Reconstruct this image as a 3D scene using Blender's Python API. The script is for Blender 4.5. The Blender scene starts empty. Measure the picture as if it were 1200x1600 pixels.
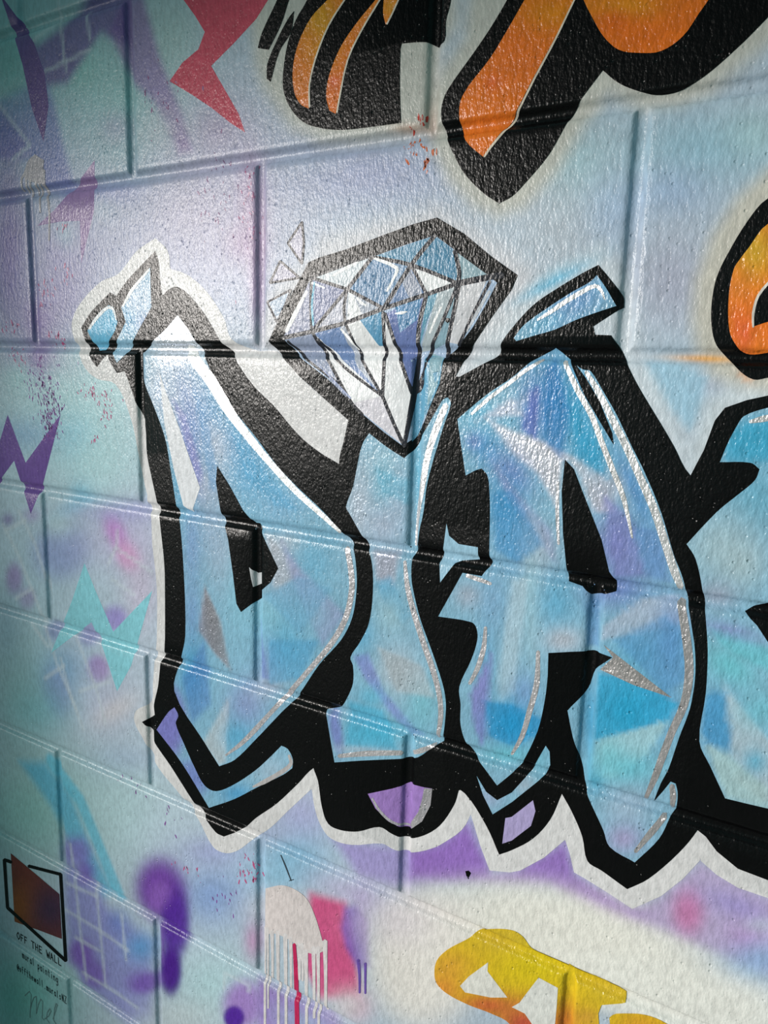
import bpy, bmesh, math, random
import numpy as np
from mathutils import Matrix, Vector
from mathutils.geometry import tessellate_polygon

# ------------------------------------------------------------------ camera, sky, sun, exposure
scene = bpy.context.scene
CAM_LOC = (0.97835, -0.67681, -0.01845)
CAM_ROT = [[0.851669, -0.510369, -0.119093], [0.523258, 0.84081, 0.138707], [0.029343, -0.180448, 0.983147]]
FOCAL_PX = 1204.03

cam_data = bpy.data.cameras.new('camera')
cam = bpy.data.objects.new('camera', cam_data)
scene.collection.objects.link(cam)
cam_data.sensor_fit = 'VERTICAL'
cam_data.sensor_height = 24.0
cam_data.lens = FOCAL_PX / 1600.0 * 24.0
cam_data.clip_start = 0.02
_r = CAM_ROT                       # columns: right, forward, up
cam.matrix_world = Matrix(((_r[0][0], _r[0][2], -_r[0][1], CAM_LOC[0]),
                           (_r[1][0], _r[1][2], -_r[1][1], CAM_LOC[1]),
                           (_r[2][0], _r[2][2], -_r[2][1], CAM_LOC[2]),
                           (0, 0, 0, 1)))
scene.camera = cam

world = bpy.data.worlds.new('sky'); scene.world = world; world.use_nodes = True
bgn = world.node_tree.nodes['Background']
bgn.inputs['Color'].default_value = (0.38, 0.82, 0.80, 1)
bgn.inputs['Strength'].default_value = 0.29

SUN_AZ, SUN_EL = 42.0, 7.0        # degrees to the left of the wall's outward normal, height
sd = bpy.data.lights.new('sun', 'SUN'); sun = bpy.data.objects.new('sun', sd); scene.collection.objects.link(sun)
sd.energy = 3.4; sd.angle = math.radians(5.5); sd.color = (1.0, 0.95, 0.90)
a, e = math.radians(SUN_AZ), math.radians(SUN_EL)
sun_dir = Vector((-math.sin(a) * math.cos(e), -math.cos(a) * math.cos(e), math.sin(e)))
sun.rotation_euler = sun_dir.to_track_quat('Z', 'Y').to_euler()
sun.location = sun_dir * 6

vs = scene.view_settings
vs.view_transform = 'Standard'; vs.look = 'None'; vs.gamma = 1.0; vs.use_curve_mapping = False
vs.exposure = 0.0

# ------------------------------------------------------------------ wall layout (millimetres; wall face is y = 0, camera on -y)
BEDS = [601, 399.8, 200.6, 0.0, -200.7, -399.5, -600.2, -799.5, -1000.0, -1200.5, -1401]     # bed joint heights, top to bottom
XJ = {}                                                                                   # upright joints of each course
for c in range(10):
    XJ[c] = [x for x in range(-400 if c % 2 else -600, 1801, 400)] if c % 2 == 0 else [x for x in range(-600, 1801, 400)]
def setj(c, vals):
    base = 0 if c % 2 == 0 else 200
    xs = [base - 2000 + 400 * i for i in range(11)]
    XJ[c] = [vals.get(x, x) for x in xs]
setj(0, {}); setj(1, {200: 199, 600: 606}); setj(2, {0: -3.5, 400: 399, 800: 800.5}); setj(3, {200: 203, 600: 602.5})
setj(4, {0: -3, 400: 395.5, 800: 795}); setj(5, {200: 204, 600: 607.5}); setj(6, {0: -2, 400: 400}); setj(7, {200: 206}); setj(8, {0: -1.5}); setj(9, {})
PROF_D = np.array([0.0, 2.6, 4.6, 5.9, 7.2, 9.2])
PROF_H = np.array([-5.0, -4.6, -3.6, -2.0, -0.72, 0.0])
BRK = [-9.2, -7.2, -5.9, -4.6, -2.6, 0, 2.6, 4.6, 5.9, 7.2, 9.2]
_beds = np.array(BEDS)
def course_of(z):
    return np.clip(np.searchsorted(-_beds, -z, side='right') - 1, 0, 9)
def height(x, z):
    x = np.asarray(x, float); z = np.asarray(z, float)
    hb = np.interp(np.min(np.abs(z[..., None] - _beds), axis=-1), PROF_D, PROF_H)
    c = course_of(z); dv = np.full(x.shape, 99.0)
    for k in range(10):
        m = c == k
        if m.any():
            dv[m] = np.min(np.abs(x[m][:, None] - np.array(XJ[k])), axis=-1)
    return np.minimum(hb, np.interp(dv, PROF_D, PROF_H))
def normals(x, z):
    e = 0.9
    gx = (height(x + e, z) - height(x - e, z)) / (2 * e)
    gz = (height(x, z + e) - height(x, z - e)) / (2 * e)
    n = np.stack([-gx, -np.ones_like(gx), -gz], 1)
    return n / np.linalg.norm(n, axis=1)[:, None]

# ------------------------------------------------------------------ pigment: airbrushed patches laid over one another (wall millimetres)
def lin(c):
    c = np.array(c[:3], float) / 255.0
    return np.where(c <= 0.04045, c / 12.92, ((c + 0.055) / 1.055) ** 2.4)
def seg_dist(X, Z, P, closed):
    d = np.full(X.shape, 1e9); n = len(P)
    for i in range(n if closed else n - 1):
        ax, az = P[i]; bx, bz = P[(i + 1) % n]
        vx, vz = bx - ax, bz - az; L = vx * vx + vz * vz + 1e-9
        t = np.clip(((X - ax) * vx + (Z - az) * vz) / L, 0, 1)
        d = np.minimum(d, np.hypot(X - ax - t * vx, Z - az - t * vz))
    return d
def inside(X, Z, P):
    r = np.zeros(X.shape, bool); n = len(P)
    for i in range(n):
        x1, z1 = P[i]; x2, z2 = P[(i + 1) % n]
        if z1 == z2: continue
        r ^= ((z1 > Z) != (z2 > Z)) & (X < (x2 - x1) * (Z - z1) / (z2 - z1) + x1)
    return r
def pairs(f): return [(f[i], f[i + 1]) for i in range(0, len(f), 2)]
def paint(key, X, Z):
    base, ops = PAINT[key]
    C = np.tile(lin(base), (len(X), 1))
    x0, x1, z0, z1 = X.min(), X.max(), Z.min(), Z.max()
    for o in ops:
        if o[0] == 'b':
            _, cx, cz, I, col, s, pw = o
            dx, dz = X - cx, Z - cz
            q = (I[0] * dx + I[1] * dz) ** 2 + (I[2] * dx + I[3] * dz) ** 2
            if q.min() > 6: continue
            w = s * np.exp(-q ** pw)
        else:
            P = pairs(o[1]); soft = o[2] if o[0] == 'p' else o[2] + o[3]
            px = [p[0] for p in P]; pz = [p[1] for p in P]
            if min(px) - soft * 2 > x1 or max(px) + soft * 2 < x0 or min(pz) - soft * 2 > z1 or max(pz) + soft * 2 < z0: continue
            if o[0] == 'p':
                d = seg_dist(X, Z, P, True); d = np.where(inside(X, Z, P), d, -d)
                t = np.clip(d / soft * 0.5 + 0.5, 0, 1); col, s = o[3], o[4]
            else:
                d = seg_dist(X, Z, P, False)
                t = np.clip(1 - (d - o[2] / 2) / o[3], 0, 1); col, s = o[4], o[5]
            w = s * t * t * (3 - 2 * t)
        C += (lin(col) - C) * w[:, None]
    return C
FLECK_SPOTS = [
(20.0,-85.4,16.8,23.1,150,(138,84,160)),
(-2.1,-42.2,22.7,17.7,50,(138,84,160)),
(14.0,-107.9,8.5,9.0,40,(138,84,160)),
(4.3,-50.8,42.0,26.6,30,(138,84,160)),
(111.9,-59.7,17.9,8.4,24,(196,92,140)),
(136.2,-79.4,17.5,16.8,30,(196,92,140)),
(112.1,-123.1,3.9,5.2,6,(196,92,140)),
(37.1,10.2,19.0,8.5,24,(196,92,140)),
(-58.6,-16.9,23.9,14.4,20,(196,92,140)),
(21.0,69.3,13.7,16.8,20,(196,92,140)),
(69.8,92.6,7.8,8.1,10,(196,92,140)),
(-54.8,23.1,14.8,8.8,14,(196,92,140)),
(63.5,151.5,6.5,4.0,8,(196,92,140)),
(382.0,-662.7,15.0,11.0,26,(196,92,140)),
(279.3,-694.3,21.5,13.7,12,(196,92,140)),
(244.4,-630.3,19.7,11.7,8,(138,84,160)),
(337.4,-709.0,22.5,19.1,12,(138,84,160)),
(155.6,-606.8,21.4,8.0,10,(138,84,160)),
(387.5,-637.8,8.5,9.1,8,(196,92,140)),
(337.5,172.4,28.5,40.9,40,(150,110,150)),
(587.5,187.8,7.0,5.7,14,(214,110,70)),
(607.1,180.0,4.1,7.9,10,(214,110,70)),
(590.0,210.1,4.2,4.5,8,(200,70,60)),
(379.8,162.1,11.0,40.0,30,(190,120,160)),
(249.3,277.7,20.6,27.4,20,(150,90,140)),
]
MURAL = [
('painted_letter','blue letter D,first of the word,with a sharp shard on its top left','letter',None,[('halo',1.0,(219,217,219),0,None,[236.8,129.2,242.2,125.4,247.9,121.7,253.0,117.9,256.9,113.5,259.0,108.6,259.8,103.4,260.0,98.2,260.6,92.9,267.0,91.4,273.5,90.0,279.8,88.3,285.7,86.2,294.1,82.1,302.0,77.8,309.4,73.1,316.1,67.9,324.5,60.2,332.2,52.1,339.1,43.8,345.6,35.3,348.5,29.3,350.3,22.9,352.7,16.8,357.1,11.7,365.0,7.1,374.0,3.8,383.7,1.3,393.3,-0.8,400.4,-1.2,407.7,-0.6,414.7,-0.4,420.9,-1.8,433.3,-9.2,444.3,-17.8,454.7,-26.8,465.5,-35.2,482.8,-46.5,500.2,-57.3,517.1,-68.0,533.1,-79.2,543.1,-86.0,553.2,-93.0,561.3,-100.8,565.7,-110.1,571.9,-156.2,574.8,-203.7,574.8,-252.6,572.3,-303.0,568.8,-331.6,562.3,-361.2,553.5,-391.4,542.7,-422.2,536.5,-434.8,528.0,-447.2,518.4,-459.4,508.7,-471.8,500.6,-482.1,492.0,-492.3,483.2,-502.6,474.2,-513.0,466.7,-521.8,459.1,-530.6,451.4,-539.6,443.6,-548.6,437.1,-556.5,430.5,-564.6,423.8,-572.7,416.7,-580.6,409.2,-588.0,401.4,-595.2,393.4,-602.4,385.4,-609.8,380.1,-615.2,374.9,-620.8,369.5,-626.3,363.7,-631.5,358.5,-635.5,353.0,-639.2,347.3,-642.3,341.5,-644.5,335.2,-645.9,329.1,-646.3,323.5,-645.7,318.9,-643.8,311.3,-637.2,305.2,-629.2,299.4,-620.8,292.8,-613.1,285.5,-606.8,277.7,-600.8,269.6,-595.0,261.3,-589.3,250.8,-582.6,239.9,-576.3,229.2,-569.7,219.2,-562.3,210.9,-554.1,203.4,-545.2,196.2,-535.9,189.0,-526.7,184.5,-522.0,179.9,-517.3,175.9,-512.3,173.1,-506.5,172.5,-502.5,173.1,-498.1,174.8,-493.6,177.7,-489.2,184.1,-484.1,191.9,-479.8,199.2,-475.4,203.8,-470.2,210.1,-451.3,213.6,-432.8,215.9,-414.5,218.7,-396.4,219.6,-391.8,220.6,-387.1,221.3,-382.5,221.8,-377.9,222.9,-359.3,223.8,-340.9,224.4,-322.6,224.3,-304.7,223.2,-290.4,221.5,-276.3,219.5,-262.3,217.9,-248.2,217.5,-237.7,217.5,-227.0,217.3,-216.5,215.8,-206.3,213.0,-198.1,208.9,-190.4,204.7,-182.6,201.6,-174.4,198.9,-160.2,197.2,-145.8,195.6,-131.4,193.2,-117.3,190.6,-107.1,187.6,-96.9,183.8,-87.0,179.4,-77.2,175.2,-68.8,170.5,-60.3,164.6,-52.5,156.6,-45.6,149.3,-43.0,140.3,-42.2,130.8,-41.7,122.0,-40.2,115.2,-37.6,108.9,-34.5,103.2,-30.8,98.4,-26.7,93.7,-21.0,90.1,-14.8,87.1,-8.4,84.4,-2.0,80.8,5.8,77.3,13.6,74.9,21.5,74.7,29.5,77.0,36.5,81.2,43.2,86.9,49.6,93.3,55.5,103.0,63.1,113.5,70.1,124.7,76.5,136.4,82.3,144.4,84.8,153.1,86.3,161.7,87.9,169.3,90.5,178.6,96.3,186.6,103.0,194.3,109.6,202.9,115.6,211.0,119.5,219.6,122.9,228.3,126.0]),('outline',2.0,(10,10,11),0,None,[236.3,114.6,237.7,111.6,239.2,108.6,240.5,105.6,241.4,102.6,242.1,97.6,242.3,92.6,242.5,87.6,242.9,82.6,243.7,77.5,244.6,72.5,245.7,67.4,246.6,62.4,249.1,64.1,251.5,65.8,253.9,67.4,256.6,68.8,259.4,70.0,262.3,71.1,265.3,71.9,268.5,72.2,272.2,71.8,275.8,70.9,279.2,69.7,282.1,68.1,289.2,63.4,295.7,58.5,301.8,53.3,307.6,48.0,313.3,42.3,318.6,36.5,323.6,30.5,328.5,24.6,332.0,20.1,335.1,15.4,338.4,10.9,342.3,6.6,345.9,3.9,350.1,1.6,354.3,-0.7,357.9,-3.4,361.0,-6.9,363.4,-10.7,365.7,-14.6,368.5,-18.3,374.4,-24.6,380.4,-30.8,386.7,-36.8,393.3,-42.6,399.4,-47.2,405.9,-51.5,412.3,-55.7,418.5,-60.1,427.8,-67.9,436.6,-75.9,445.5,-83.8,454.9,-91.2,461.8,-95.9,469.0,-100.2,476.4,-104.2,483.9,-108.0,490.2,-110.9,496.7,-113.4,503.2,-115.8,509.6,-118.4,514.2,-120.5,518.8,-122.6,523.4,-124.8,527.9,-127.0,528.2,-130.4,528.6,-133.8,528.7,-137.3,528.3,-140.7,526.4,-146.5,523.7,-152.2,521.3,-158.0,519.8,-163.9,520.2,-166.4,521.5,-168.7,523.3,-170.9,525.0,-173.0,528.3,-177.2,531.8,-181.3,535.3,-185.4,538.7,-189.5,541.0,-192.2,543.3,-195.0,545.4,-197.9,547.2,-200.9,549.7,-206.2,551.9,-211.6,553.8,-217.1,555.1,-222.8,556.2,-230.4,556.8,-238.0,557.0,-245.8,556.9,-253.7,556.6,-262.0,555.9,-270.4,554.8,-278.9,553.1,-287.4,551.1,-293.5,548.4,-299.6,545.3,-305.6,542.1,-311.6,539.1,-316.7,535.5,-321.7,532.3,-326.8,530.0,-332.1,530.1,-334.5,531.3,-336.6,532.7,-338.7,533.6,-341.0,534.3,-345.9,534.7,-350.9,534.7,-356.0,534.2,-361.2,533.0,-366.0,531.3,-370.8,529.2,-375.7,526.9,-380.5,525.0,-383.7,522.7,-386.9,520.4,-390.1,518.5,-393.4,515.8,-399.0,513.3,-404.6,511.3,-410.3,510.2,-415.9,509.5,-428.0,509.9,-439.9,510.6,-451.8,511.2,-463.8,503.7,-467.6,496.0,-471.3,488.4,-475.4,481.2,-480.3,475.3,-486.2,470.0,-492.6,465.0,-499.4,459.8,-506.1,451.8,-515.6,443.7,-525.1,435.4,-534.7,426.7,-544.2,418.6,-552.2,410.1,-560.0,401.4,-567.8,392.8,-575.9,387.6,-581.6,382.5,-587.5,377.3,-593.3,371.5,-598.7,363.7,-604.8,355.4,-610.5,346.9,-616.0,338.4,-621.7,334.6,-621.7,330.7,-621.8,327.0,-621.6,323.8,-620.6,316.4,-616.0,309.7,-610.7,303.2,-605.2,296.5,-599.7,293.3,-597.3,290.1,-595.0,286.9,-592.6,283.9,-590.1,273.6,-580.8,263.5,-571.2,253.3,-561.6,243.0,-552.0,234.8,-545.2,226.4,-538.6,218.1,-531.7,210.5,-524.3,210.8,-520.0,210.8,-515.7,206.0,-512.1,200.4,-509.0,194.5,-506.2,188.6,-503.2,214.4,-485.9,214.0,-482.0,213.6,-478.2,213.3,-474.4,213.7,-470.4,215.4,-463.7,217.7,-456.9,220.0,-450.2,222.0,-443.5,224.0,-433.3,225.5,-423.2,227.1,-413.1,229.4,-403.0,232.7,-397.8,235.7,-392.7,237.4,-373.1,238.3,-353.8,238.8,-334.7,239.3,-315.8,239.6,-305.0,239.8,-294.2,239.8,-283.6,239.4,-273.0,238.7,-262.5,237.5,-252.1,236.2,-241.8,234.9,-231.5,233.9,-223.2,232.9,-215.0,231.7,-206.8,230.2,-198.7,228.1,-190.0,225.8,-181.4,223.3,-172.8,220.9,-164.2,218.7,-156.2,216.4,-148.3,214.3,-140.2,212.7,-132.1,212.0,-123.4,212.0,-114.6,211.8,-105.9,210.5,-97.4,208.6,-92.5,205.6,-87.9,202.4,-83.3,199.5,-78.6,196.7,-72.8,194.0,-66.9,191.4,-60.9,188.7,-55.0,186.8,-51.0,184.9,-47.1,183.0,-43.1,181.1,-39.2,179.7,-36.6,178.3,-34.0,176.9,-31.5,175.6,-28.9,160.9,-31.7,158.0,-28.6,154.9,-25.5,152.0,-22.3,149.3,-19.0,147.7,-16.5,146.3,-13.9,145.1,-11.3,143.7,-8.6,138.5,-11.9,133.4,-15.3,130.6,-17.7,128.0,-20.2,125.4,-22.8,122.8,-25.3,119.7,-22.6,116.5,-19.8,113.4,-17.0,110.8,-14.0,109.3,-11.5,108.2,-8.8,107.3,-6.1,106.3,-3.4,103.2,3.8,100.2,10.9,97.1,18.1,94.0,25.3,99.3,30.5,104.4,35.6,109.8,40.7,115.6,45.4,124.6,51.6,134.0,57.3,143.4,62.9,152.7,68.5,164.5,64.3,169.9,69.1,175.3,73.9,180.8,78.5,186.5,83.0,196.1,89.5,205.8,95.7,215.5,101.8,225.1,107.8,227.9,109.5,230.7,111.2,233.5,112.9]),('fill',3.0,'F',5,None,[271.9,38.9,275.8,35.2,279.8,31.5,283.7,27.8,287.4,24.0,291.9,19.1,296.3,14.1,300.5,9.1,304.7,4.1,307.4,1.0,310.0,-2.1,312.5,-5.2,314.8,-8.3,318.1,-13.8,321.2,-19.3,324.3,-24.9,327.7,-30.2,334.0,-38.7,340.4,-47.1,347.2,-55.3,354.5,-63.2,363.8,-72.1,373.7,-80.7,383.6,-89.1,393.2,-97.6,401.1,-105.1,408.7,-112.7,416.4,-120.1,424.3,-127.3,431.9,-133.4,439.7,-139.2,447.6,-144.9,455.6,-150.4,464.1,-156.0,472.7,-161.5,481.2,-166.9,489.4,-172.4,495.7,-177.1,501.8,-181.8,507.8,-186.6,513.8,-191.4,517.7,-194.3,521.8,-197.0,525.5,-200.0,528.3,-203.6,531.0,-209.5,532.7,-215.8,533.9,-222.3,534.8,-228.9,535.6,-235.9,536.0,-243.0,536.0,-250.2,535.6,-257.5,535.0,-264.9,534.0,-272.4,532.6,-280.0,530.5,-287.6,527.9,-294.5,524.7,-301.4,520.9,-308.2,516.7,-314.9,510.1,-323.5,502.8,-331.9,495.3,-340.4,488.2,-349.3,480.2,-360.9,472.7,-372.8,465.0,-384.9,456.6,-397.0,451.1,-403.7,445.2,-410.2,438.9,-416.8,432.8,-423.4,423.1,-434.7,413.2,-446.1,403.2,-457.8,392.9,-469.5,384.7,-479.0,376.3,-488.7,367.6,-498.2,358.1,-507.5,352.0,-512.2,345.4,-516.3,338.6,-520.3,331.7,-524.4,325.4,-518.1,319.0,-511.9,312.6,-505.5,306.4,-499.1,292.0,-485.8,276.8,-472.7,263.1,-458.6,253.3,-442.0,252.5,-431.1,256.3,-419.1,261.7,-406.6,266.2,-394.6,268.8,-385.9,271.5,-377.3,273.8,-368.8,275.1,-360.5,276.0,-340.3,276.0,-320.5,275.5,-301.0,274.7,-281.6,273.9,-265.0,272.8,-248.6,271.4,-232.3,269.6,-216.1,268.7,-211.5,267.3,-207.0,265.7,-202.5,264.5,-198.0,261.9,-185.2,259.5,-172.5,257.2,-159.8,254.7,-147.2,252.8,-137.2,250.9,-127.3,248.7,-117.5,245.7,-107.9,241.6,-98.1,236.8,-88.4,231.7,-78.9,226.6,-69.3,223.0,-62.9,219.3,-56.6,215.6,-50.3,212.6,-43.7,210.7,-38.6,209.4,-33.3,208.3,-27.9,207.6,-22.6,207.1,-18.6,206.6,-14.7,206.9,-10.7,208.2,-6.9,211.1,-3.3,214.9,-0.1,219.2,2.8,223.6,5.7,229.8,9.7,236.2,13.4,242.6,17.2,248.6,21.1,254.7,25.4,260.5,29.9,266.2,34.5]),('white_shard',4.0,(235,236,242),0,None,[239.2,-29.6,249.7,-52.6,270.6,-93.6,304.7,-165.4,290.0,-197.3,275.8,-190.9,260.3,-146.7,245.2,-89.7]),('highlight',4.012,(250,250,252),0,None,[283.2,1.5,285.7,-4.2,288.3,-10.0,291.7,-16.0,299.0,-23.1,306.4,-29.6,312.9,-35.9,321.1,-44.9,329.1,-54.2,337.2,-63.6,342.8,-69.4,348.5,-75.3,354.7,-81.0,367.0,-91.9,379.5,-102.5,392.0,-112.8,404.4,-122.9,416.8,-132.8,429.3,-142.4,438.6,-149.2,447.9,-155.7,457.4,-161.9,466.8,-167.7,476.2,-173.2,485.4,-178.6,494.2,-183.7,502.9,-188.7,511.5,-193.7,514.2,-193.1,514.3,-190.8,506.3,-185.2,498.2,-179.5,490.0,-173.8,481.0,-168.2,471.9,-162.5,462.9,-156.6,453.9,-150.3,444.9,-143.7,436.1,-136.9,424.0,-127.2,412.0,-117.2,400.1,-107.0,388.5,-96.3,377.0,-85.4,365.9,-74.3,361.0,-68.5,356.4,-62.5,351.8,-56.3,344.2,-47.0,336.5,-37.5,328.2,-27.9,320.8,-21.1,313.3,-14.9,306.6,-8.6,301.9,-4.6,297.4,0.0,292.7,4.9,286.2,5.8]),('highlight',4.024,(203,199,204),0,None,[519.3,-210.4,521.2,-218.7,523.1,-226.9,524.6,-235.3,525.6,-242.2,526.2,-249.1,525.9,-256.0,524.4,-266.9,522.0,-277.9,518.5,-288.7,513.3,-299.8,506.9,-310.8,499.6,-321.8,490.5,-334.2,480.5,-346.5,470.1,-359.2,462.2,-369.0,454.3,-378.8,446.1,-388.7,434.6,-402.5,422.7,-416.5,410.6,-430.8,403.7,-438.7,396.9,-446.6,389.9,-454.5,382.4,-463.4,374.6,-472.3,366.5,-480.9,358.7,-489.0,350.4,-497.0,342.0,-505.1,341.9,-506.9,343.9,-506.7,353.2,-499.2,362.4,-491.8,371.3,-484.1,380.0,-475.2,388.1,-466.3,395.9,-457.5,402.7,-449.3,409.2,-441.2,415.7,-433.3,428.0,-419.2,440.0,-405.3,451.8,-391.6,460.0,-381.6,467.9,-371.7,475.7,-362.0,486.2,-349.5,496.5,-337.0,506.1,-324.4,513.6,-313.0,520.2,-301.5,525.7,-289.7,529.4,-278.2,531.9,-266.7,533.4,-255.3,533.7,-247.7,533.0,-240.4,532.0,-233.3,530.2,-224.8,528.0,-216.6,525.9,-208.4,522.1,-207.2]),('counter',5.0,(10,10,11),0,None,[333.4,-136.1,353.6,-158.8,373.5,-184.9,390.2,-198.1,396.1,-198.1,409.6,-220.7,426.9,-247.0,415.5,-265.8,401.0,-278.5,400.0,-288.1,391.1,-293.7,369.8,-310.5,362.7,-301.4,357.8,-267.7,350.0,-223.7,341.0,-196.6,338.0,-189.2,331.1,-155.6]),('counter_notch',6.0,(196,200,205),0,None,[383.2,-252.5,393.1,-258.7,401.9,-256.5,401.9,-269.7,393.1,-273.6,388.1,-276.0]),('shard_face',3.012,(110,185,222),0,'small blue box face at the far left tip',[149.4,52.9,157.8,50.4,165.3,32.2,159.9,21.1,136.6,-3.0,124.1,-4.0,106.5,21.2,120.0,34.9]),('shard_highlight',4.036,(232,235,240),0,None,[112.1,23.0,116.7,26.9,121.3,30.8,126.2,34.4,133.2,39.5,140.4,44.3,148.1,48.0,152.0,48.3,155.8,47.0,158.5,43.4,160.1,39.0,161.8,34.4,163.2,33.9,164.2,34.7,163.3,39.4,162.3,44.2,159.5,49.0,153.4,51.8,145.6,51.5,136.4,47.3,128.7,42.2,121.5,36.9,116.9,32.8,112.9,28.5,108.9,24.3,109.6,22.8]),('shard_face',3.024,'F',6,None,[226.8,95.8,227.4,49.2,207.3,26.5,192.6,8.6,178.9,-7.3,161.6,-18.8,152.5,-5.3,162.9,9.2,180.7,32.1,173.3,50.1,194.2,72.8]),('shard_highlight',4.048,(250,250,252),0,None,[178.4,51.0,184.3,57.4,190.1,63.6,196.4,69.3,205.8,77.2,215.8,84.7,225.7,92.1,225.4,93.6,223.3,93.7,212.8,86.6,202.1,79.4,191.8,71.7,185.8,65.3,180.6,58.8,175.4,52.2,176.2,50.8]),('lower_face',3.036,'F',6,None,[252.6,-464.6,254.6,-467.0,256.8,-469.3,258.6,-471.7,259.5,-474.6,258.7,-477.5,256.7,-480.8,254.9,-483.9,254.4,-486.8,256.8,-493.2,260.2,-499.1,264.2,-504.7,268.0,-510.3,272.9,-518.0,277.9,-525.7,283.0,-533.3,288.4,-540.6,292.1,-545.9,295.8,-551.2,300.1,-556.0,305.3,-559.9,309.6,-561.7,314.6,-562.7,320.0,-562.7,325.7,-561.4,334.2,-557.4,342.4,-552.4,350.3,-546.7,357.8,-541.0,367.1,-533.6,376.0,-526.0,384.6,-518.3,392.9,-510.6,398.3,-505.2,403.4,-499.8,408.4,-494.3,413.3,-488.9,418.4,-483.2,423.4,-477.5,428.3,-471.8,433.1,-466.2,438.4,-466.3,442.9,-467.4,445.6,-469.8,447.8,-472.6,449.5,-475.7,450.8,-479.1,451.1,-481.6,450.8,-484.4,450.3,-487.3,449.9,-490.1,446.6,-493.3,443.3,-496.6,439.9,-499.8,436.3,-502.8,425.8,-510.8,415.0,-518.7,404.0,-526.6,392.9,-534.8,384.3,-541.4,375.6,-548.2,366.8,-554.9,357.7,-561.5,346.9,-568.6,335.7,-575.5,324.3,-582.4,312.8,-589.4,300.6,-577.0,288.4,-564.3,275.8,-551.7,262.6,-539.5,251.9,-530.9,240.6,-522.7,229.0,-514.6,217.4,-506.4,223.1,-498.5,228.6,-490.6,234.3,-482.8,240.4,-475.2,243.1,-472.4,246.2,-469.7,249.5,-467.2]),('shard_highlight',4.06,(182,178,180),0,None,[443.1,-476.2,444.4,-479.6,445.6,-482.5,445.3,-484.8,442.0,-489.3,437.1,-493.8,431.5,-498.5,422.5,-506.1,413.2,-513.4,403.6,-520.8,398.7,-525.0,393.4,-529.2,388.1,-533.4,387.5,-535.2,389.3,-535.4,395.2,-532.1,401.0,-528.7,406.9,-525.1,416.6,-517.6,426.1,-510.0,435.2,-502.3,440.9,-497.2,446.4,-491.6,450.6,-485.1,450.7,-480.2,448.7,-476.9,446.7,-474.0,444.4,-474.0])]),
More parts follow.
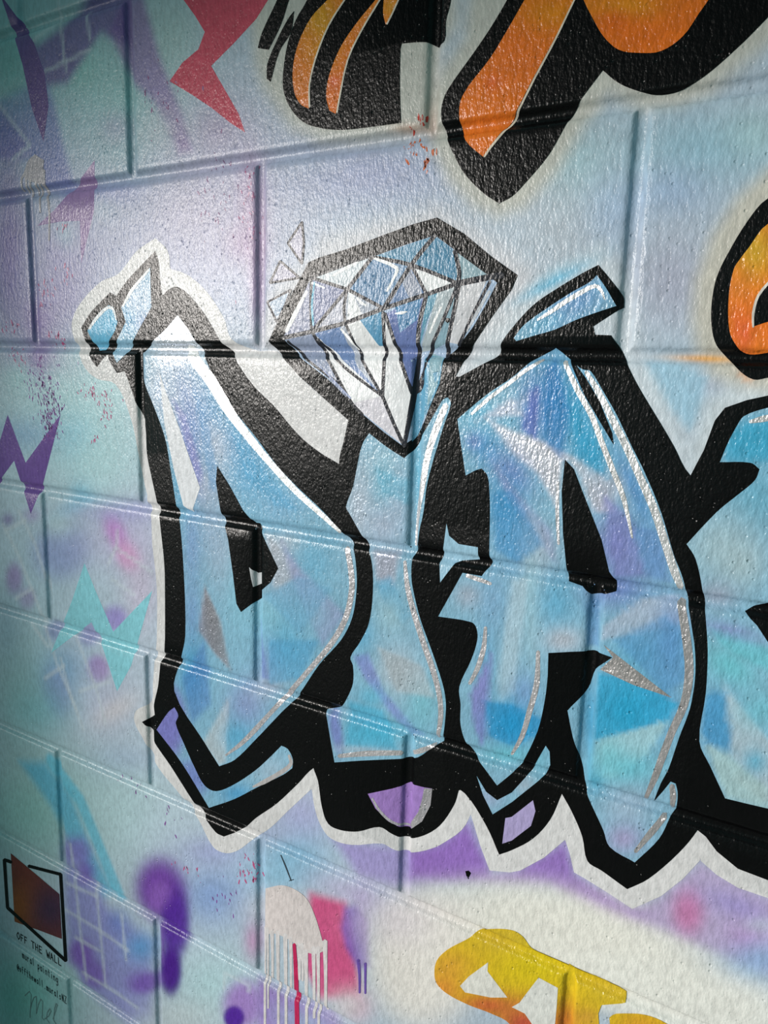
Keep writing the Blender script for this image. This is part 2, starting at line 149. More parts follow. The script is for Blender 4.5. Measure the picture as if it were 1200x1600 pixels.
('painted_diamond','faceted blue diamond in a heavy black outline,balanced on top of letter I','painting',None,[('outline',2.2025,(10,10,11),0,None,[616.5,125.1,645.4,108.9,673.8,87.5,701.1,69.6,696.3,57.5,677.0,31.7,658.9,5.4,643.5,-21.9,636.3,-42.9,611.7,-78.6,600.7,-94.2,590.0,-105.4,570.6,-96.5,546.8,-83.0,520.8,-71.3,488.8,-49.9,454.1,-26.6,432.7,-8.6,416.4,4.4,411.8,9.9,419.0,22.3,438.4,52.6,453.8,74.0,465.4,91.2,480.3,95.6,512.4,101.6,558.0,113.1,591.7,121.0]),('crown_face',3.1025,(168,190,218),0,None,[553.4,94.6,582.5,102.1,615.2,109.0,636.2,95.1,648.0,84.8,671.5,70.7,681.5,63.6,671.8,45.0,659.9,24.8,645.4,7.0,629.6,-5.2,626.6,-29.7,615.7,-55.0,611.2,-67.9,598.8,-84.6,588.0,-93.2,564.7,-80.5,538.3,-63.6,521.8,-48.5,490.9,-27.6,453.9,-6.2,436.1,10.0,431.6,13.4,436.0,18.9,461.6,58.7,468.2,72.9,474.0,76.6,504.9,85.0,536.1,91.1]),('facet',3.3025,(153,158,184),0,None,[432.5,13.4,464.1,67.1,469.0,74.2,471.5,20.2]),('facet',3.3145,(132,139,174),0,None,[469.8,75.4,515.8,62.4,471.5,20.2]),('facet',3.3265,(188,190,206),0,None,[471.5,20.2,515.8,62.4,514.2,28.6]),('facet',3.3385,(160,170,187),0,None,[515.8,62.4,560.4,42.7,514.2,28.6]),('facet',3.3505,(236,238,242),0,None,[517.4,59.9,523.0,57.2,536.2,35.4,516.6,30.5]),('facet',3.3625,(208,216,224),0,None,[469.8,75.4,504.9,84.3,545.2,92.5,515.8,62.4]),('facet',3.3745,(100,139,177),0,None,[545.2,92.5,590.4,83.2,560.4,42.7,515.8,62.4]),('facet',3.3865,(121,153,186),0,None,[575.1,87.5,590.4,83.2,560.4,42.7,560.2,50.1,568.5,68.3]),('facet',3.3985,(111,139,180),0,None,[590.4,83.2,608.6,55.1,560.4,42.7]),('facet',3.4105,(153,161,180),0,None,[580.2,68.0,588.4,80.9,600.5,63.1,603.7,55.8,589.6,51.3]),('facet',3.4225,(232,234,238),0,None,[590.4,83.2,641.8,64.2,608.6,55.1]),('facet',3.4345,(104,153,184),0,None,[545.2,92.5,553.4,94.6,615.2,109.0,590.4,83.2]),('facet',3.4465,(85,139,172),0,None,[615.2,109.0,636.9,93.9,641.8,64.2,590.4,83.2]),('facet',3.4585,(149,177,189),0,None,[636.9,93.9,672.9,70.1,641.8,64.2]),('facet',3.4705,(149,160,187),0,None,[432.5,13.4,471.5,20.2,524.4,-53.0,490.9,-26.3]),('facet',3.4825,(238,238,242),0,None,[475.0,16.9,485.2,10.3,561.9,-44.2,524.4,-53.0]),('facet',3.4945,(121,146,191),0,None,[471.5,20.2,514.2,28.6,561.9,-44.2,486.0,9.0]),('facet',3.5065,(179,186,201),0,None,[507.9,25.4,514.2,28.6,561.9,-44.2,531.4,-16.6]),('facet',3.5185,(240,240,243),0,None,[514.2,28.6,560.4,42.7,561.9,-44.2]),('facet',3.5305,(97,156,193),0,None,[531.6,32.3,560.4,42.7,561.7,6.3,555.6,6.3]),('facet',3.5425,(236,236,240),0,None,[562.9,36.4,596.2,-40.2,589.5,-93.1,561.9,-44.2]),('facet',3.5545,(111,128,182),0,None,[562.8,37.6,608.6,55.1,601.7,2.4,596.2,-40.2]),('facet',3.5665,(90,142,186),0,None,[573.8,44.9,603.8,51.6,599.0,31.1,579.9,18.9]),('facet',3.5785,(104,160,186),0,None,[608.6,55.1,624.4,59.5,610.4,31.0,602.4,3.6]),('facet',3.5905,(179,191,198),0,None,[621.0,57.8,641.8,64.2,615.9,3.1,603.2,0.5]),('facet',3.6025,(139,170,186),0,None,[641.8,64.2,642.7,60.1,633.7,9.9,615.9,3.1]),('facet',3.6145,(208,208,214),0,None,[644.0,61.3,672.9,70.1,645.4,8.2,635.1,10.0]),('facet',3.6265,(218,214,224),0,None,[524.4,-53.0,561.9,-44.2,589.5,-93.1,538.3,-62.9]),('facet',3.6385,(102,161,193),0,None,[608.5,-5.6,614.7,-0.6,629.6,-5.2,626.6,-29.7,615.7,-55.0,602.3,-81.2,596.7,-88.0,597.6,-56.0,600.5,-36.9]),('facet',3.6505,(149,184,198),0,None,[614.7,-0.6,628.9,-5.2,624.5,-29.8,614.2,-52.6]),('facet_line',3.7025,(42,44,52),0,None,[433.2,11.1,472.2,17.9,473.9,20.6,470.9,22.5,431.8,15.7,430.1,13.0]),('facet_line',3.7145,(42,44,52),0,None,[472.3,17.9,515.0,26.4,516.4,29.0,513.5,30.8,470.8,22.5,469.2,19.8]),('facet_line',3.7265,(42,44,52),0,None,[515.3,26.5,561.4,40.6,562.4,43.2,559.4,44.7,513.2,30.7,512.2,27.9]),('facet_line',3.7385,(42,44,52),0,None,[561.3,40.6,609.5,53.1,610.5,55.6,607.8,57.1,559.5,44.7,558.4,42.1]),('facet_line',3.7505,(42,44,52),0,None,[609.5,53.1,642.7,62.3,643.5,64.7,640.9,66.2,607.7,57.1,606.8,54.6]),('facet_line',3.7625,(42,44,52),0,None,[642.6,61.4,653.4,63.0,663.9,64.6,674.3,66.1,678.4,66.6,682.6,67.0,686.8,67.4,688.6,70.4,685.5,73.0,681.4,72.6,677.1,72.2,672.8,71.7,662.3,70.3,651.7,68.7,641.0,67.1,639.2,63.8]),('facet_line',3.7745,(42,44,52),0,None,[469.2,73.7,515.2,60.8,517.5,62.0,516.4,64.1,470.5,77.1,468.1,75.9]),('facet_line',3.7865,(42,44,52),0,None,[514.8,60.9,559.5,41.2,561.9,42.0,561.3,44.2,516.8,64.0,514.2,63.1]),('facet_line',3.7985,(42,44,52),0,None,[473.4,19.0,517.5,61.3,516.9,63.5,514.1,63.6,469.7,21.4,470.4,19.1]),('facet_line',3.8105,(42,44,52),0,None,[588.7,82.5,606.9,54.4,609.4,53.9,610.3,55.8,592.1,83.9,589.6,84.4]),('facet_line',3.8225,(42,44,52),0,None,[517.7,61.2,547.0,91.3,546.3,93.6,543.3,93.7,513.9,63.7,514.6,61.3]),('facet_line',3.8345,(42,44,52),0,None,[544.8,90.6,560.3,87.7,575.4,84.9,589.8,81.4,607.3,75.5,624.3,69.0,641.0,62.5,643.4,63.6,642.5,65.9,625.9,72.4,608.8,79.0,591.0,85.0,576.2,88.7,561.0,91.6,545.5,94.5,543.2,92.9]),('facet_line',3.8465,(42,44,52),0,None,[613.3,110.4,605.0,102.1,596.5,93.6,588.3,84.5,578.1,71.4,568.2,57.7,558.1,43.8,559.4,41.2,562.7,41.5,572.7,55.4,582.4,69.0,592.5,81.9,600.5,90.8,608.8,99.2,617.1,107.6,616.4,110.2]),('facet_line',3.8585,(42,44,52),0,None,[468.0,75.5,467.7,66.6,467.5,57.7,467.5,48.7,467.8,39.6,468.3,30.6,468.8,21.5,470.7,20.3,472.6,21.6,472.1,30.6,471.6,39.6,471.3,48.6,471.3,57.5,471.5,66.4,471.7,75.3,469.9,76.6]),('facet_line',3.8705,(42,44,52),0,None,[514.0,62.8,512.6,56.9,511.2,50.9,510.4,44.8,510.7,39.2,511.6,33.8,512.4,28.4,514.4,27.4,516.0,28.7,515.2,34.1,514.3,39.4,514.0,44.6,514.8,50.4,516.2,56.2,517.5,62.1,516.1,63.6]),('facet_line',3.8825,(42,44,52),0,None,[470.5,74.2,482.3,77.2,494.0,80.2,505.5,83.1,518.6,86.4,531.5,89.5,544.2,92.6,544.8,94.1,543.1,95.0,530.4,91.9,517.5,88.8,504.3,85.6,492.8,82.7,481.1,79.7,469.2,76.7,468.6,75.1]),('facet_line',3.8945,(42,44,52),0,None,[634.7,93.6,636.7,87.2,638.8,80.8,640.3,74.5,640.4,71.4,639.9,68.1,639.5,64.6,641.6,62.6,644.1,63.8,644.6,67.3,645.0,70.9,644.9,74.7,643.3,81.4,641.2,87.9,639.2,94.3,636.4,95.5]),('facet_line',3.9065,(42,44,52),0,None,[469.7,19.4,479.0,6.8,488.2,-5.7,497.2,-18.2,505.5,-30.3,513.8,-42.3,522.7,-54.0,527.1,-58.3,532.1,-61.9,536.9,-65.5,539.5,-65.1,539.6,-63.0,534.8,-59.4,530.1,-55.9,526.0,-52.1,517.3,-40.6,509.1,-28.6,500.8,-16.5,491.8,-4.1,482.6,8.4,473.4,21.0,470.7,21.4]),('facet_line',3.9185,(42,44,52),0,None,[477.9,11.2,489.8,1.2,501.7,-8.8,514.2,-18.2,529.6,-27.8,545.4,-36.7,560.9,-45.4,563.0,-44.8,562.9,-42.9,547.4,-34.2,531.8,-25.4,516.6,-15.8,504.3,-6.7,492.6,3.2,480.7,13.3,478.2,13.1]),('facet_line',3.9305,(42,44,52),0,None,[512.6,28.0,519.4,16.1,526.2,4.2,533.5,-7.5,542.2,-20.2,551.3,-32.6,560.4,-45.0,562.6,-45.2,563.4,-43.4,554.4,-31.1,545.3,-18.7,536.6,-6.1,529.5,5.5,522.7,17.3,515.9,29.2,513.6,29.7]),('facet_line',3.9425,(42,44,52),0,None,[557.7,38.9,558.8,26.0,559.9,13.0,560.6,-0.0,560.6,-14.6,560.2,-29.3,559.8,-44.2,561.8,-45.6,564.0,-44.2,564.4,-29.4,564.8,-14.6,564.7,0.0,564.0,13.1,562.9,26.1,561.9,39.0,559.7,40.3]),('facet_line',3.9545,(42,44,52),0,None,[559.9,-44.9,564.6,-53.6,569.2,-62.2,573.9,-70.8,578.4,-78.6,583.0,-86.3,587.6,-94.0,590.2,-94.3,591.3,-92.2,586.7,-84.5,582.1,-76.9,577.6,-69.2,573.0,-60.6,568.4,-52.0,563.8,-43.4,561.2,-42.9]),('facet_line',3.9665,(42,44,52),0,None,[560.1,37.1,565.6,24.6,571.0,12.1,576.5,-0.4,582.4,-13.9,588.4,-27.4,594.3,-40.8,596.8,-41.5,598.1,-39.6,592.2,-26.1,586.2,-12.7,580.3,0.8,574.9,13.2,569.5,25.7,564.0,38.2,561.5,39.0]),('facet_line',3.9785,(42,44,52),0,None,[606.4,55.7,603.8,45.7,601.2,35.7,599.1,25.3,598.6,17.6,598.7,10.0,598.6,2.5,597.7,-10.5,596.5,-23.6,595.2,-36.8,594.2,-45.3,593.0,-53.8,591.8,-62.3,590.3,-72.4,588.7,-82.6,587.1,-92.9,589.2,-94.8,591.9,-93.3,593.5,-83.0,595.1,-72.8,596.6,-62.7,597.8,-54.2,598.9,-45.6,599.9,-37.2,601.2,-24.0,602.4,-10.8,603.3,2.2,603.4,9.9,603.3,17.4,603.7,24.7,605.7,34.7,608.3,44.7,610.9,54.6,609.0,56.6]),('facet_line',3.9905,(42,44,52),0,None,[640.0,64.9,635.9,54.8,631.7,44.7,627.3,34.5,622.5,24.0,617.5,13.4,612.7,2.5,610.9,-2.5,609.4,-7.5,607.7,-12.4,605.2,-18.2,602.5,-24.0,599.8,-29.9,601.1,-31.8,603.5,-31.2,606.2,-25.3,608.9,-19.4,611.4,-13.5,613.1,-8.5,614.7,-3.5,616.4,1.3,621.1,12.1,626.1,22.7,630.8,33.2,635.2,43.4,639.4,53.6,643.5,63.6,642.3,65.4]),('facet_line',4.0025,(42,44,52),0,None,[641.0,63.5,639.3,53.8,637.6,44.0,635.8,34.2,634.3,26.7,632.8,19.2,631.4,11.5,630.8,6.4,630.4,1.3,630.1,-3.8,632.2,-5.5,634.5,-4.1,634.9,0.9,635.3,5.9,635.8,10.8,637.2,18.4,638.7,25.9,640.1,33.4,641.9,43.2,643.6,52.9,645.3,62.6,643.5,64.5]),('facet_line',4.0145,(42,44,52),0,None,[673.0,65.6,668.9,58.2,664.7,50.6,660.7,42.9,655.0,31.4,649.5,19.6,643.9,7.7,644.9,6.0,647.0,6.4,652.6,18.3,658.1,30.1,663.7,41.6,667.7,49.2,671.8,56.8,675.9,64.2,675.0,65.9]),('facet_line',4.0265,(42,44,52),0,None,[437.5,9.1,444.8,3.3,452.0,-2.4,459.7,-7.8,477.1,-18.1,494.5,-27.8,511.6,-37.3,513.6,-36.8,513.5,-35.1,496.5,-25.6,479.1,-15.9,461.9,-5.7,454.4,-0.4,447.3,5.2,440.0,11.0,437.8,10.8]),('facet_line',3.8025,(42,44,52),0,None,[597.7,-41.4,600.3,-31.9,607.2,-25.4,609.6,-14.8,609.6,-30.3,604.1,-38.0]),('glint',4.3025,(250,250,252),0,None,[438.9,19.5,443.2,25.7,447.5,31.8,451.7,37.9,456.4,45.8,461.0,53.5,465.7,61.3,464.8,62.8,462.6,62.5,457.2,55.1,451.8,47.7,446.3,40.1,442.5,33.8,438.7,27.4,434.9,21.0,436.1,19.0]),('glint',4.3145,(250,250,252),0,None,[547.8,90.0,556.7,86.8,565.3,83.7,572.5,79.6,572.7,78.8,571.9,76.4,570.6,73.7,568.2,69.0,565.4,64.4,562.6,59.8,563.2,58.6,564.6,58.8,567.6,63.3,570.6,67.9,573.3,72.5,575.1,75.2,576.7,78.4,575.3,82.2,566.9,86.6,557.8,89.5,548.7,92.3,547.1,91.5]),('glint',4.3265,(250,250,252),0,None,[574.1,36.9,577.9,36.7,581.7,36.5,584.6,37.5,587.4,38.6,587.7,39.3,586.9,39.8,583.9,39.6,581.0,39.6,577.5,38.8,573.9,38.1,573.4,37.5]),('glint',4.3385,(250,250,252),0,None,[470.2,69.0,487.2,63.9,488.1,64.3,487.8,65.1,471.4,71.4,469.5,70.6]),('glint',4.3505,(250,250,252),0,None,[497.6,75.5,504.4,78.1,511.1,80.7,517.8,83.1,521.4,84.6,525.2,86.0,528.9,87.5,529.3,88.6,527.9,89.2,523.9,88.2,519.9,87.1,515.9,85.9,509.4,83.1,502.9,80.2,496.4,77.3,496.2,76.0]),('glint',4.3625,(250,250,252),0,None,[507.9,22.1,511.7,18.6,515.4,15.2,519.0,11.6,522.3,8.4,525.5,5.1,528.6,1.8,529.6,1.7,529.9,2.5,527.2,6.1,524.4,9.7,521.5,13.2,517.6,16.7,513.6,20.1,509.6,23.4,508.1,23.4]),('glint',4.3745,(250,250,252),0,None,[526.9,53.3,528.8,51.2,530.7,49.0,533.1,46.8,536.4,46.0,539.5,45.5,540.3,45.9,540.0,46.7,537.4,48.0,535.3,49.4,533.2,50.8,531.0,52.6,528.7,54.5,527.2,54.5]),('glint',4.3865,(200,204,212),0,None,[673.2,57.0,669.1,50.5,665.1,43.9,661.0,37.2,658.3,31.6,655.6,26.0,652.9,20.4,653.2,19.7,654.1,19.8,657.4,25.2,660.7,30.5,664.0,35.7,667.8,42.5,671.6,49.2,675.5,55.8,674.8,57.2]),('glint',4.3985,(170,180,215),0,None,[481.7,-16.2,488.7,-21.9,495.7,-27.6,502.6,-33.3,509.0,-38.4,515.4,-43.5,521.8,-48.5,523.3,-48.3,523.5,-47.1,517.1,-42.0,510.8,-36.9,504.3,-31.8,497.2,-26.3,490.1,-20.8,482.9,-15.3,481.8,-15.4]),('glint',4.4105,(110,190,220),0,None,[473.3,70.9,472.0,63.5,470.6,56.2,469.8,48.7,470.1,41.3,471.0,34.0,471.9,26.8,473.2,26.0,474.4,26.9,473.5,34.2,472.7,41.4,472.4,48.6,472.9,55.9,473.9,63.3,474.9,70.6,474.2,71.3]),('glint',4.4225,(235,236,238),0,None,[624.3,43.3,622.0,39.4,619.7,35.5,617.5,31.5,615.9,27.4,614.3,23.3,612.8,19.3,613.5,18.2,614.8,18.6,616.5,22.6,618.3,26.6,620.1,30.5,622.0,34.5,624.1,38.5,626.1,42.4,625.5,43.5]),('black_dot',4.5025,(10,10,11),0,None,[630.5,32.7,634.6,32.6,635.4,29.7,632.8,27.9,630.0,29.7]),('black_dot',4.5145,(10,10,11),0,None,[668.7,30.6,672.6,30.6,673.4,27.7,670.9,25.9,668.2,27.7])]),
('painted_sparkle','lilac triangle sparkle,highest of the three left of the diamond','painting','sparkles left of the diamond',[('face',1.805,(188,184,204),0,None,[456.4,132.2,437.9,112.0,457.0,90.2,459.2,110.8]),('edge_line',2.005,(52,50,58),0,None,[455.2,132.9,436.6,112.7,437.2,111.3,439.2,111.3,457.7,131.4,457.1,132.9]),('edge_line',2.017,(52,50,58),0,None,[436.6,111.4,455.7,89.6,457.7,89.4,458.2,90.8,439.2,112.6,437.2,112.8]),('edge_line',2.029,(52,50,58),0,None,[458.5,90.1,460.8,110.6,459.3,111.7,457.7,111.0,455.4,90.4,456.9,89.3]),('edge_line',2.041,(52,50,58),0,None,[460.8,110.8,457.9,132.2,456.3,133.1,454.9,132.2,457.7,110.8,459.4,109.9])]),
('painted_sparkle','lilac triangle sparkle pointing at the diamond outline,middle of the three on its left','painting','sparkles left of the diamond',[('face',1.8075,(188,184,204),0,None,[427.5,94.2,453.7,76.0,413.4,72.0]),('edge_line',2.0075,(52,50,58),0,None,[426.5,93.3,452.7,75.1,454.7,75.3,454.7,76.8,428.6,95.0,426.6,94.8]),('edge_line',2.0195,(52,50,58),0,None,[453.5,77.2,413.1,73.2,412.1,71.9,413.7,70.8,454.0,74.8,455.0,76.1]),('edge_line',2.0315,(52,50,58),0,None,[414.9,71.4,429.0,93.6,428.1,95.0,426.1,94.7,411.9,72.6,412.9,71.1])]),
('painted_sparkle','pale blue triangle sparkle against the diamond outline,lowest of the three','painting','sparkles left of the diamond',[('face',1.81,(176,192,214),0,None,[442.7,63.8,409.9,51.8,423.5,30.5,434.0,47.3]),('edge_line',2.01,(52,50,58),0,None,[441.9,64.9,409.1,52.9,408.7,51.3,410.6,50.7,443.4,62.7,443.8,64.2]),('edge_line',2.022,(52,50,58),0,None,[408.4,51.3,422.0,29.9,424.0,29.6,424.9,31.0,411.3,52.3,409.3,52.7]),('edge_line',2.034,(52,50,58),0,None,[424.9,29.9,435.5,46.7,434.6,48.1,432.6,47.8,422.0,31.0,422.9,29.6]),('edge_line',2.046,(52,50,58),0,None,[435.5,46.8,444.1,63.3,443.1,64.7,441.2,64.3,432.6,47.7,433.6,46.4])]),
('painted_letter','blue letter I with bulging foot,its stem rising to the tip of the diamond','letter',None,[('halo',1.0125,(219,217,219),0,None,[473.5,-466.4,475.4,-480.8,477.2,-495.2,479.3,-509.6,481.9,-523.7,483.6,-530.4,485.8,-536.8,488.4,-542.9,491.7,-548.5,494.9,-552.8,498.5,-556.7,502.7,-559.9,507.8,-561.8,514.8,-562.6,522.3,-562.2,530.0,-560.9,537.7,-558.9,548.0,-555.2,558.1,-550.4,568.1,-545.7,578.0,-542.2,582.5,-541.8,586.6,-542.6,590.6,-543.5,594.9,-543.8,599.5,-543.3,604.2,-542.5,608.9,-541.4,613.6,-539.8,619.0,-537.5,624.4,-534.9,629.6,-531.9,634.8,-528.7,639.9,-525.1,645.0,-521.4,649.8,-517.3,654.3,-512.9,661.4,-505.7,668.4,-498.3,674.5,-490.5,679.1,-482.3,683.3,-470.7,686.3,-459.0,687.3,-447.8,685.4,-437.9,679.1,-425.3,670.5,-414.0,659.6,-405.2,646.5,-399.6,630.5,-398.3,613.0,-400.8,594.6,-406.0,576.1,-412.7,551.4,-423.5,526.2,-436.9,500.4,-451.6]),('outline',2.1125,(10,10,11),0,None,[546.8,-83.0,520.7,-69.9,519.2,-75.9,517.7,-81.9,516.2,-87.9,514.8,-94.0,513.1,-100.0,511.2,-106.1,509.9,-112.2,509.6,-118.4,510.9,-124.4,513.5,-130.1,516.4,-135.8,518.4,-141.7,519.1,-147.2,519.2,-152.8,519.2,-158.4,519.8,-163.9,520.6,-166.4,521.9,-168.7,523.4,-170.9,525.0,-173.0,530.8,-180.0,536.9,-186.6,542.6,-193.4,547.2,-200.9,550.2,-208.9,552.3,-217.4,553.5,-226.1,553.9,-235.0,553.7,-249.4,552.7,-264.0,550.7,-278.7,547.5,-293.7,543.3,-303.4,537.4,-313.0,531.5,-322.7,527.4,-332.7,527.2,-340.2,528.9,-347.3,530.7,-354.5,530.8,-362.0,528.3,-370.0,524.5,-378.0,520.1,-386.0,515.9,-394.1,489.2,-405.9,484.1,-415.0,478.6,-424.2,473.9,-433.5,471.3,-442.8,471.6,-452.9,474.2,-462.3,477.8,-471.3,481.2,-480.3,482.8,-484.0,484.7,-487.4,486.5,-490.8,488.0,-494.5,489.7,-502.1,491.0,-509.9,492.3,-517.8,494.1,-525.3,495.8,-530.6,497.6,-535.8,500.2,-540.5,503.8,-544.2,507.6,-546.0,512.1,-546.6,517.1,-546.4,522.1,-545.9,528.0,-544.8,534.1,-543.2,540.1,-541.2,546.0,-538.8,553.1,-534.9,560.1,-530.3,567.0,-526.1,574.0,-523.1,578.5,-522.6,582.6,-523.5,586.7,-524.8,590.9,-525.6,594.9,-525.9,599.0,-526.1,603.1,-525.9,607.3,-525.0,612.8,-523.0,618.2,-520.5,623.5,-517.5,628.6,-514.1,634.2,-509.8,639.5,-505.1,644.4,-500.0,648.8,-494.6,653.6,-487.3,657.7,-479.8,661.4,-472.1,664.7,-464.5,666.2,-460.1,667.3,-455.7,668.1,-451.3,669.0,-446.9,681.8,-439.1,679.5,-430.9,677.1,-422.7,674.8,-414.5,672.8,-406.2,669.8,-392.9,667.0,-379.5,664.6,-366.1,662.7,-352.5,661.5,-335.4,661.1,-318.2,660.6,-301.1,659.2,-284.4,656.1,-268.0,652.1,-252.0,648.1,-236.0,645.1,-219.8,643.2,-203.6,641.9,-187.2,641.4,-170.9,641.9,-154.7,643.7,-138.3,646.8,-122.1,650.0,-106.1,652.6,-90.2,653.4,-80.9,653.9,-71.6,654.0,-62.3,654.0,-53.1,653.8,-45.5,653.4,-37.9,652.9,-30.3,652.4,-22.8,628.3,-20.5,620.1,-29.4,612.1,-38.6,603.5,-47.7,593.9,-56.1,583.2,-63.5,571.4,-70.0,559.1,-76.4]),('fill',3.0125,'F',5,None,[546.8,-83.0,552.8,-86.4,558.7,-89.9,564.6,-93.3,570.6,-96.5,575.4,-98.8,580.3,-101.1,585.1,-103.2,590.0,-105.4,592.7,-102.6,595.5,-99.9,598.2,-97.1,600.7,-94.2,603.7,-90.1,606.4,-85.9,609.1,-81.6,611.7,-77.4,615.1,-71.6,618.4,-65.9,621.6,-60.2,625.0,-54.6,626.5,-51.9,628.0,-49.3,629.6,-46.7,631.5,-44.3,633.7,-43.1,636.3,-42.3,638.7,-44.8,640.0,-47.6,638.8,-53.5,636.9,-59.3,634.8,-65.1,632.8,-71.0,631.3,-76.2,629.7,-81.5,628.2,-86.8,626.7,-92.2,625.8,-95.4,624.8,-98.7,623.9,-101.9,623.0,-105.2,621.4,-111.7,619.7,-118.3,618.2,-124.9,617.0,-131.6,616.2,-138.1,615.7,-144.7,615.2,-151.4,614.5,-158.0,613.7,-162.6,612.8,-167.2,611.7,-171.7,610.8,-176.4,610.0,-182.0,609.2,-187.6,608.4,-193.3,607.3,-199.0,605.5,-202.6,603.8,-206.3,603.2,-211.4,602.9,-216.6,602.9,-221.7,603.2,-226.8,603.7,-231.4,604.6,-235.9,605.7,-240.3,607.0,-244.7,608.9,-251.3,611.0,-257.8,613.2,-264.3,615.7,-270.7,618.2,-276.5,620.9,-282.2,623.7,-287.8,626.5,-293.5,629.2,-299.3,632.0,-305.1,634.7,-310.9,637.3,-316.8,639.6,-322.0,641.8,-327.2,643.9,-332.5,645.8,-337.9,647.1,-342.3,648.2,-346.7,649.0,-351.3,649.6,-355.9,649.9,-361.7,649.8,-367.6,649.6,-373.5,649.3,-379.5,648.9,-384.4,648.4,-389.4,647.8,-394.4,647.2,-399.4,644.0,-402.2,640.7,-404.9,637.4,-407.7,634.1,-410.5,630.4,-414.1,626.9,-417.8,623.2,-421.4,619.2,-424.6,615.5,-426.6,611.6,-428.2,607.6,-429.5,603.6,-430.8,590.4,-435.5,577.0,-440.1,563.4,-444.8,549.5,-449.7,540.1,-453.1,530.6,-456.6,521.0,-460.2,511.2,-463.8,510.0,-458.6,508.7,-453.4,507.5,-448.2,506.2,-443.0,505.0,-437.4,503.8,-431.9,502.5,-426.3,501.3,-420.7,500.3,-416.5,499.3,-412.2,498.3,-408.0,497.3,-403.7,502.8,-401.3,508.3,-399.1,513.6,-396.6,518.5,-393.4,521.3,-390.6,523.5,-387.4,525.3,-383.9,526.9,-380.5,529.2,-375.7,531.3,-370.8,533.0,-366.0,534.2,-361.2,534.7,-356.0,534.7,-350.9,534.3,-345.9,533.6,-341.0,532.7,-338.7,531.3,-336.6,530.1,-334.5,530.0,-332.1,532.3,-326.8,535.5,-321.7,539.1,-316.7,542.1,-311.6,545.3,-305.6,548.4,-299.6,551.1,-293.5,553.1,-287.4,554.8,-278.9,555.9,-270.4,556.6,-262.0,556.9,-253.7,557.0,-245.8,556.8,-238.0,556.2,-230.4,555.1,-222.8,553.8,-217.1,551.9,-211.6,549.7,-206.2,547.2,-200.9,545.4,-197.9,543.2,-195.0,540.9,-192.3,538.7,-189.5,534.8,-184.4,531.0,-179.3,527.1,-174.2,523.3,-169.1,520.9,-166.6,519.8,-163.9,521.4,-158.0,523.8,-152.2,526.3,-146.5,528.3,-140.7,530.0,-133.7,531.4,-126.7,532.6,-119.7,534.1,-112.8,535.1,-108.1,536.2,-103.4,537.5,-98.8,539.2,-94.2,540.7,-91.3,542.7,-88.5,544.8,-85.7]),('highlight',4.0125,(222,220,224),0,None,[631.6,-48.8,628.4,-55.9,625.1,-63.1,622.0,-70.4,619.1,-79.1,616.4,-87.9,614.1,-96.9,611.9,-108.5,610.2,-120.2,608.6,-131.9,607.3,-140.8,605.9,-149.7,604.9,-158.8,604.3,-170.5,604.0,-182.2,603.7,-194.0,605.5,-195.2,607.5,-193.7,608.5,-182.0,609.5,-170.3,610.8,-158.8,612.0,-150.0,613.6,-141.1,615.1,-132.3,617.0,-120.6,618.8,-109.1,621.2,-97.8,623.5,-89.3,626.4,-80.8,629.4,-72.4,632.0,-65.1,634.7,-57.9,637.5,-50.7,635.4,-47.7]),('highlight',4.0245,(203,199,204),0,None,[593.0,-212.8,593.9,-221.9,594.7,-231.1,596.1,-240.2,598.8,-249.9,602.0,-259.4,605.4,-268.7,609.5,-278.9,613.8,-289.0,618.2,-299.1,622.2,-307.6,626.2,-315.9,629.9,-324.4,633.3,-332.8,636.4,-341.3,638.9,-350.0,640.3,-357.2,641.1,-364.6,641.4,-372.2,641.2,-379.7,640.4,-387.5,639.5,-395.5,641.5,-397.0,644.0,-395.0,645.3,-387.0,646.6,-378.9,647.4,-370.9,647.1,-362.9,646.2,-355.1,644.7,-347.6,642.3,-338.5,639.4,-329.7,636.2,-321.0,632.5,-312.4,628.4,-304.0,624.5,-295.6,620.2,-285.7,615.9,-275.8,611.9,-265.7,608.3,-256.6,604.9,-247.5,602.1,-238.2,600.0,-229.6,598.4,-220.8,596.8,-212.0,594.8,-211.1]),('highlight',4.0365,(205,202,206),0,None,[517.6,-456.3,530.8,-451.5,543.7,-446.8,556.3,-442.5,570.7,-437.6,584.8,-433.0,598.7,-428.6,601.1,-424.8,598.4,-422.7,584.5,-426.8,570.3,-431.1,555.7,-435.8,542.9,-440.8,530.0,-446.2,516.9,-451.7,515.1,-454.8]),('highlight',4.0485,(205,202,206),0,None,[613.4,-423.3,617.4,-421.5,621.4,-419.7,625.5,-417.7,630.4,-413.8,635.2,-409.8,639.8,-405.8,640.3,-403.9,638.5,-403.5,633.3,-406.5,628.2,-409.4,623.0,-412.2,619.5,-414.6,615.9,-417.0,612.1,-419.4,611.0,-422.3]),('foot_circle',3.0245,(160,126,196),0,None,[557.5,-487.8,568.2,-502.2,585.4,-511.9,602.0,-513.8,614.8,-510.7,627.8,-496.8,636.3,-476.5,638.4,-454.8,628.4,-456.6,610.3,-458.1,588.9,-471.1]),('foot_shine',4.0605,(190,186,192),0,None,[628.4,-457.4,638.4,-454.8,637.0,-474.7,627.8,-496.8,614.8,-510.7,613.0,-505.2,622.7,-487.2,626.7,-470.7]),('foot_shine',4.0725,(205,200,210),0,None,[562.5,-492.1,565.8,-496.5,569.0,-500.9,572.9,-504.7,577.9,-508.1,583.4,-510.9,589.6,-512.6,597.1,-512.6,604.7,-511.5,612.1,-510.4,613.3,-509.1,612.6,-508.0,605.2,-508.8,597.9,-509.6,591.1,-509.3,585.4,-507.7,580.2,-505.1,575.4,-501.9,571.6,-498.4,568.2,-494.4,564.7,-490.3,563.1,-490.6])]),
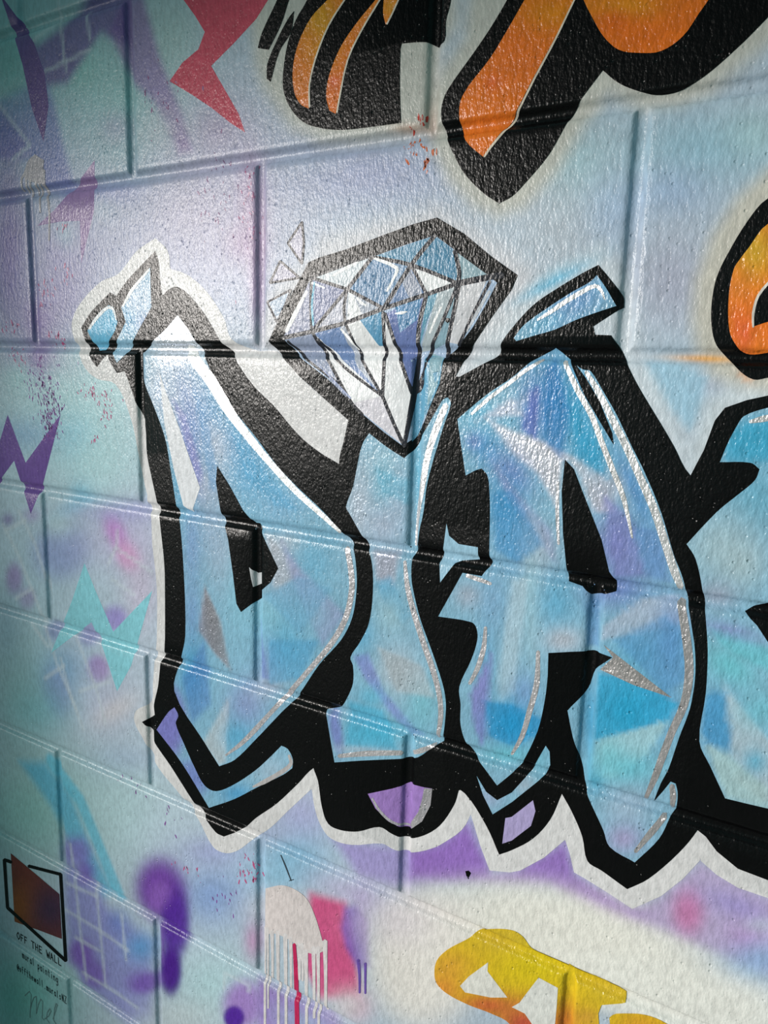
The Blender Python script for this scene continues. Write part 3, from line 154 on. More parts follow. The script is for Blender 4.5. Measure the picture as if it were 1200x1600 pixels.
('painted_letter','blue letter A right of letter I,with a tilted black-edged bar on top','letter',None,[('halo',1.015,(219,217,219),0,None,[674.2,-405.7,683.4,-467.6,696.1,-499.5,708.4,-524.2,730.6,-517.6,741.3,-511.2,764.7,-487.8,784.2,-461.0,789.6,-473.4,795.4,-491.8,805.7,-493.9,827.1,-499.5,852.4,-507.1,876.3,-483.7,893.0,-459.4,904.9,-436.9,910.9,-406.6,880.5,-367.8,849.2,-390.6,726.4,-417.5]),('outline',2.315,(10,10,11),0,None,[773.8,75.4,776.0,72.9,778.3,70.5,780.6,68.1,782.8,65.6,786.3,61.7,789.8,57.8,793.1,53.8,795.9,49.5,796.8,47.3,797.1,44.9,797.1,42.5,797.3,40.1,773.4,24.4,775.6,17.4,789.5,16.9,791.3,14.3,793.2,11.8,795.1,9.3,796.8,6.8,798.5,4.1,800.1,1.5,801.6,-1.2,803.1,-3.8,806.2,-9.2,809.3,-14.5,812.4,-19.7,815.7,-24.9,821.0,-32.8,826.5,-40.6,831.9,-48.3,837.4,-56.0,840.4,-60.4,843.4,-64.7,846.3,-69.1,849.3,-73.5,852.9,-79.6,856.3,-85.9,860.1,-91.8,864.7,-96.8,869.6,-99.6,874.9,-101.3,880.4,-102.4,885.8,-103.8,886.8,-109.1,888.0,-114.5,888.7,-119.8,887.9,-124.9,884.0,-132.9,878.7,-140.3,872.9,-147.5,867.2,-154.9,869.4,-157.7,871.7,-160.4,873.8,-163.3,875.5,-166.4,877.7,-172.0,879.6,-177.8,881.3,-183.7,882.8,-189.6,884.5,-196.3,885.9,-203.0,887.3,-209.8,888.5,-216.6,889.7,-223.4,890.9,-230.3,891.9,-237.1,892.8,-244.1,893.6,-253.4,894.2,-262.7,894.7,-272.1,894.9,-281.6,894.6,-292.7,893.8,-303.9,893.3,-315.1,894.1,-326.0,896.0,-331.5,899.2,-336.2,902.5,-340.8,904.9,-346.1,906.8,-354.9,908.1,-364.0,908.7,-373.4,908.5,-382.9,907.5,-389.4,905.6,-395.8,903.1,-402.2,900.5,-408.5,897.5,-415.5,894.3,-422.5,890.7,-429.4,886.9,-436.2,881.6,-445.1,876.0,-453.9,870.1,-462.6,863.8,-471.1,859.7,-475.9,855.2,-480.3,850.7,-484.6,846.1,-488.9,840.0,-486.6,833.8,-484.2,827.6,-481.8,821.3,-479.5,817.6,-478.6,813.7,-478.0,810.1,-477.0,807.3,-474.8,804.8,-469.6,803.4,-463.6,802.2,-457.4,800.5,-451.6,797.8,-445.6,794.8,-440.0,791.5,-434.4,788.2,-429.0,785.7,-425.2,783.0,-421.6,780.3,-418.0,777.6,-414.4,775.4,-422.0,773.4,-429.6,771.1,-437.3,768.2,-444.8,764.9,-451.7,761.1,-458.5,756.9,-465.1,752.2,-471.4,747.4,-477.0,742.2,-482.2,736.7,-487.2,731.1,-492.1,727.9,-494.8,724.6,-497.3,721.2,-499.8,717.8,-502.3,713.9,-495.5,710.2,-488.6,706.3,-481.9,701.9,-475.5,696.2,-468.1,690.3,-460.8,683.8,-454.0,676.5,-448.1,672.0,-446.1,666.9,-445.1,661.5,-444.6,656.2,-443.9,653.5,-432.9,650.6,-422.0,648.0,-411.0,646.5,-399.6,646.6,-388.8,647.7,-377.7,649.1,-366.7,649.6,-355.9,649.2,-351.2,648.3,-346.7,647.1,-342.3,645.8,-337.9,643.9,-332.5,641.8,-327.2,639.6,-322.0,637.3,-316.8,634.7,-310.9,632.0,-305.1,629.2,-299.3,626.5,-293.5,623.7,-287.8,620.9,-282.2,618.2,-276.5,615.7,-270.7,613.2,-264.3,611.0,-257.8,608.9,-251.3,607.0,-244.7,605.7,-240.3,604.6,-235.9,603.7,-231.4,603.2,-226.8,602.9,-221.7,602.9,-216.6,603.3,-211.4,603.8,-206.3,605.1,-198.7,606.7,-191.3,608.4,-183.8,610.1,-176.5,611.2,-171.8,612.5,-167.2,613.6,-162.6,614.5,-158.0,615.2,-151.4,615.7,-144.7,616.2,-138.1,617.0,-131.6,618.2,-124.9,619.7,-118.3,621.3,-111.7,623.0,-105.2,625.4,-96.5,627.8,-87.9,630.3,-79.4,632.8,-71.0,634.7,-65.1,636.6,-59.3,638.5,-53.5,640.0,-47.6,641.2,-41.8,642.1,-35.9,642.8,-30.1,643.6,-24.3,649.5,-21.3,655.2,-18.3,660.9,-15.3,666.5,-12.3,671.5,-9.7,676.6,-7.3,681.3,-4.6,685.4,-1.3,686.8,1.0,687.4,3.7,687.8,6.5,688.6,9.2,690.8,12.8,693.2,16.3,695.8,19.7,698.5,23.0,703.0,28.3,707.6,33.4,712.4,38.4,717.4,43.0,722.0,46.6,726.9,49.9,731.8,52.9,736.8,55.8,742.7,59.3,748.6,62.7,754.5,65.9,760.4,69.1,763.7,70.7,767.1,72.3,770.4,73.8]),('fill',3.015,'F',5,None,[740.9,6.2,743.9,3.8,746.8,1.5,749.7,-0.9,752.7,-3.1,756.1,-5.6,759.5,-8.0,763.0,-10.2,766.7,-12.2,768.5,-12.7,770.6,-12.8,772.5,-12.9,774.2,-13.7,777.3,-17.0,779.9,-20.6,782.4,-24.4,784.9,-28.2,788.6,-33.5,792.3,-38.8,795.9,-44.1,799.4,-49.5,803.3,-56.1,807.1,-62.8,810.9,-69.4,814.7,-76.1,817.9,-81.3,821.1,-86.5,824.3,-91.8,827.3,-97.1,831.7,-105.3,836.1,-113.5,840.2,-121.8,844.1,-130.2,847.7,-139.0,851.1,-147.9,854.4,-156.9,857.9,-165.7,860.1,-170.5,862.5,-175.1,864.8,-179.7,866.9,-184.5,868.3,-188.4,869.5,-192.5,870.5,-196.5,871.6,-200.6,872.8,-205.2,874.1,-209.8,875.3,-214.4,876.5,-219.0,878.1,-225.8,879.8,-232.6,881.4,-239.4,882.7,-246.3,883.6,-252.3,884.3,-258.4,884.8,-264.5,885.1,-270.7,885.1,-277.6,884.8,-284.6,884.4,-291.6,883.6,-298.7,882.3,-305.9,880.7,-313.2,878.9,-320.5,877.3,-327.9,875.9,-335.4,874.5,-343.0,873.1,-350.7,871.5,-358.3,870.3,-362.3,869.0,-366.3,867.6,-370.2,866.3,-374.2,865.0,-379.3,863.8,-384.4,862.7,-389.5,861.5,-394.7,863.3,-391.4,865.1,-388.1,866.9,-384.9,868.7,-381.6,870.1,-378.8,871.5,-376.0,872.9,-373.2,874.2,-370.4,878.6,-370.9,879.3,-373.1,880.1,-375.3,880.7,-377.6,881.1,-379.9,881.4,-383.5,881.4,-387.0,881.3,-390.7,880.8,-394.3,880.1,-396.9,879.0,-399.4,877.9,-401.9,876.8,-404.5,875.1,-410.4,873.6,-416.3,871.8,-422.3,869.5,-428.1,865.3,-436.0,860.6,-443.7,855.6,-451.4,850.6,-459.3,844.6,-457.9,838.4,-456.8,832.4,-455.2,826.9,-452.4,824.4,-449.6,822.7,-445.8,821.4,-441.7,819.7,-437.8,815.2,-430.0,810.5,-422.3,805.8,-414.5,801.4,-406.5,800.1,-403.7,799.1,-400.7,798.2,-397.7,797.4,-394.6,796.5,-391.1,795.7,-387.6,794.8,-384.1,793.8,-380.6,791.4,-373.7,788.8,-366.8,786.2,-360.0,783.7,-353.0,781.9,-347.0,780.2,-341.0,778.6,-335.0,776.9,-329.0,781.2,-322.6,785.6,-316.4,789.7,-310.1,793.4,-303.6,795.2,-298.6,796.3,-293.4,797.5,-288.2,799.5,-283.4,802.7,-279.0,806.4,-275.1,810.3,-271.4,814.1,-267.7,809.7,-267.1,805.3,-266.4,800.9,-265.9,796.4,-266.1,786.1,-268.1,775.7,-270.8,765.1,-273.8,754.4,-276.7,754.7,-284.2,755.0,-291.7,755.3,-299.2,755.2,-306.7,754.9,-315.0,754.3,-323.3,753.5,-331.7,752.4,-340.1,751.6,-345.9,750.5,-351.7,749.2,-357.6,747.5,-363.4,744.9,-371.6,742.0,-379.8,738.8,-388.0,735.2,-396.2,733.2,-399.6,730.9,-402.9,728.4,-406.2,725.9,-409.4,722.3,-413.9,718.6,-418.4,714.9,-422.9,711.1,-427.4,707.4,-423.9,703.7,-420.3,699.9,-416.7,696.2,-413.1,691.0,-408.3,685.6,-403.6,680.4,-398.7,675.7,-393.2,673.0,-389.0,670.7,-384.4,668.9,-379.5,667.5,-374.4,666.7,-368.8,666.5,-363.1,666.5,-357.3,666.3,-351.6,665.5,-347.0,664.4,-342.6,663.7,-338.1,663.9,-333.4,666.1,-325.2,669.3,-317.1,672.8,-309.1,675.7,-301.1,677.4,-295.7,678.9,-290.4,680.1,-285.0,680.9,-279.7,681.1,-276.7,680.9,-273.7,680.4,-270.7,679.5,-268.0,678.6,-266.1,677.3,-264.4,675.6,-263.2,673.6,-262.5,664.6,-262.2,655.3,-262.6,645.8,-263.3,636.3,-263.9,661.2,-213.8,682.0,-213.7,684.3,-210.1,686.8,-206.6,689.1,-203.1,690.7,-199.4,690.8,-197.3,690.1,-195.4,689.3,-193.4,688.8,-191.3,688.2,-180.8,687.9,-170.2,687.5,-159.7,687.0,-149.2,686.7,-144.1,686.3,-139.0,685.8,-133.9,685.2,-128.9,684.7,-125.1,684.3,-121.4,683.5,-117.8,682.3,-114.3,681.1,-112.5,679.5,-111.0,677.7,-109.6,676.0,-108.1,672.6,-109.2,669.4,-110.5,666.8,-111.9,664.4,-113.4,661.9,-114.9,659.5,-116.5,657.6,-108.3,655.8,-100.2,654.0,-92.1,652.2,-84.0,651.1,-78.6,649.9,-73.3,648.8,-68.0,647.7,-62.6,655.0,-56.3,662.2,-50.1,669.3,-44.0,676.6,-38.2,682.7,-33.7,689.0,-29.6,695.3,-25.6,701.3,-21.4,706.3,-17.4,711.0,-13.2,715.8,-9.1,720.7,-5.4,725.7,-2.2,730.8,0.7,735.9,3.4]),('fill_piece',3.027,(160,200,224),0,None,[641.0,-166.5,644.5,-178.4,655.4,-185.3,676.3,-185.5,677.0,-198.3,658.4,-202.5,651.6,-206.2,636.8,-227.9,635.1,-208.1,638.2,-196.4]),('gap',4.515,(10,10,11),0,None,[754.6,-4.7,758.8,-6.9,763.2,-11.2,771.3,-20.9,784.1,-39.3,797.4,-66.2,799.4,-76.1,787.4,-59.1,770.1,-34.3]),('counter',4.527,(10,10,11),0,None,[757.0,-92.6,765.9,-100.5,774.9,-119.3,783.9,-137.5,795.6,-161.1,804.7,-189.1,811.0,-196.3,811.9,-206.8,803.6,-210.0,789.8,-213.1,781.7,-207.3,767.8,-205.4,766.4,-195.3,760.2,-160.0,756.1,-121.3]),('highlight',4.015,(222,220,222),0,None,[748.8,-7.3,753.1,-15.5,757.3,-23.7,761.8,-31.9,766.7,-39.2,771.6,-46.4,776.1,-53.5,779.7,-60.5,782.9,-67.8,786.3,-75.2,790.1,-83.0,793.9,-90.8,797.8,-98.5,802.1,-106.9,806.3,-115.2,810.1,-123.6,814.1,-134.1,817.7,-145.0,821.3,-155.9,822.3,-156.3,822.9,-155.3,820.2,-144.2,817.4,-132.9,814.2,-121.8,810.5,-113.1,806.4,-104.6,802.2,-96.2,798.5,-88.5,794.6,-80.8,790.9,-73.1,787.6,-65.8,784.3,-58.5,780.6,-51.2,775.9,-43.7,771.0,-36.6,766.3,-29.4,761.6,-21.6,757.0,-13.7,752.4,-5.7,749.9,-5.1]),('highlight',4.027,(220,219,222),0,None,[768.9,-15.3,772.7,-21.0,776.4,-26.7,780.0,-32.5,784.7,-40.1,789.3,-47.9,793.8,-55.6,798.7,-63.7,803.6,-71.7,808.3,-79.7,812.6,-87.5,816.9,-95.5,821.2,-103.5,825.9,-112.3,830.6,-121.0,835.0,-129.8,839.2,-139.3,843.2,-149.1,847.2,-158.9,850.5,-166.9,853.8,-174.9,857.3,-182.8,859.5,-186.7,861.7,-190.4,863.9,-194.0,867.1,-194.5,868.4,-191.0,866.7,-187.1,865.0,-183.2,863.4,-179.3,860.0,-171.6,856.7,-163.7,853.4,-155.7,849.4,-146.0,845.5,-136.2,841.2,-126.5,836.5,-117.6,831.7,-108.9,826.8,-100.2,822.6,-92.3,818.3,-84.3,813.9,-76.4,809.0,-68.4,804.0,-60.5,799.0,-52.6,794.3,-45.0,789.6,-37.3,784.6,-29.6,780.4,-24.1,776.0,-18.8,771.6,-13.4,769.4,-13.2]),('highlight',4.039,(182,178,180),0,None,[864.1,-206.6,866.7,-217.5,869.3,-228.4,871.7,-239.5,873.6,-248.6,875.3,-257.7,876.3,-266.8,876.6,-276.3,876.3,-285.9,875.2,-295.6,873.3,-304.4,870.6,-313.6,867.9,-323.1,865.6,-333.0,863.4,-342.9,861.3,-352.8,860.2,-358.4,859.2,-363.9,858.0,-369.4,856.5,-377.1,854.7,-385.0,853.0,-393.0,854.2,-394.7,856.2,-393.5,858.7,-385.7,861.3,-377.9,863.8,-370.1,865.1,-364.4,866.3,-358.9,867.5,-353.4,869.7,-343.6,871.8,-333.8,874.0,-324.2,876.7,-315.1,879.6,-305.7,881.9,-296.1,883.1,-285.7,883.7,-275.5,883.5,-265.4,882.4,-255.6,880.6,-246.1,878.7,-236.9,876.1,-225.9,873.3,-215.0,870.6,-204.2,866.7,-202.6]),('highlight',4.051,(182,178,180),0,None,[869.7,-404.3,866.5,-410.5,863.2,-416.7,859.9,-422.9,856.3,-431.0,852.6,-439.2,848.8,-447.5,849.5,-449.8,851.6,-449.0,856.1,-441.1,860.6,-433.3,864.9,-425.6,868.1,-419.3,871.1,-413.0,874.2,-406.8,873.2,-403.2]),('highlight',4.063,(190,186,188),0,None,[873.6,-374.7,874.1,-378.3,874.7,-381.7,875.0,-385.1,875.5,-388.2,875.7,-391.6,876.0,-395.1,877.5,-396.3,879.2,-394.5,879.7,-390.9,880.1,-387.2,880.3,-383.3,879.6,-379.5,878.6,-376.1,877.7,-372.7,875.2,-371.9]),('highlight',4.075,(208,204,208),0,None,[665.6,-217.6,669.8,-218.3,674.0,-219.0,678.1,-219.7,682.5,-220.2,687.0,-220.8,691.4,-221.4,693.1,-220.0,692.4,-218.2,688.1,-217.2,683.8,-216.2,679.4,-215.2,675.2,-214.7,671.0,-214.2,666.7,-213.7,664.6,-215.4]),('highlight',4.087,(203,199,204),0,None,[687.3,-265.0,686.9,-272.3,686.5,-279.7,685.5,-286.9,684.1,-294.3,682.2,-301.8,679.9,-309.2,678.1,-315.0,675.8,-320.8,673.4,-326.7,674.4,-328.5,676.6,-327.6,679.6,-321.9,682.5,-316.1,685.2,-310.1,687.5,-302.3,689.5,-294.5,690.9,-286.7,691.2,-279.1,691.0,-271.8,690.7,-264.5,689.0,-263.4]),('highlight',4.099,(200,196,200),0,None,[742.4,-278.1,742.6,-288.6,742.8,-299.1,742.3,-309.5,741.1,-319.0,739.2,-328.8,737.1,-338.8,735.5,-348.3,733.8,-357.7,731.5,-367.0,729.2,-374.1,726.4,-381.3,723.4,-388.8,724.1,-390.2,725.8,-389.5,729.5,-382.3,733.2,-375.1,736.4,-367.6,739.0,-357.9,741.0,-348.3,742.8,-338.9,744.9,-329.0,746.8,-319.0,748.0,-308.9,747.8,-298.1,747.0,-287.7,746.2,-277.3,744.2,-276.2]),('highlight',4.111,(225,224,228),0,None,[729.1,-4.2,723.5,-7.3,717.9,-10.5,712.2,-13.8,707.5,-17.4,703.0,-21.1,698.5,-24.7,692.0,-29.6,685.3,-34.5,678.7,-39.7,672.9,-45.0,667.1,-50.5,661.4,-56.1,661.6,-57.6,663.3,-57.8,669.4,-52.5,675.3,-47.3,681.3,-42.3,687.8,-37.2,694.4,-32.3,700.9,-27.4,705.5,-23.7,710.0,-20.0,714.5,-16.6,719.8,-13.0,725.1,-9.6,730.5,-6.1,730.6,-4.7]),('highlight',4.123,(214,212,218),0,None,[750.7,-113.6,750.9,-122.8,751.1,-132.1,751.5,-141.4,752.7,-151.3,754.1,-161.1,755.5,-171.0,756.8,-171.7,757.9,-170.5,756.9,-160.6,755.9,-150.8,755.1,-141.0,754.3,-131.8,753.7,-122.6,753.1,-113.4,751.9,-112.6]),('grey_shard',3.415,(172,168,168),0,None,[805.1,-257.4,868.1,-292.6,834.7,-289.0,804.1,-281.6,814.6,-267.5]),('lower_face',3.039,'F',6,None,[688.3,-424.2,699.8,-438.2,712.1,-443.3,727.2,-429.8,745.5,-401.1,758.4,-370.2,762.6,-375.0,764.2,-388.5,758.7,-402.4,727.8,-440.1,708.2,-460.4,696.5,-442.9]),('lower_face',3.051,(176,164,210),0,'lilac lower face',[722.1,-459.7,728.8,-455.9,749.5,-430.7,752.8,-441.3,749.3,-458.5,730.4,-481.6,720.5,-488.9]),('top_bar',3.063,'F',6,'blue tilted bar face',[773.3,67.0,775.5,64.3,777.7,61.6,779.8,58.9,781.9,56.2,784.5,52.5,786.9,48.7,789.4,45.0,791.8,41.2,787.8,40.0,783.8,38.7,779.8,37.5,775.8,36.2,771.3,34.7,766.8,33.2,762.3,31.6,757.7,29.9,753.1,27.9,748.6,25.8,744.0,23.7,739.2,21.7,734.4,20.2,729.4,18.8,724.3,17.5,719.3,16.2,715.4,15.0,711.5,13.9,707.5,12.7,703.6,11.5,700.9,14.4,703.3,17.5,705.5,20.6,707.9,23.6,710.6,26.3,715.2,29.9,720.0,33.3,724.8,36.4,729.7,39.5,735.2,43.1,740.8,46.6,746.4,50.0,752.0,53.3,756.1,55.5,760.2,57.5,764.3,59.6,768.2,61.9,769.7,63.0,770.9,64.3,772.1,65.7]),('highlight',4.135,(228,228,232),0,None,[723.0,29.4,727.1,31.4,731.1,33.3,735.1,35.3,739.5,38.1,743.8,41.0,748.0,43.6,752.9,46.5,757.7,49.3,762.7,51.9,766.2,53.9,769.7,55.7,773.1,56.4,774.2,56.1,775.7,54.7,777.1,53.0,778.6,51.1,779.8,48.8,781.1,46.5,781.7,46.3,782.1,46.9,781.3,49.3,780.6,51.8,779.4,54.3,777.9,56.4,775.8,58.5,772.8,59.6,768.2,58.9,764.2,57.1,760.5,55.2,755.5,52.6,750.5,49.8,745.6,46.9,741.3,44.0,737.2,41.0,732.9,38.1,729.4,35.7,725.7,33.3,722.0,30.9,721.9,29.8])]),
('painted_letter','turquoise letter cut off by the right edge,its black outline with an arrow spike','letter',None,[('halo',1.0175,(219,217,219),0,None,[899.1,-404.7,905.9,-436.5,919.9,-444.7,937.5,-450.0,961.1,-450.1,1008.7,-451.8,1002.9,-401.7,929.0,-381.9]),('outline',2.5175,(10,10,11),0,None,[958.0,-17.5,915.7,-28.8,901.0,-33.0,885.6,-39.8,879.0,-50.4,873.1,-74.8,864.7,-96.8,858.0,-128.5,863.2,-155.5,873.4,-181.7,887.4,-328.0,888.0,-390.0,900.5,-408.5,907.7,-412.1,917.7,-422.6,935.7,-432.3,959.3,-433.8,1006.8,-435.0]),('fill',3.0175,'F',6,None,[958.9,-25.6,948.6,-28.6,938.1,-31.6,927.5,-34.7,916.7,-38.2,912.5,-39.7,908.3,-41.3,904.3,-43.2,900.4,-45.6,899.1,-46.9,898.1,-48.6,897.2,-50.5,896.4,-52.4,894.8,-56.3,893.3,-60.2,891.8,-64.2,890.5,-68.3,889.3,-72.1,888.3,-75.9,887.3,-79.8,886.2,-83.7,892.0,-83.2,897.7,-82.5,903.3,-82.1,908.9,-82.3,910.8,-82.9,912.6,-84.1,914.2,-85.5,915.9,-86.8,915.5,-89.1,915.1,-91.4,914.5,-93.7,913.6,-95.8,911.1,-99.3,908.3,-102.5,905.3,-105.7,902.3,-108.9,898.7,-112.8,895.0,-116.7,891.4,-120.7,887.9,-124.9,882.7,-132.1,877.5,-139.5,872.4,-147.2,867.2,-154.9,869.4,-157.7,871.7,-160.4,873.8,-163.3,875.5,-166.4,877.7,-172.0,879.6,-177.8,881.3,-183.7,882.8,-189.6,884.5,-196.3,885.9,-203.0,887.3,-209.8,888.5,-216.6,889.7,-223.4,890.9,-230.3,891.9,-237.1,892.8,-244.1,893.6,-253.4,894.2,-262.7,894.7,-272.1,894.9,-281.6,894.6,-292.7,893.8,-303.9,893.3,-315.1,894.1,-326.0,895.8,-331.7,898.6,-336.6,901.8,-341.3,904.9,-346.1,908.5,-352.5,912.1,-358.8,915.7,-365.1,919.3,-371.4,927.7,-371.0,936.1,-370.6,944.3,-370.1,952.4,-369.6,964.3,-368.8,976.0,-367.9,987.5,-367.0,998.7,-366.1]),('counter',4.5175,(10,10,11),0,None,[917.1,-205.5,923.2,-199.4,937.8,-191.2,976.3,-174.8,987.2,-267.3,937.0,-226.6,927.6,-214.3]),('highlight',4.0175,(200,198,200),0,None,[905.4,-51.1,908.3,-50.7,911.1,-50.2,913.9,-49.8,919.7,-48.0,925.6,-46.1,931.3,-44.3,932.2,-41.4,929.8,-39.6,924.0,-41.4,918.2,-43.2,912.4,-45.0,909.8,-46.2,907.3,-47.5,904.7,-48.7,904.2,-50.2])]),
('painted_letter','orange striped letter piece at the top,two black dashes on its left','letter',None,[('outline',2.02,(10,10,11),0,None,[475.4,373.7,471.8,365.9,468.2,358.1,464.5,350.2,460.2,342.6,457.1,338.7,453.6,335.1,449.9,331.6,446.7,327.7,443.6,323.0,440.8,318.0,438.3,312.9,436.2,307.7,434.2,301.6,432.7,295.4,431.5,289.1,430.5,282.7,430.0,278.2,429.8,273.7,429.9,269.1,430.7,264.4,432.0,259.9,433.9,255.4,436.3,250.9,439.2,246.6,442.7,242.2,446.7,237.9,451.1,233.9,456.0,230.3,461.2,227.4,466.7,225.1,472.4,223.1,478.1,221.4,484.6,219.7,491.2,218.3,497.7,217.2,504.2,216.3,510.8,215.7,517.3,215.3,523.8,215.0,530.2,214.8,541.3,214.5,552.3,214.3,563.2,214.1,573.8,213.9,573.1,221.3,572.4,228.8,571.8,236.2,571.3,243.5,570.9,252.4,570.7,261.2,570.6,269.9,570.6,278.6,571.1,281.0,571.8,283.3,578.6,282.6,585.3,281.9,592.0,281.0,598.6,279.7,601.4,278.8,604.1,277.5,606.8,276.0,609.4,274.6,611.6,275.3,613.9,275.9,615.9,276.7,617.1,278.1,618.0,281.8,617.9,285.8,617.5,289.9,617.7,293.9,618.6,298.0,620.0,302.1,621.2,306.1,622.0,310.3,622.5,318.0,622.5,325.7,622.4,333.5,622.4,341.2]),('stroke_fill',3.02,'O',8,None,[520.7,363.7,512.1,357.2,503.4,350.7,494.5,344.1,485.3,337.6,480.5,334.7,475.4,332.0,470.4,329.1,466.0,325.8,461.3,321.2,457.2,316.1,453.4,310.8,450.2,305.2,447.6,299.9,445.6,294.3,444.0,288.5,443.0,282.5,442.7,277.1,442.8,271.6,443.6,266.1,444.9,260.5,446.2,257.0,448.1,253.6,450.5,250.2,453.3,247.1,455.6,245.4,458.4,244.0,461.2,242.7,464.0,241.4,463.8,247.0,463.4,252.7,463.3,258.2,463.7,263.7,465.0,270.0,466.7,276.2,468.9,282.2,471.4,288.0,474.7,294.9,478.3,301.7,482.2,308.2,486.6,314.4,490.8,319.6,495.4,324.5,500.2,329.2,505.2,333.6,513.6,340.5,522.1,347.0,530.6,353.3,538.9,359.6]),('stroke_fill',3.032,'O',8,None,[570.5,352.7,563.4,346.2,556.3,339.6,549.0,333.0,541.4,326.4,536.7,322.7,531.8,319.2,526.9,315.6,522.2,311.8,517.0,307.3,511.8,302.7,506.9,297.8,502.4,292.6,498.5,287.2,494.9,281.4,491.8,275.5,489.0,269.3,487.5,264.8,486.3,260.1,485.7,255.3,485.5,250.3,486.0,246.8,487.1,243.2,488.5,239.6,489.7,236.1,497.6,232.0,498.5,235.6,499.4,239.2,500.3,242.8,501.2,246.3,503.2,254.9,505.1,263.4,507.3,271.8,510.3,279.8,513.9,286.6,518.2,293.0,522.8,299.2,527.5,305.2,531.8,310.5,536.2,315.8,540.8,320.8,545.7,325.5,553.5,332.3,561.5,338.7,569.5,345.0,577.4,351.2]),('stroke_fill',3.044,'O',8,None,[551.7,335.2,551.3,329.9,550.7,324.5,550.3,319.1,550.4,313.6,550.8,310.9,551.7,308.1,552.7,305.4,553.6,302.6,555.3,304.9,557.0,307.1,558.7,309.4,560.3,311.7,561.9,314.1,563.5,316.5,565.0,318.9,566.2,321.4,567.7,325.2,568.9,328.9,570.0,332.8,571.1,336.6]),('rim_light',4.02,(225,215,200),0,None,[465.9,242.4,465.5,249.5,465.1,256.5,465.5,263.3,467.3,271.7,469.9,279.7,473.1,287.5,477.6,296.7,482.6,305.5,488.2,313.8,494.0,320.5,500.3,326.8,506.8,332.9,511.8,337.5,516.9,342.0,522.0,346.5,521.6,347.4,520.4,347.6,515.4,343.2,510.2,338.7,505.2,334.0,498.7,327.9,492.3,321.6,486.5,314.8,480.8,306.4,475.7,297.5,471.2,288.3,468.0,280.4,465.4,272.3,463.5,263.8,463.1,256.8,463.4,249.7,463.8,242.6,464.9,241.9]),('rim_light',4.032,(225,215,200),0,None,[500.1,232.8,501.0,237.2,501.9,241.6,502.9,245.9,505.5,257.3,508.2,268.6,512.0,279.3,516.9,288.2,522.8,296.5,529.1,304.5,535.0,311.5,541.2,318.2,547.2,324.9,550.9,329.6,554.5,334.3,558.0,339.0,557.5,339.9,556.4,340.0,552.9,335.3,549.3,330.5,545.6,325.9,539.6,319.2,533.4,312.5,527.5,305.5,521.2,297.5,515.2,289.1,510.2,280.0,506.4,269.2,503.6,257.9,501.0,246.5,500.0,242.1,499.1,237.7,498.2,233.3,499.1,232.4]),('rim_light',4.044,(225,215,200),0,None,[555.8,302.4,557.8,305.3,559.9,308.2,561.8,311.1,563.8,314.4,565.8,317.6,567.7,320.9,567.2,321.7,566.1,321.7,564.2,318.5,562.2,315.3,560.2,312.0,558.3,309.1,556.2,306.2,554.2,303.3,554.7,302.4]),('dash',2.032,(10,10,11),0,None,[451.8,367.4,448.2,362.4,444.5,357.4,440.9,352.4,437.5,347.1,434.9,342.2,432.7,337.1,430.4,332.1,427.7,327.1,423.9,321.6,419.6,316.2,415.3,310.9,410.9,305.4,396.2,309.8,397.6,313.4,398.9,317.0,400.4,320.6,402.3,324.0,406.3,329.8,410.6,335.5,415.0,341.0,419.2,346.6,423.5,352.7,427.6,358.8,431.6,364.9,435.6,370.9]),('dash',2.044,(10,10,11),0,None,[444.1,335.8,443.4,331.1,442.8,326.2,441.9,321.5,440.2,317.1,437.1,313.0,433.0,309.4,428.8,305.8,425.4,301.7,421.8,295.2,419.0,288.4,416.3,281.3,413.6,274.4,408.4,278.2,408.4,281.8,408.3,285.4,408.4,288.9,409.2,292.3,411.8,297.6,414.9,302.8,418.4,307.7,421.9,312.6,425.2,317.1,428.6,321.4,432.2,325.6,436.0,329.7,437.8,331.4,439.9,332.9,442.0,334.4])]),
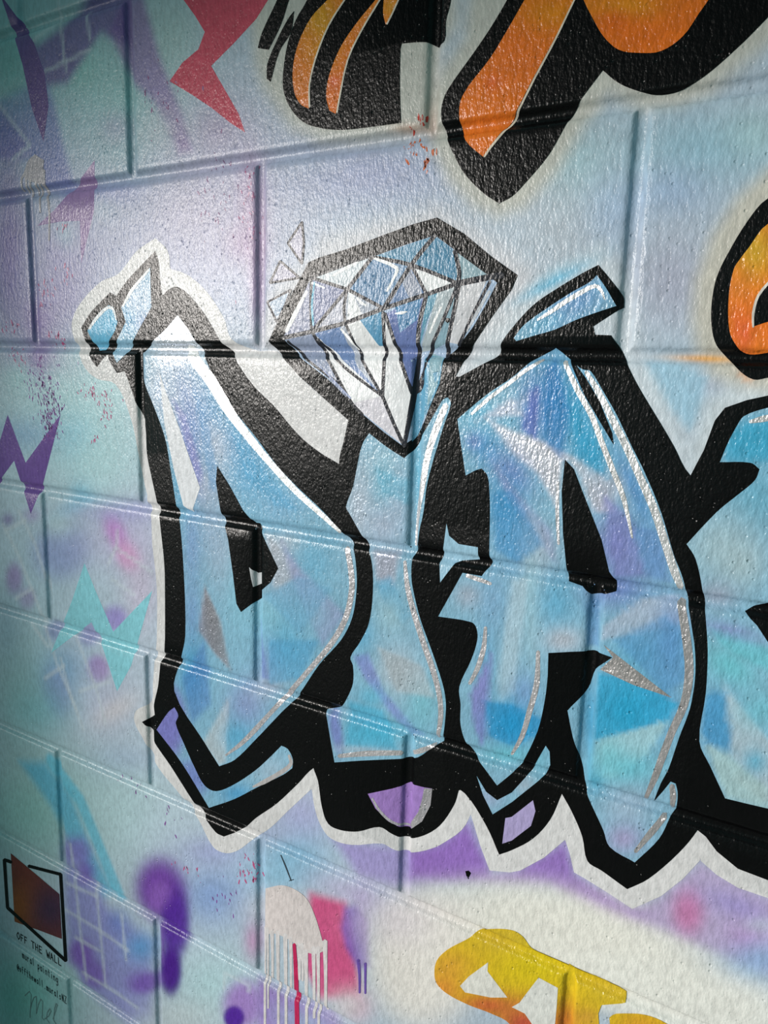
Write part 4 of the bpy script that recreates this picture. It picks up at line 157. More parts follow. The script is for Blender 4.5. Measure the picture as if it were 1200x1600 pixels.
('painted_letter','large orange letter at the top whose black outline ends in a point above the diamond','letter',None,[('outline',2.0225,(10,10,11),0,None,[690.9,326.1,687.7,320.0,684.6,313.9,681.4,307.7,677.9,301.7,674.3,296.2,670.5,290.9,666.5,285.6,662.4,280.4,658.7,275.8,654.8,271.4,650.8,266.9,646.7,262.4,640.7,256.0,634.5,249.5,628.3,242.9,622.5,235.9,620.7,233.3,619.2,230.4,618.0,227.3,617.1,224.2,616.6,221.0,616.5,217.7,616.6,214.4,617.1,211.0,618.0,207.3,619.3,203.5,620.8,199.7,622.5,196.0,624.6,191.5,626.9,187.1,629.4,182.7,631.9,178.4,634.7,173.8,637.5,169.2,640.5,164.8,644.0,160.5,648.7,155.6,653.7,150.9,658.9,146.4,664.2,142.1,667.8,139.5,671.6,137.2,675.4,134.9,679.2,132.6,682.3,133.8,685.4,134.9,688.4,136.1,691.2,137.6,694.4,139.8,697.3,142.2,700.0,144.7,702.7,147.3,708.0,152.5,713.3,157.7,718.3,162.9,722.9,168.4,726.2,173.0,729.1,177.8,731.9,182.7,734.6,187.5,737.1,191.8,739.4,196.1,741.8,200.3,744.5,204.4,749.5,210.9,754.7,217.1,760.0,223.2,765.2,229.3,768.6,226.3,772.0,223.1,775.5,220.2,779.2,217.5,783.5,214.8,787.9,212.5,792.3,210.4,796.8,208.6,801.1,207.2,805.3,206.0,809.5,205.2,813.6,204.7,817.9,204.6,822.1,204.8,826.1,205.3,830.0,206.0,834.0,207.1,837.9,208.5,841.5,210.1,845.0,212.0,850.6,215.7,856.0,219.7,861.1,223.7,866.1,227.9,871.4,232.3,876.4,236.9,881.3,241.5,886.0,246.1,893.7,253.8,901.2,261.5,908.5,269.1,915.7,276.5]),('fill',3.0225,'O',8,None,[713.8,321.0,708.6,315.0,703.3,308.8,698.1,302.6,692.9,296.2,690.1,292.4,687.5,288.6,684.9,284.7,682.2,280.8,677.8,274.6,673.3,268.3,668.7,262.0,663.8,255.9,657.4,249.2,650.3,242.7,643.5,235.9,637.8,228.3,635.9,223.9,635.1,219.0,635.1,213.8,635.6,208.6,636.5,203.8,638.0,199.0,640.2,194.2,643.1,189.7,647.0,185.4,651.6,181.5,656.4,177.8,661.1,174.1,662.9,176.3,664.6,178.6,666.3,180.8,668.1,183.0,673.0,188.0,678.0,192.9,682.8,197.8,687.1,202.9,691.9,210.2,696.3,217.6,700.4,225.1,704.6,232.4,709.1,239.6,713.5,246.8,717.8,253.9,722.0,261.0,725.8,267.7,729.5,274.3,733.1,280.9,736.6,287.5,739.9,293.9,743.1,300.4,746.3,306.8,749.5,313.2]),('fill',3.0345,'O',8,None,[730.5,317.4,734.0,309.4,737.5,301.5,741.0,293.7,744.8,285.8,746.9,281.7,749.2,277.7,751.6,273.7,754.0,269.7,756.2,266.0,758.5,262.2,760.9,258.6,763.6,255.1,766.6,251.6,769.9,248.3,773.3,245.2,777.1,242.7,781.3,240.7,785.6,239.3,790.0,238.3,794.3,237.4,798.6,236.6,802.8,235.9,806.9,235.6,810.8,236.0,815.2,237.2,819.3,239.0,823.0,241.2,826.4,243.8,829.6,247.1,832.2,250.8,834.7,254.7,837.2,258.5,838.7,260.4,840.1,262.3,841.6,264.2,842.9,266.3,846.1,272.1,849.3,278.1,852.3,284.0,855.3,289.8]),('rim_light',4.0225,(225,212,195),0,None,[663.2,173.4,665.4,176.0,667.5,178.7,669.7,181.2,676.4,187.8,683.1,194.2,689.2,201.2,695.6,211.1,701.1,221.2,706.6,231.2,712.5,241.0,718.3,250.7,723.9,260.4,728.6,269.3,733.1,278.2,737.7,287.0,741.1,292.7,744.7,298.2,748.2,303.8,747.8,304.6,747.0,304.6,743.5,299.1,739.9,293.5,736.5,287.8,731.8,279.1,727.2,270.2,722.4,261.3,716.8,251.7,710.9,242.0,705.0,232.2,699.5,222.2,693.9,212.0,687.6,202.2,681.6,195.5,674.7,189.1,667.9,182.5,665.7,179.9,663.6,177.2,661.6,174.5,662.0,173.4])]),
('painted_letter','orange round letter at the right edge beside the grey joint,curved black outline','letter',None,[('outline',2.125,(10,10,11),0,None,[940.4,132.7,930.4,129.6,920.0,126.6,909.7,123.1,899.8,118.5,895.8,115.4,892.5,111.4,889.6,106.9,886.8,102.3,883.7,96.8,880.8,91.1,878.1,85.2,875.4,79.2,873.6,75.1,871.9,70.9,870.4,66.5,869.2,62.0,868.3,57.3,867.8,52.4,867.5,47.4,867.4,42.4,867.5,37.9,867.8,33.3,868.3,28.6,869.2,24.0,870.1,20.1,871.1,16.3,872.6,12.5,874.5,9.0,878.4,4.0,882.7,-0.7,887.3,-5.0,892.0,-9.2,894.7,-11.6,897.6,-13.8,900.7,-15.6,903.9,-16.8,906.5,-17.0,909.1,-16.5,911.6,-15.7,914.2,-15.1,925.1,-12.9,935.9,-10.8,946.4,-8.7,956.7,-6.7]),('fill',3.025,'O',8,None,[942.5,114.9,932.4,111.6,922.1,108.4,911.7,104.7,901.8,99.9,898.1,96.6,895.3,92.4,892.8,87.8,890.2,83.2,888.9,81.3,887.6,79.4,886.3,77.4,885.1,75.4,884.0,73.6,882.8,71.8,881.9,69.9,881.2,67.9,880.4,63.2,879.8,58.4,879.5,53.5,879.5,48.6,879.8,41.6,880.4,34.5,881.3,27.5,882.8,20.5,884.0,17.0,885.8,13.7,887.9,10.6,890.2,7.7,892.0,5.9,894.1,4.5,896.3,3.4,898.6,2.8,902.0,2.7,905.4,3.1,908.8,3.8,912.1,4.5,923.0,6.4,933.7,8.3,944.2,10.2,954.5,12.1]),('counter',4.025,(10,10,11),0,None,[947.2,74.3,938.1,71.0,928.8,67.9,919.5,64.3,910.6,59.6,907.1,56.9,904.1,53.3,901.8,49.2,900.1,44.7,899.3,39.8,899.4,34.5,899.8,29.2,900.0,23.9,902.4,24.8,904.8,25.7,907.2,26.6,909.6,27.3,920.4,29.5,931.1,31.5,941.5,33.4,951.8,35.3]),('rim_light',4.225,(214,208,200),0,None,[909.7,61.7,906.3,57.3,902.8,52.7,899.9,47.6,898.6,43.2,897.9,38.5,897.6,33.8,897.9,30.3,898.4,26.8,899.0,23.4,899.7,22.8,900.3,23.5,899.9,26.9,899.5,30.2,899.5,33.5,899.8,38.1,900.4,42.5,901.6,46.6,904.4,51.5,907.7,55.9,911.1,60.4,910.8,61.6])]),
('painted_letter','yellow and orange letter S at the bottom edge fading to red','letter',None,[('fill',3.0275,'Y',8,None,[736.8,-581.2,731.1,-582.6,725.3,-584.7,719.5,-587.2,713.7,-590.0,710.6,-591.6,707.6,-593.6,704.6,-595.9,701.7,-598.4,698.1,-602.0,694.6,-606.0,691.2,-610.0,687.6,-614.0,682.2,-619.5,676.6,-625.0,671.1,-630.6,665.7,-636.6,662.2,-641.1,658.8,-645.9,655.7,-650.8,653.3,-656.0,651.9,-660.4,651.1,-664.8,650.8,-669.1,650.9,-673.3,651.2,-676.7,651.9,-680.0,653.0,-682.9,654.7,-685.2,657.6,-687.6,660.9,-689.3,664.6,-690.5,668.5,-691.3,674.7,-692.1,681.1,-692.3,687.6,-692.2,694.1,-692.0,700.5,-691.4,706.9,-690.5,713.3,-689.6,719.5,-689.1,725.4,-688.8,731.4,-688.4,736.9,-688.9,741.5,-690.9,749.0,-697.9,755.3,-706.2,761.1,-715.1,767.2,-723.7,813.0,-697.8,809.5,-688.5,805.9,-679.3,802.6,-669.9,800.2,-659.8,799.6,-651.7,799.9,-643.2,800.6,-634.5,801.0,-626.0,801.0,-618.0,800.9,-610.0,800.7,-602.1,800.6,-594.2,796.8,-593.9,793.1,-593.7,789.3,-593.5,785.4,-593.4,782.1,-593.7,778.8,-594.1,775.4,-594.5,772.1,-594.6,768.5,-594.2,765.0,-593.6,761.5,-592.7,758.3,-591.4,755.7,-589.6,753.5,-587.3,751.3,-585.0,748.8,-583.2,746.0,-582.0,743.1,-581.2,740.0,-580.9]),('counter',4.0275,(226,224,218),0,None,[713.1,-630.0,713.0,-640.8,736.8,-660.8,718.4,-670.1,688.8,-678.7,682.4,-673.9,692.2,-657.2]),('counter',4.0395,(222,222,218),0,None,[768.5,-621.4,788.9,-623.3,789.2,-645.4,788.6,-684.8,778.8,-690.2,765.5,-678.2,756.6,-669.8,742.3,-669.5,750.3,-660.1,757.7,-644.1])]),
('painted_letter','yellow letter top at the bottom edge,right of the yellow letter S','letter',None,[('fill',2.93,'Y',8,None,[797.7,-591.2,808.3,-594.1,824.1,-592.2,836.6,-592.4,853.6,-598.1,854.4,-607.6,832.7,-620.8,830.4,-631.4,837.7,-683.8,809.8,-699.6,800.2,-659.8]),('fill',3.03,'Y',8,None,[841.0,-630.9,842.5,-628.1,844.3,-625.6,846.8,-623.2,849.5,-621.5,855.3,-618.4,861.2,-615.4,866.9,-612.7,872.6,-610.8,877.6,-609.7,882.5,-609.3,887.2,-609.3,891.8,-609.8,897.8,-610.8,903.7,-612.4,909.4,-614.2,915.1,-615.9,917.3,-638.7,849.8,-677.0])]),
('painted_zigzag','purple W-shaped zigzag on pale blocks near the left edge,below the sparse pink flecks','painting','zigzag shapes of the background',[('paint',0.4325,(118,88,160),0,None,[-78.6,-97.8,-42.0,-164.9,43.4,-90.3,-4.3,-192.9,-36.5,-239.7,-50.4,-207.1,-69.5,-164.5,-116.2,-204.3,-143.5,-229.9,-135.0,-150.7,-111.0,-153.6])]),
('painted_zigzag','light turquoise zigzag left of the letter D,pointing down over two courses','painting','zigzag shapes of the background',[('paint',0.435,(140,206,220),0,None,[80.4,-295.5,102.6,-333.3,135.8,-384.3,215.6,-311.4,170.1,-425.7,139.4,-470.8,111.7,-410.9,90.3,-379.5,-5.0,-446.4,48.4,-357.2])]),
('painted_zigzag','red zigzag near the top,left of the orange striped letter','painting','zigzag shapes of the background',[('paint',0.4375,(206,84,104),0,None,[273.7,405.5,289.7,376.6,306.8,357.3,320.8,338.8,310.9,323.2,286.2,313.7,265.5,297.7,300.2,278.5,329.1,261.2,357.2,241.8,378.2,229.5,369.2,249.3,351.0,274.3,329.7,303.3,362.4,320.0,393.6,337.7,415.0,357.5,427.4,372.6])]),
('painted_zigzag','mauve pointed zigzag below the purple drips at the upper left','painting','zigzag shapes of the background',[('paint',0.44,(156,128,178),0,None,[132.5,227.9,127.8,168.0,99.1,105.8,99.9,158.4,61.6,160.3,11.7,158.1,49.5,175.5,93.9,201.5])]),
('painted_zigzag','dark purple spiked zigzag in the top left corner,above the pale drip','painting','zigzag shapes of the background',[('paint',0.4425,(112,88,146),0,None,[-53.2,475.3,-32.9,440.9,-0.5,408.3,23.7,380.0,42.7,340.8,47.5,302.4,33.6,260.4,13.1,303.3,-2.2,359.4,-18.9,400.4])]),
('paint_drip','big cream drip with many runs beside a red patch,low in the middle','paint',None,[('blob',2.045,(216,206,206),0,None,[408.6,-668.3,415.1,-664.2,421.6,-660.1,428.0,-656.2,434.4,-653.2,440.2,-651.5,445.9,-650.5,451.3,-650.2,456.5,-650.4,461.5,-651.0,466.2,-652.1,470.6,-653.8,474.3,-656.1,478.0,-659.7,481.1,-663.8,483.7,-668.3,486.2,-672.9,488.5,-677.3,490.5,-681.9,492.4,-686.6,494.3,-691.4,496.4,-697.0,498.4,-702.7,500.4,-708.4,502.4,-714.1,499.3,-716.8,496.3,-719.5,493.2,-722.1,490.0,-724.3,486.3,-726.2,482.6,-727.7,478.9,-728.7,475.4,-729.4,472.2,-729.5,469.2,-729.0,466.3,-728.4,463.4,-727.7,460.1,-727.0,456.9,-726.1,453.7,-725.3,450.3,-724.7,446.6,-724.3,442.8,-724.1,438.9,-724.1,434.9,-724.4,431.1,-724.8,427.3,-725.3,423.3,-726.2,419.3,-727.7,413.4,-731.8,407.7,-736.7]),('run',2.145,(218,212,214),0,None,[403.4,-727.5,404.2,-750.4,405.0,-773.5,405.7,-796.9,405.9,-820.7,405.9,-844.7,406.0,-869.0,408.0,-869.4,409.9,-866.9,410.0,-842.7,410.0,-818.6,410.0,-794.8,410.0,-771.1,409.9,-747.7,409.8,-724.5,406.6,-723.8]),('run',2.157,(218,212,214),0,None,[409.5,-724.7,410.2,-743.8,411.0,-762.9,411.5,-782.2,411.7,-801.8,411.8,-821.7,411.9,-841.7,413.3,-842.0,414.8,-840.2,414.8,-820.2,414.8,-800.3,414.7,-780.6,414.7,-761.1,414.5,-741.8,414.3,-722.6,411.9,-722.0]),('run',2.169,(218,212,214),0,None,[416.1,-726.5,416.9,-737.7,417.7,-748.9,418.4,-760.2,418.6,-771.8,418.6,-783.5,418.7,-795.2,420.6,-795.7,422.5,-793.4,422.6,-781.6,422.6,-769.8,422.6,-758.2,422.6,-746.5,422.5,-735.0,422.4,-723.5,419.2,-722.8]),('run',2.181,(218,212,214),0,None,[425.6,-722.2,426.4,-750.2,427.3,-778.5,428.1,-807.2,428.4,-836.3,428.6,-865.8,428.8,-895.7,430.7,-896.0,432.6,-893.6,432.6,-863.7,432.5,-834.2,432.3,-805.0,432.2,-776.1,432.0,-747.6,431.8,-719.3,428.6,-718.6]),('run',2.193,(218,212,214),0,None,[437.6,-721.4,438.5,-748.4,439.5,-775.7,440.4,-803.4,440.8,-831.5,441.0,-860.0,441.3,-888.8,443.4,-889.1,445.5,-886.4,445.4,-857.6,445.3,-829.1,445.0,-801.0,444.9,-773.1,444.7,-745.5,444.5,-718.2,441.0,-717.3]),('run',2.205,(218,212,214),0,None,[446.2,-722.1,447.0,-733.8,447.8,-745.6,448.5,-757.5,448.8,-769.7,448.9,-782.0,449.1,-794.3,450.9,-794.7,452.8,-792.5,452.7,-780.1,452.7,-767.8,452.6,-755.6,452.5,-743.3,452.4,-731.2,452.2,-719.2,449.1,-718.5]),('run',2.217,(218,212,214),0,None,[458.6,-725.5,459.5,-733.4,460.4,-741.3,461.1,-749.3,461.4,-757.5,461.5,-765.8,461.7,-774.2,464.0,-774.7,466.2,-772.0,466.2,-763.6,466.2,-755.2,466.1,-746.8,466.2,-738.4,466.1,-730.1,466.1,-721.8,462.2,-721.0]),('run',2.229,(218,212,214),0,None,[464.3,-722.9,465.1,-731.1,466.0,-739.3,466.6,-747.5,466.9,-756.1,467.0,-764.7,467.2,-773.3,469.0,-773.8,470.8,-771.6,470.8,-762.9,470.7,-754.2,470.6,-745.6,470.6,-737.0,470.4,-728.4,470.3,-719.9,467.2,-719.3]),('run',2.241,(218,212,214),0,None,[470.0,-729.2,471.1,-752.1,472.1,-775.2,473.1,-798.5,473.6,-822.2,473.9,-846.2,474.3,-870.5,476.4,-870.9,478.4,-868.2,478.1,-844.0,477.9,-820.0,477.6,-796.2,477.3,-772.6,477.0,-749.2,476.7,-726.0,473.3,-725.2]),('run',2.253,(218,212,214),0,None,[481.7,-719.3,482.7,-735.3,483.7,-751.3,484.6,-767.5,485.0,-784.0,485.3,-800.7,485.6,-817.5,487.6,-817.9,489.6,-815.4,489.4,-798.6,489.3,-781.9,489.0,-765.3,488.8,-748.8,488.6,-732.4,488.3,-716.1,484.9,-715.4]),('run',2.265,(218,212,214),0,None,[488.9,-716.0,490.0,-739.3,491.1,-762.8,492.0,-786.6,492.6,-810.7,493.0,-835.2,493.5,-859.8,495.3,-860.2,497.0,-857.9,496.7,-833.2,496.4,-808.7,495.9,-784.6,495.6,-760.5,495.1,-736.8,494.7,-713.2,491.7,-712.5]),('run',2.277,(218,212,214),0,None,[498.6,-702.7,499.6,-718.4,500.7,-734.2,501.6,-750.1,502.1,-766.4,502.4,-782.8,502.8,-799.3,505.0,-799.8,507.1,-797.1,506.9,-780.5,506.7,-764.1,506.4,-747.8,506.2,-731.5,505.9,-715.3,505.7,-699.3,502.0,-698.4])]),
('paint_drip','single red run inside the big cream drip','paint',None,[('run',2.3475,(196,44,92),0,None,[452.8,-728.2,453.8,-744.5,454.7,-760.8,455.4,-777.4,456.6,-810.8,457.5,-844.8,458.5,-879.3,462.2,-879.9,465.7,-875.2,464.7,-840.9,463.7,-807.1,462.4,-773.7,461.1,-757.5,459.5,-741.5,457.8,-725.6,455.2,-725.1])]),
('paint_drip','small beige drip crossing the joint near the left edge','paint',None,[('blob',2.05,(176,168,178),0,None,[1.0,242.0,4.2,243.7,7.8,245.0,11.5,246.3,15.1,247.6,20.2,244.6,25.5,241.7,29.3,240.1,33.2,238.6,32.6,235.7,31.8,232.8,31.2,229.9,31.0,227.0,31.1,223.4,31.5,219.9,32.0,216.3,32.5,212.7,21.5,209.7,17.5,210.9,13.5,212.0,9.5,213.2,5.5,214.4,0.0,216.4,-5.2,218.6,-9.2,221.0,-13.1,223.4,-11.5,225.9,-10.0,228.4,-8.4,230.8,-6.7,233.2,-5.0,235.5,-3.3,237.8,-1.4,240.0]),('run',2.15,(182,174,182),0,None,[-4.2,230.8,-9.2,227.8,-14.4,224.7,-18.2,220.7,-19.3,215.5,-18.6,210.3,-17.8,205.1,-16.1,204.3,-14.5,205.0,-15.0,210.2,-15.4,215.2,-14.2,219.7,-10.7,222.8,-5.5,225.5,-0.1,228.3,-0.7,230.4]),('run',2.162,(182,174,182),0,None,[-8.7,226.2,-8.8,222.9,-8.9,219.6,-8.9,216.2,-8.8,211.7,-8.5,207.2,-8.3,202.7,-6.6,201.8,-4.9,202.5,-4.9,207.0,-4.9,211.5,-4.7,215.9,-4.3,219.2,-3.7,222.4,-3.2,225.7,-5.8,227.2]),('run',2.174,(182,174,182),0,None,[-0.8,221.4,-1.1,215.7,-1.4,209.9,-1.6,204.0,-1.9,194.5,-2.1,185.0,-2.3,175.4,-0.7,174.5,1.0,175.2,1.5,184.8,1.9,194.3,2.5,203.7,3.2,209.4,3.9,215.2,4.7,220.9,2.1,222.4]),('run',2.186,(182,174,182),0,None,[11.3,217.9,11.2,213.3,11.2,208.8,11.4,204.8,11.7,200.8,12.0,196.9,13.6,196.0,15.2,196.8,15.2,200.7,15.2,204.6,15.3,208.5,15.9,212.9,16.7,217.3,14.1,218.9]),('run',2.198,(182,174,182),0,None,[19.4,217.9,19.2,212.4,18.9,206.9,18.8,201.4,18.5,192.5,18.4,183.6,18.3,174.7,19.9,173.8,21.6,174.5,21.9,183.4,22.3,192.3,22.8,201.1,23.4,206.5,24.1,211.9,24.8,217.3,22.2,218.9]),('run',2.21,(182,174,182),0,None,[29.6,226.4,29.4,222.7,29.3,219.0,29.3,215.3,29.4,210.0,29.6,204.7,29.8,199.4,31.4,198.5,33.0,199.2,33.1,204.5,33.1,209.7,33.3,215.0,33.8,218.6,34.3,222.2,34.9,225.8,32.3,227.3]),('run',2.222,(182,174,182),0,None,[22.7,214.6,28.0,205.2,33.3,195.8,36.4,186.5,37.1,170.5,35.8,154.3,34.4,138.0,35.9,137.1,37.6,137.8,39.2,154.1,40.8,170.3,40.4,186.5,37.5,196.2,32.7,205.8,27.8,215.2,24.6,216.2])]),
('paint_drip','violet patch with two short runs right of the big cream drip','paint',None,[('run',2.0525,(112,84,170),0,None,[548.4,-705.8,549.4,-712.5,550.4,-719.2,551.2,-726.0,551.7,-733.2,552.0,-740.6,552.3,-748.1,553.7,-748.4,555.0,-746.7,555.0,-739.2,555.0,-731.6,554.8,-724.1,554.3,-717.1,553.6,-710.2,552.8,-703.3,550.4,-703.0]),('run',2.0645,(112,84,170),0,None,[558.8,-705.0,559.0,-712.0,559.3,-719.1,559.6,-726.2,559.9,-732.4,560.1,-738.6,560.4,-744.9,561.7,-745.2,563.0,-743.5,562.9,-737.2,562.8,-730.9,562.7,-724.6,562.6,-717.5,562.4,-710.4,562.3,-703.3,560.5,-702.8])]),
('paint_spot','small black spot on the white area below the foot of letter I','paint',None,[('spot',2.055,(10,10,11),0,None,[681.2,-535.7,684.8,-533.6,687.8,-535.3,685.9,-540.6,682.9,-541.1]),('run',2.155,(10,10,11),0,None,[683.6,-539.4,684.9,-543.4,685.4,-543.5,685.7,-542.9,685.0,-538.6,684.2,-538.5])]),
('scratch','thin dark scratch on the pale blue block above the big cream drip','mark',None,[('line',2.0575,(60,70,80),0,None,[432.4,-612.7,435.1,-617.2,437.8,-621.8,440.4,-626.4,443.2,-631.4,446.0,-636.4,448.7,-641.4,449.7,-641.3,450.1,-640.4,447.5,-635.3,444.9,-630.1,442.2,-625.0,439.5,-620.5,436.6,-616.1,433.8,-611.6,432.9,-611.8]),('line',2.0695,(60,70,80),0,None,[446.6,-642.6,453.6,-638.0,453.9,-637.3,453.2,-637.1,446.3,-641.7,446.0,-642.4])]),
('painted_logo','orange and violet square patch inside a skewed black frame at the lower left edge','painting',None,[('patch',2.06,'L',5,None,[-141.1,-828.9,-79.9,-840.2,-15.3,-853.0,-14.7,-933.5,-76.9,-945.0,-142.7,-958.4]),('frame_line',3.06,(10,10,11),0,None,[-165.5,-850.4,-165.4,-941.5,-160.7,-941.7,-156.0,-937.0,-156.1,-846.3,-160.8,-846.0]),('frame_line',3.072,(10,10,11),0,None,[-164.1,-943.0,-10.6,-973.6,-5.3,-970.5,-4.7,-966.5,-157.3,-935.5,-163.3,-938.7]),('frame_line',3.084,(10,10,11),0,None,[-3.5,-967.9,-5.3,-813.7,-9.4,-813.2,-13.5,-817.3,-11.8,-972.2,-7.6,-972.4]),('frame_line',3.096,(10,10,11),0,None,[-8.1,-812.3,-91.6,-830.4,-96.3,-834.4,-94.3,-837.1,-10.6,-818.7,-6.2,-814.8]),('frame_line',3.108,(10,10,11),0,None,[-139.0,-841.9,-158.9,-844.8,-164.2,-848.9,-162.7,-851.9,-142.7,-848.9,-137.5,-844.9])]),
]
